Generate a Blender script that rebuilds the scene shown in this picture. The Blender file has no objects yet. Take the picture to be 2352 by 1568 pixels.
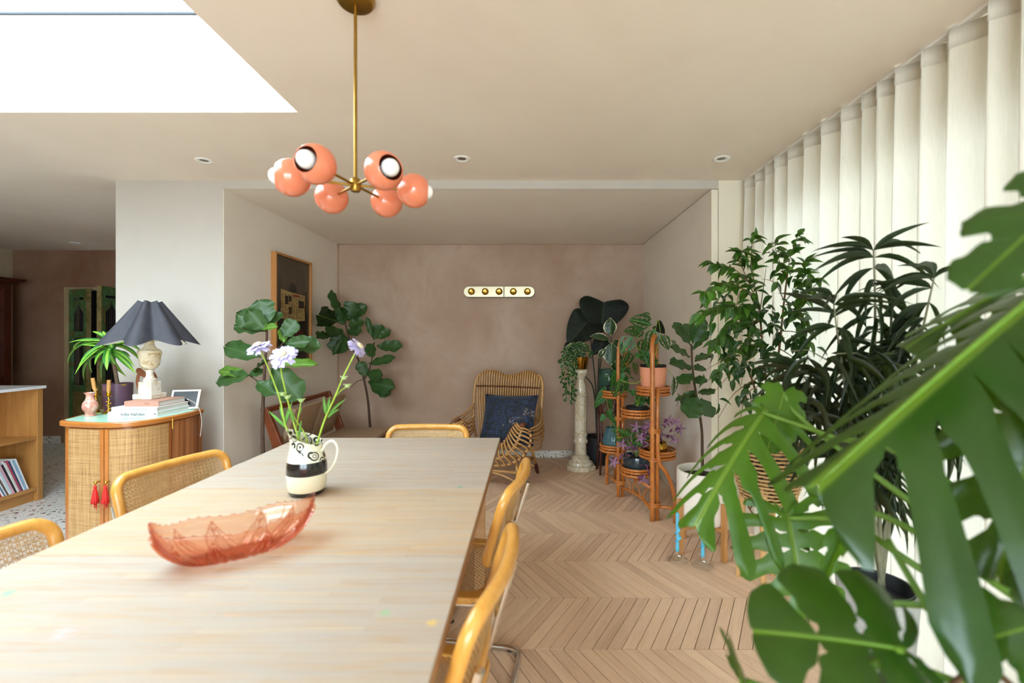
import bpy, bmesh, math, random
from mathutils import Vector, Matrix, noise as mnoise
R = math.radians
PI = math.pi
sc = bpy.context.scene
C = sc.collection
random.seed(7)

# ---------------------------------------------------------------- camera, sky, exposure
cam = bpy.data.cameras.new('camera')
cam_o = bpy.data.objects.new('camera', cam)
C.objects.link(cam_o)
EYE = 1.3
FPX = 1045.33
cam_o.location = (0, 0, EYE)
cam_o.rotation_euler = (R(90), 0, 0)
cam.sensor_width = 36
cam.lens = 16
cam.shift_x = -40 / 2352
cam.shift_y = -12 / 2352
cam.clip_start = 0.02
cam.dof.use_dof = True
cam.dof.focus_distance = 3.4
cam.dof.aperture_fstop = 1.9
sc.camera = cam_o

world = bpy.data.worlds.new('overcast_sky')
sc.world = world
world.use_nodes = True
wn = world.node_tree.nodes
bg = wn['Background']
bg.inputs['Color'].default_value = (0.85, 0.95, 1.08, 1)
bg.inputs['Strength'].default_value = 12.5

def portal(name, loc, rot, sx, sy):
    l = bpy.data.lights.new(name, 'AREA')
    l.shape = 'RECTANGLE'; l.size = sx; l.size_y = sy
    l.cycles.is_portal = True
    o = bpy.data.objects.new(name, l); C.objects.link(o)
    o.location = loc; o.rotation_euler = rot
    return o
portal('skylight_portal', (-2.14, 1.26, 2.80), (0, 0, 0), 2.1, 1.7)
portal('added_window_portal', (-0.2, -2.70, 1.1), (R(90), 0, 0), 2.9, 2.2)  # serves the added window behind the camera
portal('window_portal', (1.60, 0.55, 1.12), (0, R(90), 0), 2.2, 4.7)

sc.view_settings.view_transform = 'Standard'
sc.view_settings.look = 'None'
sc.view_settings.gamma = 1
sc.view_settings.use_curve_mapping = False
sc.view_settings.exposure = 0.36
sc.cycles.max_bounces = 10
sc.cycles.diffuse_bounces = 7
sc.cycles.transparent_max_bounces = 24
sc.cycles.transmission_bounces = 8
sc.cycles.caustics_refractive = False
sc.cycles.caustics_reflective = False
sc.cycles.use_denoising = True
sc.cycles.sample_clamp_indirect = 8

def at(px, py, Y):
    """a point of the room from where it shows in the picture and its distance"""
    return Vector(((px - 1216) * Y / FPX, Y, EYE - (py - 772) * Y / FPX))
def atc(px, py, Y, lo=-2.0, hi=1.34):
    p = at(px, py, Y)
    k = 1.0
    if p.x > hi: k = hi / p.x
    elif p.x < lo: k = lo / p.x
    return at(px, py, Y * k)
def atz(px, py, z):
    Y = (EYE - z) * FPX / (py - 772)
    return Vector(((px - 1216) * Y / FPX, Y, z))

# ---------------------------------------------------------------- colours and materials
def lin(v):
    return v / 12.92 if v <= 0.04045 else ((v + 0.055) / 1.055) ** 2.4
def col(h, k=1.0):
    h = h.lstrip('#')
    return tuple(min(1, lin(int(h[i:i + 2], 16) / 255) * k) for i in (0, 2, 4)) + (1,)

class NT:
    def __init__(s, name):
        s.m = bpy.data.materials.new(name)
        s.m.use_nodes = True
        s.t = s.m.node_tree
        s.p = s.t.nodes['Principled BSDF']
        s.out = s.t.nodes['Material Output']
    def n(s, kind, **kw):
        nd = s.t.nodes.new(kind)
        for k, v in kw.items():
            if k in nd.inputs: s.set(nd.inputs[k], v)
            else: setattr(nd, k, v)
        return nd
    def set(s, inp, v):
        if isinstance(v, bpy.types.NodeSocket): s.t.links.new(v, inp)
        elif isinstance(v, bpy.types.Node): s.t.links.new(v.outputs[0], inp)
        else: inp.default_value = v
    def math(s, op, a, b=0.0, c=None):
        nd = s.t.nodes.new('ShaderNodeMath'); nd.operation = op
        s.set(nd.inputs[0], a); s.set(nd.inputs[1], b)
        if c is not None: s.set(nd.inputs[2], c)
        return nd.outputs[0]
    def mix(s, f, a, b, blend='MIX'):
        nd = s.t.nodes.new('ShaderNodeMix'); nd.data_type = 'RGBA'; nd.blend_type = blend
        s.set(nd.inputs[0], f); s.set(nd.inputs[6], a); s.set(nd.inputs[7], b)
        return nd.outputs[2]
    def coord(s, which='Object', scale=(1, 1, 1), rot=(0, 0, 0), loc=(0, 0, 0)):
        tc = s.t.nodes.new('ShaderNodeTexCoord')
        mp = s.t.nodes.new('ShaderNodeMapping')
        mp.inputs['Scale'].default_value = scale; mp.inputs['Rotation'].default_value = rot; mp.inputs['Location'].default_value = loc
        s.t.links.new(tc.outputs[which], mp.inputs[0])
        return mp.outputs[0]
    def world(s, scale=(1, 1, 1), rot=(0, 0, 0)):
        g = s.t.nodes.new('ShaderNodeNewGeometry')
        mp = s.t.nodes.new('ShaderNodeMapping')
        mp.inputs['Scale'].default_value = scale; mp.inputs['Rotation'].default_value = rot
        s.t.links.new(g.outputs['Position'], mp.inputs[0])
        return mp.outputs[0]
    def xyz(s, v):
        nd = s.t.nodes.new('ShaderNodeSeparateXYZ'); s.t.links.new(v, nd.inputs[0])
        return nd.outputs[0], nd.outputs[1], nd.outputs[2]
    def noise(s, v, scale=5, detail=4, rough=0.55, dist=0.0):
        nd = s.t.nodes.new('ShaderNodeTexNoise')
        s.t.links.new(v, nd.inputs['Vector'])
        nd.inputs['Scale'].default_value = scale; nd.inputs['Detail'].default_value = detail
        nd.inputs['Roughness'].default_value = rough; nd.inputs['Distortion'].default_value = dist
        return nd.outputs[0]
    def ramp(s, f, stops, interp='LINEAR'):
        nd = s.t.nodes.new('ShaderNodeValToRGB'); nd.color_ramp.interpolation = interp
        e = nd.color_ramp.elements
        while len(e) < len(stops): e.new(0.5)
        for k, (p, c) in enumerate(stops):
            e[k].position = p; e[k].color = c if len(c) == 4 else tuple(c) + (1,)
        s.set(nd.inputs[0], f)
        return nd.outputs[0]
    def step(s, f, lo, hi):
        nd = s.t.nodes.new('ShaderNodeMapRange'); nd.interpolation_type = 'SMOOTHSTEP'
        s.set(nd.inputs[0], f); nd.inputs[1].default_value = lo; nd.inputs[2].default_value = hi
        return nd.outputs[0]
    def rnd(s):
        return s.t.nodes.new('ShaderNodeObjectInfo').outputs['Random']
    def base(s, c): s.set(s.p.inputs['Base Color'], c)
    def bump(s, h, strength=0.3, dist=0.01):
        nd = s.t.nodes.new('ShaderNodeBump')
        s.set(nd.inputs['Height'], h); nd.inputs['Strength'].default_value = strength; nd.inputs['Distance'].default_value = dist
        s.t.links.new(nd.outputs[0], s.p.inputs['Normal'])
    def pr(s, rough=None, metal=None, spec=None, coat=None, trans=None, ior=None, sheen=None):
        for k, v in (('Roughness', rough), ('Metallic', metal), ('Specular IOR Level', spec), ('Coat Weight', coat), ('Transmission Weight', trans), ('IOR', ior), ('Sheen Weight', sheen)):
            if v is not None: s.set(s.p.inputs[k], v)
        return s

def simple(name, h, rough=0.5, metal=0.0, var=0.0, scale=8, bump=0.0, bscale=60, spec=None, coat=None, k=1.0, stretch=(1, 1, 1)):
    t = NT(name)
    c = col(h, k)
    if var:
        f = t.noise(t.coord('Object', stretch), scale, 5)
        lo = tuple(x * (1 - var) for x in c[:3]) + (1,); hi = tuple(min(1, x * (1 + var)) for x in c[:3]) + (1,)
        t.base(t.ramp(f, [(0.3, lo), (0.7, hi)]))
    else:
        t.base(c)
    if bump:
        t.bump(t.noise(t.coord('Object', stretch), bscale, 4), bump, 0.004)
    t.pr(rough, metal, spec, coat)
    return t.m

def plaster(name, h1, h2, h3, scale=1.3):
    t = NT(name)
    w = t.world()
    a = t.noise(w, scale, 6, 0.62, 0.4)
    c1 = t.ramp(a, [(0.3, col(h1)), (0.5, col(h2)), (0.72, col(h3))])
    b = t.noise(t.world((1, 1, 0.35)), scale * 4.5, 5, 0.6, 0.8)
    c2 = t.mix(t.math('MULTIPLY', t.step(b, 0.52, 0.75), 0.35), c1, col(h1))
    t.base(c2)
    t.bump(t.noise(w, 22, 4), 0.06, 0.01)
    t.pr(0.75, spec=0.25)
    return t.m

def wood(name, h1, h2, grain=(1, 12, 12), rough=0.45, scale=6, coat=0.0, rv=0.0, bump=0.05, space='Object'):
    """grain runs along the axis whose scale is small"""
    t = NT(name)
    v = t.coord('Object', grain) if space == 'Object' else t.world(grain)
    a = t.noise(v, scale, 6, 0.62, 0.6)
    b = t.noise(v, scale * 7, 3, 0.5, 0.2)
    f = t.math('ADD', t.math('MULTIPLY', a, 0.75), t.math('MULTIPLY', b, 0.25))
    c = t.ramp(f, [(0.32, col(h1)), (0.68, col(h2))])
    if rv:
        r = t.rnd()
        g = t.n('ShaderNodeHueSaturation')
        t.set(g.inputs['Value'], t.math('ADD', 1 - rv, t.math('MULTIPLY', r, 2 * rv)))
        t.set(g.inputs['Color'], c)
        c = g.outputs[0]
    t.base(c)
    t.bump(f, bump, 0.004)
    t.pr(rough, coat=coat)
    return t.m

def leaf_mat(name, h, hv, rough=0.35, veins=7, slant=0.9, lw=0.035, trans=0.22, var=0.16, back=None, edge=None, centre=None, vein_amt=0.75, spec=0.5, bumpy=0.25):
    """leaf: local y runs from stalk to tip, x across"""
    t = NT(name)
    x, y, z = t.xyz(t.coord('Object'))
    ax = t.math('ABSOLUTE', x)
    mid = t.math('SUBTRACT', 1.0, t.step(ax, lw * 0.3, lw))
    fr = t.math('FRACT', t.math('MULTIPLY', t.math('SUBTRACT', y, t.math('MULTIPLY', ax, slant)), veins))
    tri = t.math('ABSOLUTE', t.math('SUBTRACT', fr, 0.5))
    lat = t.math('SUBTRACT', 1.0, t.step(tri, 0.02, 0.085))
    vn = t.math('MULTIPLY', t.math('MAXIMUM', mid, t.math('MULTIPLY', lat, 0.55)), vein_amt)
    n = t.noise(t.coord('Object'), 5, 4)
    c = col(h)
    lo = tuple(q * (1 - var * 1.5) for q in c[:3]) + (1,); hi = tuple(min(1, q * (1 + var * 1.5)) for q in c[:3]) + (1,)
    base = t.ramp(n, [(0.3, lo), (0.7, hi)])
    g = t.n('ShaderNodeHueSaturation')
    t.set(g.inputs['Value'], t.math('ADD', 1 - var, t.math('MULTIPLY', t.rnd(), 2 * var)))
    t.set(g.inputs['Color'], base)
    cc = g.outputs[0]
    if edge:
        inset = edge[1]
        # pale margin of irregular width
        half = t.math('MULTIPLY', 0.5, t.math('POWER', t.math('SINE', t.math('MULTIPLY', t.math('MINIMUM', t.math('MAXIMUM', y, 0.0), 1.0), PI)), 0.62))
        d = t.math('SUBTRACT', half, ax)
        d = t.math('ADD', d, t.math('MULTIPLY', t.math('SUBTRACT', t.noise(t.coord('Object'), 9, 3), 0.5), 0.2))
        cc = t.mix(t.math('SUBTRACT', 1.0, t.step(d, inset - 0.02, inset + 0.02)), cc, col(edge[0]))
    if centre:
        st = t.math('SUBTRACT', 1.0, t.step(t.math('ADD', ax, t.math('MULTIPLY', t.math('SUBTRACT', n, 0.5), 0.15)), centre[1] * 0.6, centre[1]))
        cc = t.mix(t.math('MULTIPLY', st, 0.85), cc, col(centre[0]))
    cc = t.mix(vn, cc, col(hv))
    if back:
        gm = t.t.nodes.new('ShaderNodeNewGeometry')
        cc = t.mix(t.math('MULTIPLY', gm.outputs['Backfacing'], 0.8), cc, col(back))
    t.base(cc)
    t.pr(rough, spec=spec)
    if bumpy: t.bump(t.math('SUBTRACT', n, t.math('MULTIPLY', vn, 0.6)), bumpy, 0.02)
    if trans:
        tr = t.n('ShaderNodeBsdfTranslucent')
        t.set(tr.inputs['Color'], t.mix(0.5, cc, col('#8fb030')))
        ms = t.n('ShaderNodeMixShader')
        ms.inputs[0].default_value = trans
        t.t.links.new(t.p.outputs[0], ms.inputs[1]); t.t.links.new(tr.outputs[0], ms.inputs[2])
        t.t.links.new(ms.outputs[0], t.out.inputs[0])
    return t.m

def clear_glass(name, tint='#ffffff', refl=0.12, rough=0.02):
    t = NT(name)
    a = t.n('ShaderNodeBsdfTransparent'); a.inputs[0].default_value = col(tint)
    g = t.n('ShaderNodeBsdfGlossy'); g.inputs['Roughness'].default_value = rough
    lw = t.n('ShaderNodeLayerWeight'); lw.inputs[0].default_value = 0.5
    ms = t.n('ShaderNodeMixShader')
    t.set(ms.inputs[0], t.math('ADD', refl * 0.4, t.math('MULTIPLY', t.math('POWER', lw.outputs['Facing'], 4.0), 0.45))); t.t.links.new(a.outputs[0], ms.inputs[1]); t.t.links.new(g.outputs[0], ms.inputs[2])
    t.t.links.new(ms.outputs[0], t.out.inputs[0])
    return t.m

# ---------------------------------------------------------------- mesh building
def wloc(o):
    v = Vector((0, 0, 0))
    while o is not None:
        v += o.location; o = o.parent
    return v

class MB:
    def __init__(s): s.v = []; s.f = []; s.mi = []; s.cur = 0
    def add(s, vs, fs):
        b = len(s.v)
        s.v += [Vector(p) for p in vs]
        for f in fs:
            s.f.append(tuple(i + b for i in f)); s.mi.append(s.cur)
        return s
    def box(s, x0, x1, y0, y1, z0, z1):
        vs = [(x, y, z) for z in (z0, z1) for y in (y0, y1) for x in (x0, x1)]
        return s.add(vs, [(0, 2, 3, 1), (4, 5, 7, 6), (0, 1, 5, 4), (2, 6, 7, 3), (0, 4, 6, 2), (1, 3, 7, 5)])
    def obox(s, c, sx, sy, sz, M):
        """box of full size sx sy sz about c, turned by the 3x3 matrix M"""
        vs = [Vector(c) + M @ Vector((x * sx / 2, y * sy / 2, z * sz / 2)) for z in (-1, 1) for y in (-1, 1) for x in (-1, 1)]
        return s.add(vs, [(0, 2, 3, 1), (4, 5, 7, 6), (0, 1, 5, 4), (2, 6, 7, 3), (0, 4, 6, 2), (1, 3, 7, 5)])
    def tube(s, pts, r, n=8, closed=False, caps=True, flat=1.0, up=None):
        pts = [Vector(p) for p in pts]
        m = len(pts)
        rs = r if isinstance(r, (list, tuple)) else [r] * m
        tang = []
        for i in range(m):
            if closed: d = pts[(i + 1) % m] - pts[i - 1]
            else: d = pts[min(i + 1, m - 1)] - pts[max(i - 1, 0)]
            tang.append(d.normalized() if d.length > 1e-9 else Vector((0, 0, 1)))
        if up is not None:
            nrm = Vector(up)
        else:
            nrm = Vector((0, 0, 1)) if abs(tang[0].z) < 0.9 else Vector((1, 0, 0))
        vs = []
        for i in range(m):
            if up is not None: nrm = Vector(up)
            nrm = (nrm - tang[i] * nrm.dot(tang[i]))
            if nrm.length < 1e-6: nrm = tang[i].orthogonal()
            nrm.normalize()
            bi = tang[i].cross(nrm)
            for k in range(n):
                a = 2 * PI * k / n
                vs.append(pts[i] + nrm * (math.cos(a) * rs[i] * flat) + bi * (math.sin(a) * rs[i]))
        fs = []
        for i in range(m if closed else m - 1):
            j = (i + 1) % m
            for k in range(n):
                k2 = (k + 1) % n
                fs.append((i * n + k, i * n + k2, j * n + k2, j * n + k))
        if caps and not closed:
            fs.append(tuple(range(n - 1, -1, -1))); fs.append(tuple((m - 1) * n + k for k in range(n)))
        return s.add(vs, fs)
    def lathe(s, prof, c=(0, 0, 0), n=32, rf=None, sweep=None, M=None):
        """prof: (radius, z); rf(angle, z) scales the radius"""
        c = Vector(c); vs = []; fs = []
        m = len(prof)
        for r, z in prof:
            for k in range(n):
                a = 2 * PI * k / n
                q = r * (rf(a, z) if rf else 1)
                p = Vector((q * math.cos(a), q * math.sin(a), z))
                if M is not None: p = M @ p
                vs.append(c + p)
        for i in range(m - 1):
            for k in range(n):
                k2 = (k + 1) % n
                fs.append((i * n + k, i * n + k2, (i + 1) * n + k2, (i + 1) * n + k))
        if prof[0][0] > 1e-6: fs.append(tuple(range(n - 1, -1, -1)))
        if prof[-1][0] > 1e-6: fs.append(tuple((m - 1) * n + k for k in range(n)))
        return s.add(vs, fs)
    def ball(s, c, r, n=14, m=9, M=None, squash=(1, 1, 1)):
        prof = []
        c = Vector(c); vs = []; fs = []
        for i in range(m + 1):
            th = PI * i / m
            for k in range(n):
                a = 2 * PI * k / n
                p = Vector((r * math.sin(th) * math.cos(a) * squash[0], r * math.sin(th) * math.sin(a) * squash[1], -r * math.cos(th) * squash[2]))
                if M is not None: p = M @ p
                vs.append(c + p)
        for i in range(m):
            for k in range(n):
                k2 = (k + 1) % n
                fs.append((i * n + k, i * n + k2, (i + 1) * n + k2, (i + 1) * n + k))
        return s.add(vs, fs)
    def prism(s, poly, z0, z1):
        n = len(poly)
        vs = [(x, y, z0) for x, y in poly] + [(x, y, z1) for x, y in poly]
        fs = [tuple(range(n - 1, -1, -1)), tuple(range(n, 2 * n))] + [(i, (i + 1) % n, n + (i + 1) % n, n + i) for i in range(n)]
        return s.add(vs, fs)
    def grid(s, P, nu, nv):
        """P(i,j) for i 0..nu, j 0..nv"""
        vs = [P(i, j) for i in range(nu + 1) for j in range(nv + 1)]
        w = nv + 1
        return s.add(vs, [(i * w + j, (i + 1) * w + j, (i + 1) * w + j + 1, i * w + j + 1) for i in range(nu) for j in range(nv)])
    def mesh(s, name, mats, off=None, smooth=False):
        me = bpy.data.meshes.new(name)
        vs = [tuple(p - off) for p in s.v] if off is not None else [tuple(p) for p in s.v]
        me.from_pydata(vs, [], s.f)
        for m in (mats if isinstance(mats, (list, tuple)) else [mats]): me.materials.append(m)
        if max(s.mi, default=0) > 0: me.polygons.foreach_set('material_index', s.mi)
        if smooth:
            me.polygons.foreach_set('use_smooth', [True] * len(me.polygons))
            if smooth is not True: me.set_sharp_from_angle(angle=R(smooth))
        me.validate(); me.update()
        return me
    def build(s, name, mats, parent=None, smooth=False, local=False, bevel=0.0, thick=0.0, subsurf=0, kind=None, segs=2):
        off = None
        if parent is not None and not local: off = wloc(parent)
        me = s.mesh(name, mats, off, smooth)
        o = bpy.data.objects.new(name, me); C.objects.link(o)
        if parent is not None: o.parent = parent
        if thick:
            md = o.modifiers.new('thickness', 'SOLIDIFY'); md.thickness = thick; md.offset = 0
        if bevel:
            md = o.modifiers.new('soft_edges', 'BEVEL'); md.width = bevel; md.segments = segs; md.limit_method = 'ANGLE'
        if subsurf:
            md = o.modifiers.new('smooth', 'SUBSURF'); md.levels = subsurf; md.render_levels = subsurf
        if kind: o['kind'] = kind
        return o

def tag(o, label=None, cat=None, group=None, kind=None):
    if label: o['label'] = label
    if cat: o['category'] = cat
    if group: o['group'] = group
    if kind: o['kind'] = kind
    return o
def thing(name, label, cat, loc=(0, 0, 0), rz=0.0, group=None):
    o = bpy.data.objects.new(name, None); C.objects.link(o)
    o.empty_display_size = 0.1
    o.location = loc; o.rotation_euler = (0, 0, rz)
    return tag(o, label, cat, group)
def struct(name, mb, m, **kw):
    o = mb.build(name, m, **kw)
    o['kind'] = 'structure'
    return o
def put(name, me, parent, M, local=False):
    o = bpy.data.objects.new(name, me); C.objects.link(o)
    o.parent = parent
    if not local: M = Matrix.Translation(-wloc(parent)) @ M
    o.matrix_local = M
    return o
def copy_thing(root, loc, rz, label, group=None):
    def cp(o, par):
        c = o.copy(); C.objects.link(c)
        if par is not None:
            c.parent = par; c.matrix_parent_inverse = o.matrix_parent_inverse
        for ch in list(o.children): cp(ch, c)
        return c
    r = cp(root, None)
    r.location = loc; r.rotation_euler = (0, 0, rz); r['label'] = label
    if group: r['group'] = group
    return r

def catmull(pts, n=6, closed=False):
    pts = [Vector(p) for p in pts]; m = len(pts); out = []
    for i in range(m if closed else m - 1):
        p0 = pts[i - 1] if (closed or i > 0) else pts[i]
        p1 = pts[i]; p2 = pts[(i + 1) % m]
        p3 = pts[(i + 2) % m] if (closed or i + 2 < m) else p2
        for k in range(n):
            t = k / n
            out.append(0.5 * ((2 * p1) + (p2 - p0) * t + (2 * p0 - 5 * p1 + 4 * p2 - p3) * t * t + (3 * p1 - p0 - 3 * p2 + p3) * t ** 3))
    if not closed: out.append(pts[-1])
    return out
def rounded(pts, r, n=5):
    """a polyline with its corners rounded"""
    pts = [Vector(p) for p in pts]; out = [pts[0]]
    for i in range(1, len(pts) - 1):
        a = pts[i - 1] - pts[i]; b = pts[i + 1] - pts[i]
        q = min(r, a.length * 0.45, b.length * 0.45)
        A = pts[i] + a.normalized() * q; B = pts[i] + b.normalized() * q
        for k in range(n + 1):
            t = k / n
            out.append(A * (1 - t) ** 2 + pts[i] * 2 * t * (1 - t) + B * t * t)
    out.append(pts[-1]); return out
def frame_from(base, tip, normal, width, thick=None):
    """matrix taking the unit leaf (y 0..1, x -.5...5) to the place"""
    base = Vector(base); tip = Vector(tip)
    y = tip - base; L = y.length; y.normalize()
    z = Vector(normal); z = z - y * z.dot(y)
    if z.length < 1e-4: z = y.orthogonal()
    z.normalize(); x = y.cross(z)
    k = L if thick is None else thick
    M = Matrix(((x.x * width, y.x * L, z.x * k, base.x), (x.y * width, y.y * L, z.y * k, base.y), (x.z * width, y.z * L, z.z * k, base.z), (0, 0, 0, 1)))
    return M
# ---------------------------------------------------------------- materials of the room
M_ceil = plaster('pale_pink_plaster', '#e6d8ca', '#ebdfd2', '#efe5d9', 0.9)
M_wall = plaster('cream_plaster', '#b6aea5', '#bcb4ab', '#c1b9b1', 1.0)
M_alc = plaster('alcove_plaster', '#e4dbcf', '#e9e1d6', '#ede6dc', 1.1)
M_pink = plaster('pink_plaster', '#a98d77', '#b39985', '#bea795', 1.5)
M_brown = plaster('brown_plaster', '#85604b', '#94715c', '#a3816c', 1.4)
M_white = simple('white_paint', '#f2f0ec', 0.5)
M_cream = simple('cream_paint', '#e6ddc9', 0.6)
M_dark = simple('dark_room', '#0b0908', 0.9)  # near-black walls put the unlit room's darkness into the colour
M_glass = clear_glass('window_glass', '#f6fbfa', 0.08)

def floor_wood():
    t = NT('chevron_oak')
    gm = t.t.nodes.new('ShaderNodeNewGeometry')
    r = t.math('FRACT', t.math('ADD', t.rnd(), gm.outputs['Random Per Island']))
    tc = t.t.nodes.new('ShaderNodeTexCoord')
    cmb = t.t.nodes.new('ShaderNodeCombineXYZ')
    t.set(cmb.inputs[0], t.math('MULTIPLY', r, 17.0)); t.set(cmb.inputs[1], t.math('MULTIPLY', r, 31.0))
    vm = t.t.nodes.new('ShaderNodeVectorMath'); vm.operation = 'ADD'
    t.t.links.new(tc.outputs['Object'], vm.inputs[0]); t.t.links.new(cmb.outputs[0], vm.inputs[1])
    mp = t.t.nodes.new('ShaderNodeMapping'); mp.inputs['Scale'].default_value = (26, 2.2, 4)
    t.t.links.new(vm.outputs[0], mp.inputs[0])
    a = t.noise(mp.outputs[0], 1.4, 6, 0.62, 0.9)
    b = t.noise(mp.outputs[0], 8, 3, 0.5)
    f = t.math('ADD', t.math('MULTIPLY', a, 0.7), t.math('MULTIPLY', b, 0.3))
    c = t.ramp(f, [(0.3, col('#b08c70')), (0.5, col('#d8b596')), (0.72, col('#e6c8aa'))])
    tone = t.ramp(r, [(0.0, col('#c6a58b')), (0.25, col('#e6c6a6')), (0.55, col('#d4b193')), (0.8, col('#ecccaa')), (1.0, col('#bc9a82'))])
    c = t.mix(0.5, c, tone)
    t.base(c); t.bump(f, 0.06, 0.003)
    t.pr(0.42, spec=0.35)
    return t.m
M_floor = floor_wood()
M_gap = simple('dark_joint_wood', '#4a3426', 0.8)  # dark brown slab that shows in the joints between planks

def terrazzo(name, scale, base, chips, dens, rough=0.4):
    t = NT(name)
    v = t.world()
    c = col(base)
    for k, (sc_, thr) in enumerate(((scale, dens), (scale * 1.9, dens * 0.8))):
        vo = t.n('ShaderNodeTexVoronoi'); vo.inputs['Scale'].default_value = sc_
        w = t.noise(v, sc_ * 1.2, 2)
        ad = t.t.nodes.new('ShaderNodeVectorMath'); ad.operation = 'ADD'
        t.t.links.new(v, ad.inputs[0]); 
        cb = t.t.nodes.new('ShaderNodeCombineXYZ'); t.set(cb.inputs[0], t.math('MULTIPLY', w, 0.8 / sc_)); t.set(cb.inputs[2], k * 3.3)
        t.t.links.new(cb.outputs[0], ad.inputs[1]); t.t.links.new(ad.outputs[0], vo.inputs['Vector'])
        rr, gg, bb = t.xyz(vo.outputs['Color'])
        inside = t.math('LESS_THAN', vo.outputs['Distance'], t.math('MULTIPLY', t.math('ADD', 0.35, t.math('MULTIPLY', gg, 0.5)), 0.55))
        inside = t.math('MULTIPLY', inside, t.math('LESS_THAN', rr, thr))
        n = len(chips)
        cc = t.ramp(bb, [(i / n, col(h)) for i, h in enumerate(chips)], 'CONSTANT')
        c = t.mix(inside, c, cc)
    t.base(c); t.pr(rough)
    return t.m
M_terr = terrazzo('terrazzo_floor', 34, '#e3dfd8', ['#7a3d2c', '#2f2a2a', '#a0705a', '#4d4c3c', '#8a8f88'], 0.30)
M_terr2 = terrazzo('terrazzo_skirting', 38, '#dedbd2', ['#20251f', '#3c4030', '#6a5a35', '#1c1c1c'], 0.38)

# ---------------------------------------------------------------- floor
ZC = 2.347          # ceiling of the room
YF, YB = 3.066, 4.887   # front and back of the alcove
XL, XR = -2.0655, 1.222
floor = struct('floor', MB().box(-2.064, 1.75, -2.6, 4.90, -0.10, -0.008), M_gap)
ROW, DX, PIT = 0.371, 0.214, 0.0605
LEN = math.hypot(ROW, DX); ANG = math.atan2(DX, ROW)
def plank_mesh(sgn):
    # local y along the plank; the ends stay parallel to the rows
    Mx = Matrix.Rotation(sgn * ANG, 3, 'Z')   # world -> local
    g = 0.0011
    b = MB()
    def P(x, y, z):
        return Mx @ Vector((x, y, z))
    vs = []
    for z in (-0.012, 0.0):
        e = 0.0 if z < 0 else 0.0008
        for (x, y) in ((0, 0), (PIT, 0), (PIT + sgn * DX, ROW), (sgn * DX, ROW)):
            xx = x + (g + e) * (1 if (x in (0, sgn * DX)) else -1)
            yy = y + (g * 0.5 + e) * (1 if y == 0 else -1)
            vs.append(P(xx, yy, z))
    b.add(vs, [(3, 2, 1, 0), (4, 5, 6, 7), (0, 1, 5, 4), (1, 2, 6, 5), (2, 3, 7, 6), (3, 0, 4, 7)])
    return b
pm = {1: plank_mesh(1).mesh('plank', M_floor), -1: plank_mesh(-1).mesh('plank', M_floor)}
rest = MB()
nplank = 0
for j in range(-12, 10):
    y0 = 1.891 + j * ROW
    if y0 > YB or y0 + ROW < -2.6: continue
    if y0 + ROW > YB + 0.01: continue
    sgn = 1 if j % 2 == 0 else -1
    for i in range(-40, 33):
        x0 = i * PIT + (0.02 if sgn > 0 else 0.02 + DX)
        xm = min(x0, x0 + sgn * DX)
        if xm < -2.06 or xm + DX + PIT > 1.74: continue
        Mw = Matrix.Translation((x0, y0, random.uniform(-0.0006, 0.0004))) @ Matrix.Rotation(-sgn * ANG, 4, 'Z')
        xc = x0 + sgn * DX / 2
        lim_r = 1.30 if y0 > 1.8 else 1.1
        if y0 > 1.1 and -0.50 < xc < min(lim_r, 0.5 + (y0 - 1.5) * 0.9 + 0.35) and nplank < 298 and not (y0 > 3.5 and xc < -0.15):
            put('plank', pm[sgn], floor, Mw); nplank += 1
        else:
            src = pm[sgn]
            rest.add([Mw @ v.co for v in src.vertices], [tuple(p.vertices) for p in src.polygons])
rest.build('plank_field', M_floor, floor, kind='stuff')
last = MB().box(-2.06, 1.74, 4.86, 4.90, -0.01, 0.0)
last.build('border_strip', M_floor, floor)
struct('floor_terrazzo', MB().box(-6.4, -2.066, -2.6, 5.6, -0.10, 0.0), M_terr)

# ---------------------------------------------------------------- walls
struct('wall_back', MB().box(XL - 0.3, 1.9, YB, YB + 0.15, 0, 2.6), M_pink)
# a thin skim of darker plaster framing the feature wall
struct('trim_1', MB().box(XL, XL + 0.022, YB - 0.006, YB, 0, 2.291).box(XL, XR, YB - 0.006, YB, 2.281, 2.291), simple('plaster_edge', '#a98a72', 0.8, var=0.1))
struct('wall_pillar', MB().box(-2.787, XL, YF, YB + 0.66, 0, ZC), M_wall)
# inner face of the alcove in the duller plaster
struct('wall_alcove_left', MB().box(XL, XL + 0.004, YF + 0.003, YB, 0, 2.291), M_alc)
struct('ceiling_alcove', MB().box(XL, 1.75, YF, YB, 2.291, 2.6), M_alc)
struct('trim_2', MB().box(XL - 0.0, 1.75, YF - 0.004, YF + 0.001, 2.291, ZC), M_wall)
struct('wall_alcove_right', MB().box(XR, XR + 0.043, YF, YB, 0, 2.284), M_alc)
struct('trim_3', MB().box(XR - 0.001, XR + 0.043, YF - 0.012, YF + 0.0, 0, 2.284), M_cream)
struct('wall_return', MB().box(XR + 0.050, 1.75, YF - 0.006, YF + 0.2, 0, ZC), M_cream)
struct('baseboard_back', MB().box(XL + 0.004, XR, YB - 0.012, YB, 0.0, 0.075), M_terr2, bevel=0.003)
struct('baseboard_right', MB().box(XR - 0.012, XR, YF + 0.02, YB - 0.012, 0.0, 0.075), M_terr2, bevel=0.003)

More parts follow.
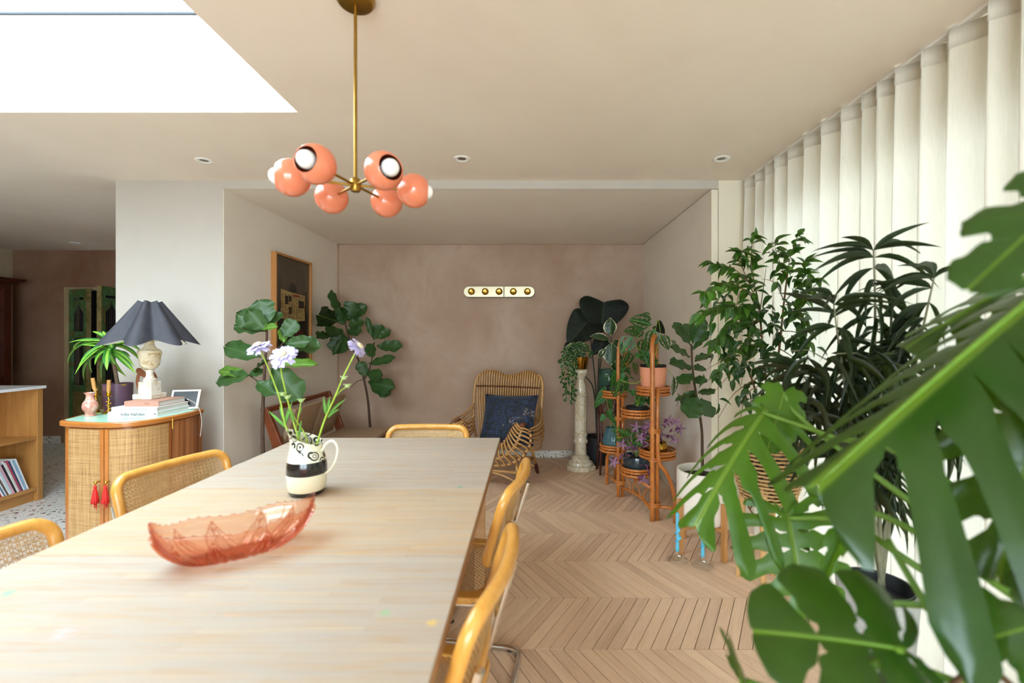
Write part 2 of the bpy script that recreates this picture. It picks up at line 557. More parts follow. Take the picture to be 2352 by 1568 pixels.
# ceiling with the hole of the roof light
SX0, SX1, SY0, SY1, SZ = -3.2, -1.0837, 0.4, 2.1286, 2.805
cb = MB()
cb.box(-6.4, SX0, -2.6, 5.6, ZC, ZC + 0.02).box(SX1, 1.75, -2.6, YF, ZC, ZC + 0.02)
cb.box(SX0, SX1, -2.6, SY0, ZC, ZC + 0.02).box(SX0, SX1, SY1, 5.6, ZC, ZC + 0.02).box(SX1, XL, YF, 5.6, ZC, ZC + 0.02)
struct('ceiling', cb, M_ceil)
up = MB()
up.box(SX0 - 0.1, SX0, SY0 - 0.1, SY1 + 0.1, ZC + 0.02, SZ).box(SX1, SX1 + 0.1, SY0 - 0.1, SY1 + 0.1, ZC + 0.02, SZ)
up.box(SX0, SX1, SY0 - 0.1, SY0, ZC + 0.02, SZ).box(SX0, SX1, SY1, SY1 + 0.1, ZC + 0.02, SZ)
struct('trim_4', up, M_white)
w1 = thing('window_1', None, None); w1['kind'] = 'structure'
fr = MB()
for a, b, c_, d in ((SX0 - 0.1, SX0, SY0 - 0.1, SY1 + 0.1), (SX1, SX1 + 0.1, SY0 - 0.1, SY1 + 0.1), (SX0, SX1, SY0 - 0.1, SY0), (SX0, SX1, SY1, SY1 + 0.1)):
    fr.box(a, b, c_, d, SZ + 0.004, SZ + 0.05)
fr.build('window_frame', simple('grey_roof_frame', '#8c9196', 0.4), w1)
MB().box(SX0, SX1, SY1 - 0.012, SY1, SZ - 0.004, SZ + 0.004).box(SX1 - 0.012, SX1, SY0, SY1 - 0.012, SZ - 0.004, SZ + 0.004).box(SX0, SX1 - 0.012, SY0, SY0 + 0.012, SZ - 0.004, SZ + 0.004).build('gasket', simple('dark_gasket', '#3a3d42', 0.6), w1)
MB().box(SX0 - 0.05, SX1 + 0.05, SY0 - 0.05, SY1 + 0.05, SZ + 0.05, SZ + 0.062).build('pane', M_glass, w1)

# the kitchen side
struct('wall_left', MB().box(-6.45, -6.3, -2.6, 5.6, 0, ZC), plaster('dim_cream_plaster', '#b3a184', '#bcab90', '#c6b69c', 1.2))
DX0, DX1, DZ = -5.651, -4.86, 1.895
wk = MB().box(-6.3, DX0, 5.55, 5.7, 0, ZC).box(DX1, -2.787, 5.55, 5.7, 0, ZC).box(DX0, DX1, 5.55, 5.7, DZ, ZC)
struct('wall_kitchen', wk, M_brown)
struct('baseboard_kitchen', MB().box(-6.3, DX0 - 0.06, 5.536, 5.55, 0, 0.085).box(DX1 + 0.06, -2.787, 5.536, 5.55, 0, 0.085), M_terr2)
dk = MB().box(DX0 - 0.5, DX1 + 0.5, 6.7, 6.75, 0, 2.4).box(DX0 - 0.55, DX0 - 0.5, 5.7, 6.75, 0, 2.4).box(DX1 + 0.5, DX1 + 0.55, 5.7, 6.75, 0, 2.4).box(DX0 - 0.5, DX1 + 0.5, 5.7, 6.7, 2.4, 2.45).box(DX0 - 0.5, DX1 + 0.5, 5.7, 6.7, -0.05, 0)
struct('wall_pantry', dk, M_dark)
struct('wall_behind', MB().box(-6.45, -1.7, -2.75, -2.6, 0, ZC).box(1.3, 1.9, -2.75, -2.6, 0, ZC).box(-1.7, 1.3, -2.75, -2.6, 2.2, ZC), M_wall)
w3 = thing('added_window', None, None); w3['kind'] = 'structure'  # unseen glazing behind the camera, added to brighten the room
for a, b in ((-1.7, -0.2), (-0.2, 1.3)):
    f = MB().box(a, a + 0.06, -2.71, -2.65, 0, 2.2).box(b - 0.06, b, -2.71, -2.65, 0, 2.2).box(a + 0.06, b - 0.06, -2.71, -2.65, 0, 0.08).box(a + 0.06, b - 0.06, -2.71, -2.65, 2.12, 2.2)
    fo = f.build('window_frame', simple('added_frame_white', '#e9e7e2', 0.4), w3)
    MB().box(a + 0.06, b - 0.06, -2.685, -2.675, 0.08, 2.12).build('pane', M_glass, fo)

# glazed wall behind the curtain
WX = 1.62
struct('wall_right', MB().box(WX, WX + 0.13, -2.6, -1.85, 0, ZC).box(WX, WX + 0.13, 2.92, YF, 0, ZC).box(WX, WX + 0.13, -1.85, 2.92, 2.10, ZC).box(WX, WX + 0.13, YF, YB, 0, 2.6), M_cream)
w2 = thing('window_2', None, None); w2['kind'] = 'structure'
M_alu = simple('grey_aluminium', '#50555a', 0.35, 0.6)
ys = [-1.85, -0.26, 1.33, 2.92]
for a, b in zip(ys, ys[1:]):
    f = MB().box(WX + 0.03, WX + 0.09, a, a + 0.06, 0, 2.10).box(WX + 0.03, WX + 0.09, b - 0.06, b, 0, 2.10).box(WX + 0.03, WX + 0.09, a + 0.06, b - 0.06, 0, 0.08).box(WX + 0.03, WX + 0.09, a + 0.06, b - 0.06, 2.02, 2.10)
    fo = f.build('window_frame', M_alu, w2)
    MB().box(WX + 0.055, WX + 0.065, a + 0.06, b - 0.06, 0.08, 2.02).build('pane', M_glass, fo)
struct('added_eave', MB().box(WX + 0.13, WX + 1.25, -3.2, 5.2, 2.40, 2.6), M_cream)  # unseen overhang, added and sized to darken the curtain tops
struct('ground', MB().box(WX + 0.13, 14, -10, 14, -0.12, -0.05).box(-14, WX + 0.13, -10, -2.76, -0.12, -0.05), simple('garden_paving', '#cfcdc4', 0.8, var=0.1, scale=2))

# ---------------------------------------------------------------- curtain
def curtain_mat():
    t = NT('cream_linen_voile')
    v = t.coord('Object', (1, 1, 1))
    n = t.noise(t.coord('Object', (60, 60, 3)), 6, 3)
    c = t.ramp(n, [(0.3, col('#d8d2c5')), (0.7, col('#e2dcd0'))])
    t.base(c); t.pr(0.85, spec=0.1)
    tr = t.n('ShaderNodeBsdfTranslucent'); t.set(tr.inputs['Color'], col('#f3eee2'))
    ms = t.n('ShaderNodeMixShader'); ms.inputs[0].default_value = 0.12
    t.t.links.new(t.p.outputs[0], ms.inputs[1]); t.t.links.new(tr.outputs[0], ms.inputs[2]); t.t.links.new(ms.outputs[0], t.out.inputs[0])
    return t.m
M_curt = curtain_mat()
def curtain(y0, y1, label, seed):
    rnd = random.Random(seed)
    t = thing('curtain', label, 'curtain', (1.45, (y0 + y1) / 2, 0), group='linen curtains along the glazed wall')
    ys_ = []; y = y0
    knots = []
    while y < y1:
        w = rnd.uniform(0.075, 0.17)
        knots.append((y, w, rnd.uniform(0.032, 0.052), rnd.uniform(-0.025, 0.025))); y += w
    pts = []
    for (ya, w, a, lean) in knots:
        for k in range(12):
            u = k / 12
            # box-like fold: flat crest, quick return
            s = math.sin(2 * PI * u); sq = math.copysign(abs(s) ** 0.55, s)
            pts.append((ya + w * u + 0.012 * math.sin(4 * PI * u), sq * a, lean))
    zs = [0.012, 0.25, 0.6, 1.0, 1.4, 1.8, 2.1, 2.27, 2.335]
    def P(i, j):
        yy, xx, ln = pts[i]; z = zs[j]
        k = 0.72 + 0.28 * min(1, (2.335 - z) / 0.5)
        return Vector((1.45 + xx * k, yy + ln * (2.3 - z) * 0.5, z))
    n = len(pts) - 1
    m1 = MB().grid(lambda i, j: P(i, j), n, 7)
    m1.build('drape', M_curt, t, smooth=True)
    m2 = MB().grid(lambda i, j: P(i, 7 + j) + Vector((-0.0015, 0, 0)), n, 1)
    m2.build('heading', M_curt, t, smooth=True, thick=0.003)
    return t
curtain(1.02, 3.04, 'long cream voile curtain in deep folds, running from the alcove corner behind the potted plants', 3)
curtain(-1.9, 1.0, 'nearer cream curtain hanging behind the large monstera leaves', 5)
tag(MB().box(1.435, 1.465, -1.95, 3.055, 2.336, ZC - 0.0005).build('curtain_track', M_white), 'slim white curtain track along the ceiling edge', 'curtain track')

# ---------------------------------------------------------------- recessed downlights
def downlight(px, py, label, z=ZC):
    p = atz(px, py, z)
    t = thing('downlight', label, 'downlight', p, group='recessed ceiling spotlights')
    MB().lathe([(0.036, 0.0), (0.049, -0.0005), (0.050, -0.003), (0.047, -0.006), (0.036, -0.007), (0.026, -0.002), (0.024, -0.0005)], n=28).build('bezel', M_white, t, smooth=40, local=True)
    MB().lathe([(0.0, -0.0008), (0.023, -0.0008), (0.0235, -0.0016), (0.0, -0.0016)], n=20).build('lamp_face', simple('dim_reflector', '#6b625c', 0.25, 0.5), t, local=True)
downlight(469, 368, 'recessed ceiling spotlight above the white pillar')
downlight(1061, 364, 'recessed ceiling spotlight in the middle of the ceiling, right of the pendant')
downlight(1657, 364, 'recessed ceiling spotlight by the cream curtain')
downlight(172, 557, 'small recessed ceiling spotlight over the brown kitchen wall')
# ================================================================ dining table
def butcher(name, lo, mid, hi, white):
    t = NT(name)
    w = t.world()
    br = t.n('ShaderNodeTexBrick')
    t.t.links.new(w, br.inputs['Vector'])
    br.offset = 0.37; br.offset_frequency = 2; br.squash = 1.0
    for k, v in (('Scale', 1.0), ('Mortar Size', 0.0004), ('Mortar Smooth', 0.2), ('Bias', 0.0), ('Brick Width', 0.31), ('Row Height', 0.024)):
        br.inputs[k].default_value = v
    br.inputs['Color1'].default_value = col(lo); br.inputs['Color2'].default_value = col(hi); br.inputs['Mortar'].default_value = col(mid)
    g = t.noise(t.world((2.0, 60, 60)), 1.6, 6, 0.65, 0.4)
    c = t.mix(0.35, br.outputs['Color'], t.ramp(g, [(0.3, col(mid)), (0.7, col(hi))]))
    # old whitewash, worn through in thin streaks along the staves
    ww = t.noise(t.world((4.0, 40, 40)), 1.5, 5, 0.65, 0.3)
    c = t.mix(t.math('MULTIPLY', t.step(ww, 0.30, 0.62), white), c, col('#a8a098'))
    st = t.noise(t.world((6, 45, 45)), 1.0, 3, 0.5, 0.4)
    c = t.mix(t.math('MULTIPLY', t.step(st, 0.66, 0.78), 0.4), c, col('#c39a70'))
    s2 = t.noise(t.world((3.5, 30, 30)), 1.0, 2, 0.5, 0.4)
    c = t.mix(t.math('MULTIPLY', t.step(s2, 0.68, 0.80), 0.25), c, col('#9a96a0'))
    for (x, y, r, h) in PAINT:
        vm = t.t.nodes.new('ShaderNodeVectorMath'); vm.operation = 'DISTANCE'
        t.t.links.new(w, vm.inputs[0]); vm.inputs[1].default_value = (x, y, 0.75)
        d = t.math('ADD', vm.outputs['Value'], t.math('MULTIPLY', t.math('SUBTRACT', t.noise(w, 60, 4, 0.65, 1.5), 0.5), r * 3.4))
        c = t.mix(t.math('MULTIPLY', t.math('SUBTRACT', 1.0, t.step(d, r * 0.15, r * 0.8)), 0.55), c, col(h))
    t.base(c)
    t.bump(g, 0.03, 0.002)
    t.pr(0.5, spec=0.3)
    return t.m
def pm_(px, py, r, h):
    p = atz(px, py, 0.75); return (p.x, p.y, r, h)
PAINT = [pm_(1056, 1118, 0.018, '#3f9a78'), pm_(885, 1408, 0.016, '#6cb87c'), pm_(18, 1362, 0.022, '#5fae8c'), pm_(992, 1430, 0.014, '#e3bb4a'),
         pm_(1072, 1038, 0.010, '#5a5a86'), pm_(1000, 1044, 0.02, '#d79c62'), pm_(566, 1078, 0.012, '#d06a5a'), pm_(150, 1452, 0.03, '#d9a9ad'), pm_(1082, 1076, 0.012, '#d68c50')]
M_top = butcher('whitewashed_staves', '#ab9075', '#967d62', '#b9a68f', 0.70)
M_leaf = butcher('honey_staves', '#b3936f', '#a3835e', '#bda382', 0.50)
M_beech = wood('light_beech', '#b98a5c', '#d0a677', (1.5, 14, 14), 0.5, 3)
M_edge = wood('raw_table_edge', '#8a5f3a', '#a87c52', (14, 1.5, 14), 0.6, 3)
TX0, TX1 = -1.252, -0.160
table = thing('dining_table', 'long whitewashed wooden extending dining table set with a glass bowl and a jug', 'table', (-0.706, 1.39, 0))
for k, (a, b, m) in enumerate(((1.6435, 2.467, M_top), (1.1438, 1.6420, M_leaf), (0.318, 1.1423, M_top))):
    MB().box(TX0, TX1, a, b, 0.722, 0.75).build('table_top' if m is M_top else 'extension_leaf', m, table, bevel=0.002)
for x0_, x1_ in ((TX0 - 0.0016, TX0 - 0.0001), (TX1 + 0.0001, TX1 + 0.0016)):
    MB().box(x0_, x1_, 0.32, 2.465, 0.7225, 0.7475).build('edge_band', M_edge, table)
fr = MB()
fr.box(-1.17, -0.245, 2.18, 2.205, 0.63, 0.721).box(-1.17, -0.245, 0.555, 0.58, 0.63, 0.721).box(-1.17, -1.145, 0.58, 2.18, 0.63, 0.721).box(-0.27, -0.245, 0.58, 2.18, 0.63, 0.721)
fr.build('apron', M_beech, table, bevel=0.002)
for x in (-1.175, -0.24):
    for y in (0.55, 2.21):
        MB().box(x - 0.024, x + 0.024, y - 0.024, y + 0.024, 0.0, 0.721).build('leg', M_beech, table, bevel=0.003)

# ================================================================ cantilever cane chairs
M_bent = wood('honey_bentwood', '#c58736', '#dda451', (9, 9, 2), 0.28, 2.5, coat=0.35, bump=0.02)
M_cane = simple('cane_webbing_straw', '#c9a673', 0.55, var=0.14, scale=40)
M_chrome = simple('chrome', '#e3e3e0', 0.12, 1.0)
M_cap = simple('black_glides', '#1c1b1a', 0.5)
def cane_panel(W, H, S, p=0.0165, corner=0.05):
    """octagonal cane webbing in a W x H panel; S(u,v,w) gives the point, w off the face"""
    b = MB()
    sw = p * 0.15
    def strip(u0, v0, u1, v1, w, n):
        d = Vector((u1 - u0, v1 - v0)); L = d.length
        if L < p * 0.5: return
        d /= L; q = Vector((-d.y, d.x)) * sw / 2
        vs = []
        for i in range(n + 1):
            u = u0 + (u1 - u0) * i / n; v = v0 + (v1 - v0) * i / n
            vs += [S(u - q.x, v - q.y, w), S(u + q.x, v + q.y, w)]
        b.add(vs, [(2 * i, 2 * i + 2, 2 * i + 3, 2 * i + 1) for i in range(n)])
    nx = int(W / p); ny = int(H / p)
    def clip(u):   # how far the panel reaches at this u because of round corners
        e = max(0.0, abs(u) - (W / 2 - corner))
        return H / 2 - (corner - math.sqrt(max(0, corner * corner - e * e)))
    for i in range(nx + 1):
        u = -W / 2 + (i + 0.5) * W / (nx + 1)
        h = clip(u)
        for o in (-0.17, 0.17):
            strip(u + o * p, -h, u + o * p, h, 0.0004 * (1 if o > 0 else -1), 3)
    def clipv(v):
        e = max(0.0, abs(v) - (H / 2 - corner))
        return W / 2 - (corner - math.sqrt(max(0, corner * corner - e * e)))
    for j in range(ny + 1):
        v = -H / 2 + (j + 0.5) * H / (ny + 1)
        w_ = clipv(v)
        for o in (-0.17, 0.17):
            strip(-w_, v + o * p, w_, v + o * p, 0.0010 * (1 if o > 0 else -1), 7)
    # diagonals
    for sgn in (1, -1):
        k = -(W + H) / 2
        while k < (W + H) / 2:
            # line v = sgn*u + k
            lo = max(-W / 2, min((-H / 2 - k) * sgn, (H / 2 - k) * sgn)); hi = min(W / 2, max((-H / 2 - k) * sgn, (H / 2 - k) * sgn))
            while lo < hi and abs(sgn * lo + k) > clip(lo): lo += p * 0.3
            while lo < hi and abs(sgn * hi + k) > clip(hi): hi -= p * 0.3
            if hi - lo > p: strip(lo, sgn * lo + k, hi, sgn * hi + k, 0.0017 * sgn, max(1, int((hi - lo) / 0.05)))
            k += p
    return b

def make_chair(label):
    """faces +y; the origin is on the floor under the seat"""
    t = thing('cane_chair', label, 'chair', (0, 0, 0), 0, 'cantilever cane dining chairs')
    SZ_, TOP = 0.45, 0.81
    # chrome: one tube from the left back upright round the floor to the right one
    half = [(-0.205, -0.272, 0.70), (-0.205, -0.225, 0.545), (-0.205, -0.190, 0.425), (-0.205, 0.21, 0.425), (-0.205, 0.235, 0.012), (-0.205, -0.245, 0.012)]
    full = [Vector(p) for p in half] + [Vector((-p[0], p[1], p[2])) for p in reversed(half)]
    MB().tube(rounded(full, 0.07, 6), 0.0115, 10).build('chrome_frame', M_chrome, t, smooth=50, local=True)
    # seat: bent frame with a cane field
    ring = rounded([(0, 0.225, 0), (0.232, 0.225, 0), (0.212, -0.215, 0), (-0.212, -0.215, 0), (-0.232, 0.225, 0), (0, 0.225, 0)], 0.07, 6)[:-1]
    b = MB(); n = len(ring)
    inn = [Vector((p.x * 0.80, (p.y - 0.005) * 0.80 + 0.005, 0)) for p in ring]
    for lst, z in ((ring, SZ_ - 0.024), (ring, SZ_), (inn, SZ_), (inn, SZ_ - 0.024)):
        b.v += [Vector((p.x, p.y, z)) for p in lst]
    for a in range(4):
        c = (a + 1) % 4
        for i in range(n):
            j = (i + 1) % n
            b.f.append((a * n + i, a * n + j, c * n + j, c * n + i)); b.mi.append(0)
    seat = b.build('seat', M_bent, t, smooth=30, local=True, bevel=0.004)
    cane_panel(0.358, 0.356, lambda u, v, w: Vector((u, v + 0.005, SZ_ - 0.006 + w)), 0.0165, 0.045).build('cane_webbing', M_cane, seat, local=True, kind='stuff')
    # back: bent ring, dished
    BZ0, BZ1 = 0.535, TOP
    HW, HH = 0.232, (BZ1 - BZ0) / 2
    def S(u, v, w=0.0):
        y = -0.238 - 0.30 * (v) * 1.0 - 0.035 * (1 - (u / HW) ** 2) + 0.018
        return Vector((u, y + w, (BZ0 + BZ1) / 2 + v))
    r = 0.0165; k = 0.065
    o = []
    for (cx, cz, a0) in ((HW - k, HH - k, 0), (-HW + k, HH - k, 90), (-HW + k, -HH + k, 180), (HW - k, -HH + k, 270)):
        for i in range(7):
            a = R(a0 + 15 * i); o.append(S(cx + (k - r) * math.cos(a), cz + (k - r) * math.sin(a)))
        # straight runs follow the dish
        if a0 == 0: o += [S(u, HH - r) for u in (0.10, 0.03, -0.03, -0.10)]
        if a0 == 180: o += [S(u, -HH + r) for u in (-0.10, -0.03, 0.03, 0.10)]
    back = MB().tube(o, r, 10, closed=True).build('backrest', M_bent, t, smooth=True, local=True)
    cane_panel(2 * HW - 0.044, 2 * HH - 0.044, S, 0.0145, 0.045).build('cane_webbing', M_cane, back, local=True, kind='stuff')
    for x in (-0.205, 0.205):
        for y in (0.19, -0.2):
            MB().lathe([(0.0, 0.0), (0.014, 0.0), (0.014, 0.006), (0.0, 0.006)], (x, y, 0.0), 12).build('floor_glide', M_cap, t, local=True)
    return t
ch = make_chair('honey-framed cane chair at the far end of the table, its back just above the tabletop')
ch.location = (-0.562, 2.262, 0); ch.rotation_euler = (0, 0, R(180))
copy_thing(ch, (-0.305, 1.71, 0), R(90 - 8), 'cane chair on the floor side of the table, nearer its far end')
copy_thing(ch, (-0.335, 1.055, 0), R(90 - 7), 'cane chair on the floor side of the table, in the bottom foreground')
copy_thing(ch, (-1.15, 1.74, 0), R(-90 - 14), 'cane chair on the kitchen side of the table, in front of the rattan cabinet')
copy_thing(ch, (-1.085, 1.03, 0), R(-90 - 4), 'cane chair at the left edge, only the corner of its back showing')

# ================================================================ pressed glass bowl
def tinted_glass(name, tint, deep, fres=0.3, rough=0.03, body=None, amount=0.0):
    """coloured glass: deeper where it is seen edge-on and the light has further to go"""
    t = NT(name)
    lf = t.n('ShaderNodeLayerWeight'); lf.inputs[0].default_value = 0.5
    a = t.n('ShaderNodeBsdfTransparent'); t.set(a.inputs[0], t.mix(t.math('POWER', lf.outputs['Facing'], 1.6), col(tint), col(deep)))
    g = t.n('ShaderNodeBsdfGlossy'); g.inputs['Roughness'].default_value = rough
    last = a
    if amount:
        e = t.n('ShaderNodeBsdfDiffuse'); e.inputs[0].default_value = col(body)
        last = t.n('ShaderNodeMixShader'); last.inputs[0].default_value = amount
        t.t.links.new(a.outputs[0], last.inputs[1]); t.t.links.new(e.outputs[0], last.inputs[2])
    m2 = t.n('ShaderNodeMixShader')
    t.t.links.new(t.math('ADD', 0.04 * fres, t.math('MULTIPLY', t.math('POWER', lf.outputs['Facing'], 4.0), 0.6 * fres)), m2.inputs[0]); t.t.links.new(last.outputs[0], m2.inputs[1]); t.t.links.new(g.outputs[0], m2.inputs[2])
    t.t.links.new(m2.outputs[0], t.out.inputs[0])
    return t.m
M_bowl = tinted_glass('salmon_pressed_glass', '#fdefe6', '#e2804c', 1.0, 0.04, '#f0925f', 0.03)
p0 = atz(452, 1300, 0.75)
BC = Vector((-0.737, 1.155, 0.7505))
bowl_dir = math.atan2(0.205, 0.285)
NA, NV, NS = 288, 30, 12
def bowl_pt(i, j):
    a = 2 * PI * i / NA; v = j / NV
    ca, sa = math.cos(a), math.sin(a)
    L, Wd = 0.176, 0.074
    ends = abs(ca) ** 5
    rim = 0.078 + 0.034 * ends + 0.006 * math.cos(6 * a) * (1 - ends)
    s = 0.50 + 0.50 * math.sin(v * PI / 2) ** 0.8
    x = L * math.copysign(abs(ca) ** 0.85, ca) * s; y = Wd * math.copysign(abs(sa) ** 1.05, sa) * s
    z = rim * v ** 1.25
    # pressed fans: ribs meeting at a point near the rim of every panel
    u = (a / (2 * PI) * NS) % 1.0 - 0.5
    d = 0.86 - v
    off = 0.0
    edge = d * 0.60 - abs(u)
    if v < 0.9:
        ins = max(0.0, min(1.0, edge / 0.035 + 0.5))
        off = (0.0028 + 0.0036 * math.cos(math.atan2(u, max(d, 0.02)) * 15)) * ins - 0.0012 * (1 - ins) + 0.003 * math.exp(-(edge / 0.022) ** 2)
    if j == NV:
        z += 0.0042 * max(0, math.sin(i * 2 * PI / 6)) + 0.0005
    nrm = Vector((ca / L, sa / Wd, 0)); nrm.normalize()
    return Vector((x, y, z)) + nrm * off
def build_bowl():
    t = MB()
    vs = [bowl_pt(i, j) for j in range(NV + 1) for i in range(NA)]
    fs = [(j * NA + i, j * NA + (i + 1) % NA, (j + 1) * NA + (i + 1) % NA, (j + 1) * NA + i) for j in range(NV) for i in range(NA)]
    fs.append(tuple(range(NA - 1, -1, -1)))
    t.add(vs, fs)
    o = t.build('glass_bowl', M_bowl, smooth=25, thick=0.0035)
    o.location = BC + Vector((0, 0, 0.002)); o.rotation_euler = (0, 0, bowl_dir)
    return tag(o, 'boat-shaped salmon pink pressed glass bowl on the table', 'bowl')
build_bowl()

# ================================================================ jug with flowers
def jug_mat():
    t = NT('cream_glaze_black_bands')
    x, y, z = t.xyz(t.coord('Object'))
    wob = t.math('MULTIPLY', t.math('SUBTRACT', t.noise(t.coord('Object'), 9, 2), 0.5), 0.006)
    zz = t.math('ADD', z, wob)
    band = t.math('MULTIPLY', t.math('GREATER_THAN', zz, 0.072), t.math('LESS_THAN', zz, 0.116))
    band = t.math('MAXIMUM', band, t.math('LESS_THAN', zz, 0.016))
    # black outline flowers round the shoulder
    vo = t.n('ShaderNodeTexVoronoi'); vo.inputs['Scale'].default_value = 30; vo.inputs['Randomness'].default_value = 0.55
    t.t.links.new(t.coord('Object'), vo.inputs['Vector'])
    d = vo.outputs['Distance']
    ring = t.math('MULTIPLY', t.math('GREATER_THAN', d, 0.40), t.math('LESS_THAN', d, 0.52))
    dot = t.math('LESS_THAN', d, 0.10)
    ring2 = t.math('MULTIPLY', t.math('GREATER_THAN', d, 0.26), t.math('LESS_THAN', d, 0.31))
    top = t.math('GREATER_THAN', t.math('ADD', zz, t.math('MULTIPLY', x, 0.75)), 0.150)
    pat = t.math('MULTIPLY', t.math('MAXIMUM', t.math('MAXIMUM', ring, ring2), dot), top)
    c = t.mix(t.math('MAXIMUM', band, pat), col('#e6e2c9'), col('#141416'))
    t.base(c); t.pr(0.16, coat=0.4)
    return t.m
M_jug = jug_mat()
JP = Vector((-0.782, 1.60, 0.7505))
JS = 1.17
jug = thing('jug', 'cream ceramic jug with black bands and black outlined flowers, holding cut flowers', 'jug', JP)
prof = [(0.0, 0.004), (0.040, 0.004), (0.045, 0.0), (0.050, 0.006), (0.0545, 0.03), (0.0565, 0.06), (0.056, 0.085), (0.052, 0.11), (0.046, 0.13), (0.0425, 0.145), (0.0435, 0.158), (0.045, 0.164), (0.0425, 0.163), (0.0405, 0.15), (0.043, 0.13), (0.050, 0.10), (0.053, 0.06), (0.047, 0.012), (0.0, 0.010)]
b = MB(); vs = []; n = 48
prof = [(r * JS, z * JS) for r, z in prof]
for r, z in prof:
    for k in range(n):
        a = 2 * PI * k / n
        up_ = max(0.0, (z / JS - 0.10) / 0.064)
        sp = math.exp(-((((a - PI + PI) % (2 * PI)) - PI) / 0.5) ** 2) if False else math.exp(-(((a - PI)) / 0.42) ** 2)
        rr = r + (0.020 * sp * up_ ** 2 if r > 0.03 else 0)
        zz = z + up_ * (0.020 * (-math.cos(a))) + 0.012 * sp * up_ ** 3
        vs.append((rr * math.cos(a), rr * math.sin(a), zz))
b.add(vs, [(i * n + k, i * n + (k + 1) % n, (i + 1) * n + (k + 1) % n, (i + 1) * n + k) for i in range(len(prof) - 1) for k in range(n)])
b.build('body', M_jug, jug, smooth=60, local=True)
hp = catmull([(x * JS, y_, z * JS * 0.97) for x, y_, z in [(0.044, 0, 0.128), (0.058, 0, 0.152), (0.078, 0, 0.160), (0.092, 0, 0.140), (0.088, 0, 0.105), (0.072, 0, 0.075), (0.055, 0, 0.060)]], 5)
MB().tube(hp, 0.0055, 8, flat=0.8).build('handle', simple('cream_glaze', '#e6e2c9', 0.16, coat=0.4), jug, smooth=True, local=True)

M_stem = simple('flower_stem_green', '#9cb83c', 0.5, var=0.12, scale=30)
M_petal = simple('lavender_petal', '#c9bfe2', 0.6, var=0.06, scale=20)
M_pin = simple('flower_centre_cream', '#d9c9a5', 0.7, var=0.2, scale=80, bump=0.5, bscale=300)
M_bud = simple('green_bud', '#a9bd7c', 0.6, var=0.2, scale=60)
M_fleaf = leaf_mat('cut_leaf_green', '#5c9a3c', '#9cc860', 0.5, veins=4, edge=None)
def petal_mesh():
    def P(i, j):
        u = i / 5; v = j / 4 - 0.5
        w = 0.42 + 0.58 * math.sin(min(1, u * 1.15) * PI * 0.62)
        y = u + 0.06 * math.sin(v * 18) * u
        return Vector((v * w, y, 0.10 * math.sin(v * 9 + u * 2) * u - 0.16 * u * u))
    return MB().grid(P, 5, 4).mesh('petal', M_petal, smooth=True)
PET = petal_mesh()
def lance_mesh(name, m, nseg=6, droop=0.15, fold=0.12, wob=0.0):
    def P(i, j):
        u = i / nseg; v = (j - 1) / 1.0
        w = 0.5 * math.sin(PI * (u ** 0.8)) ** 0.8 if 0 < u < 1 else 0.01
        return Vector((v * w, u, -droop * u * u + abs(v) * fold * w + wob * math.sin(u * 7) * v))
    return MB().grid(P, nseg, 2).mesh(name, m, smooth=True)
LANCE = lance_mesh('leaf', M_fleaf)
def px_path(lst):
    return catmull([at(*p) for p in lst], 5)
def scabious(label, path, face, size, buds=(), leaves=()):
    pts = px_path(path)
    root = pts[-1]
    t = thing('scabious_flower', label, 'flower', root, group='lavender flowers in the jug')
    MB().tube(pts, [0.0022 + 0.0016 * i / len(pts) for i in range(len(pts))], 6).build('stem', M_stem, t, smooth=True)
    face = Vector(face).normalized(); head = pts[0]
    q = face.to_track_quat('Z', 'Y').to_matrix()
    rr = random.Random(len(label))
    MB().ball(head + face * 0.010, size * 0.36, 12, 7, q, (1, 1, 0.45)).build('flower_centre', M_pin, t, smooth=True)
    for k in range(30):
        ring = k % 3
        a = 2 * PI * k / 30 + rr.uniform(-0.1, 0.1)
        d = q @ Vector((math.cos(a), math.sin(a), -0.15 + 0.28 * ring + rr.uniform(-0.12, 0.12)))
        ln = size * (0.82, 0.70, 0.34)[ring] * rr.uniform(0.9, 1.12)
        put('petal', PET, t, frame_from(head + d * size * 0.2, head + d * (size * 0.2 + ln), face, size * 0.42))
    for (bx, by, bY, along) in buds:
        bp = at(bx, by, bY); st = pts[int(along * (len(pts) - 1))]
        MB().tube([bp, (bp + st) / 2 + Vector((0, 0, 0.004)), st], 0.0016, 5).build('bud_stem', M_stem, t, smooth=True)
        bm_ = MB().ball(bp, 0.0085, 10, 6, None, (1, 1, 0.75))
        for k in range(8):
            a = 2 * PI * k / 8
            d = Vector((math.cos(a), math.sin(a), 0.5)).normalized()
            bm_.tube([bp + d * 0.005, bp + d * 0.016], [0.0024, 0.0004], 4)
        bm_.build('bud', M_bud, t, smooth=True)
    for (ax, ay, aY, bx, by, bY, w) in leaves:
        put('leaf', LANCE, t, frame_from(at(ax, ay, aY), at(bx, by, bY), (0.1, -0.8, 0.6), w))
    return t
JY = 1.60
scabious('pale lavender scabious seen from its side, leftmost in the jug', [(594, 796, JY - 0.03), (612, 835, JY - 0.02), (632, 885, JY), (645, 925, JY), (654, 971, JY), (668, 1012, JY), (686, 1080, JY)], (-0.25, -0.35, 0.9), 0.042,
         leaves=[(660, 985, JY, 616, 942, JY - .01, .010), (658, 975, JY, 640, 930, JY + .02, .010), (655, 978, JY, 668, 920, JY + .02, .011)])
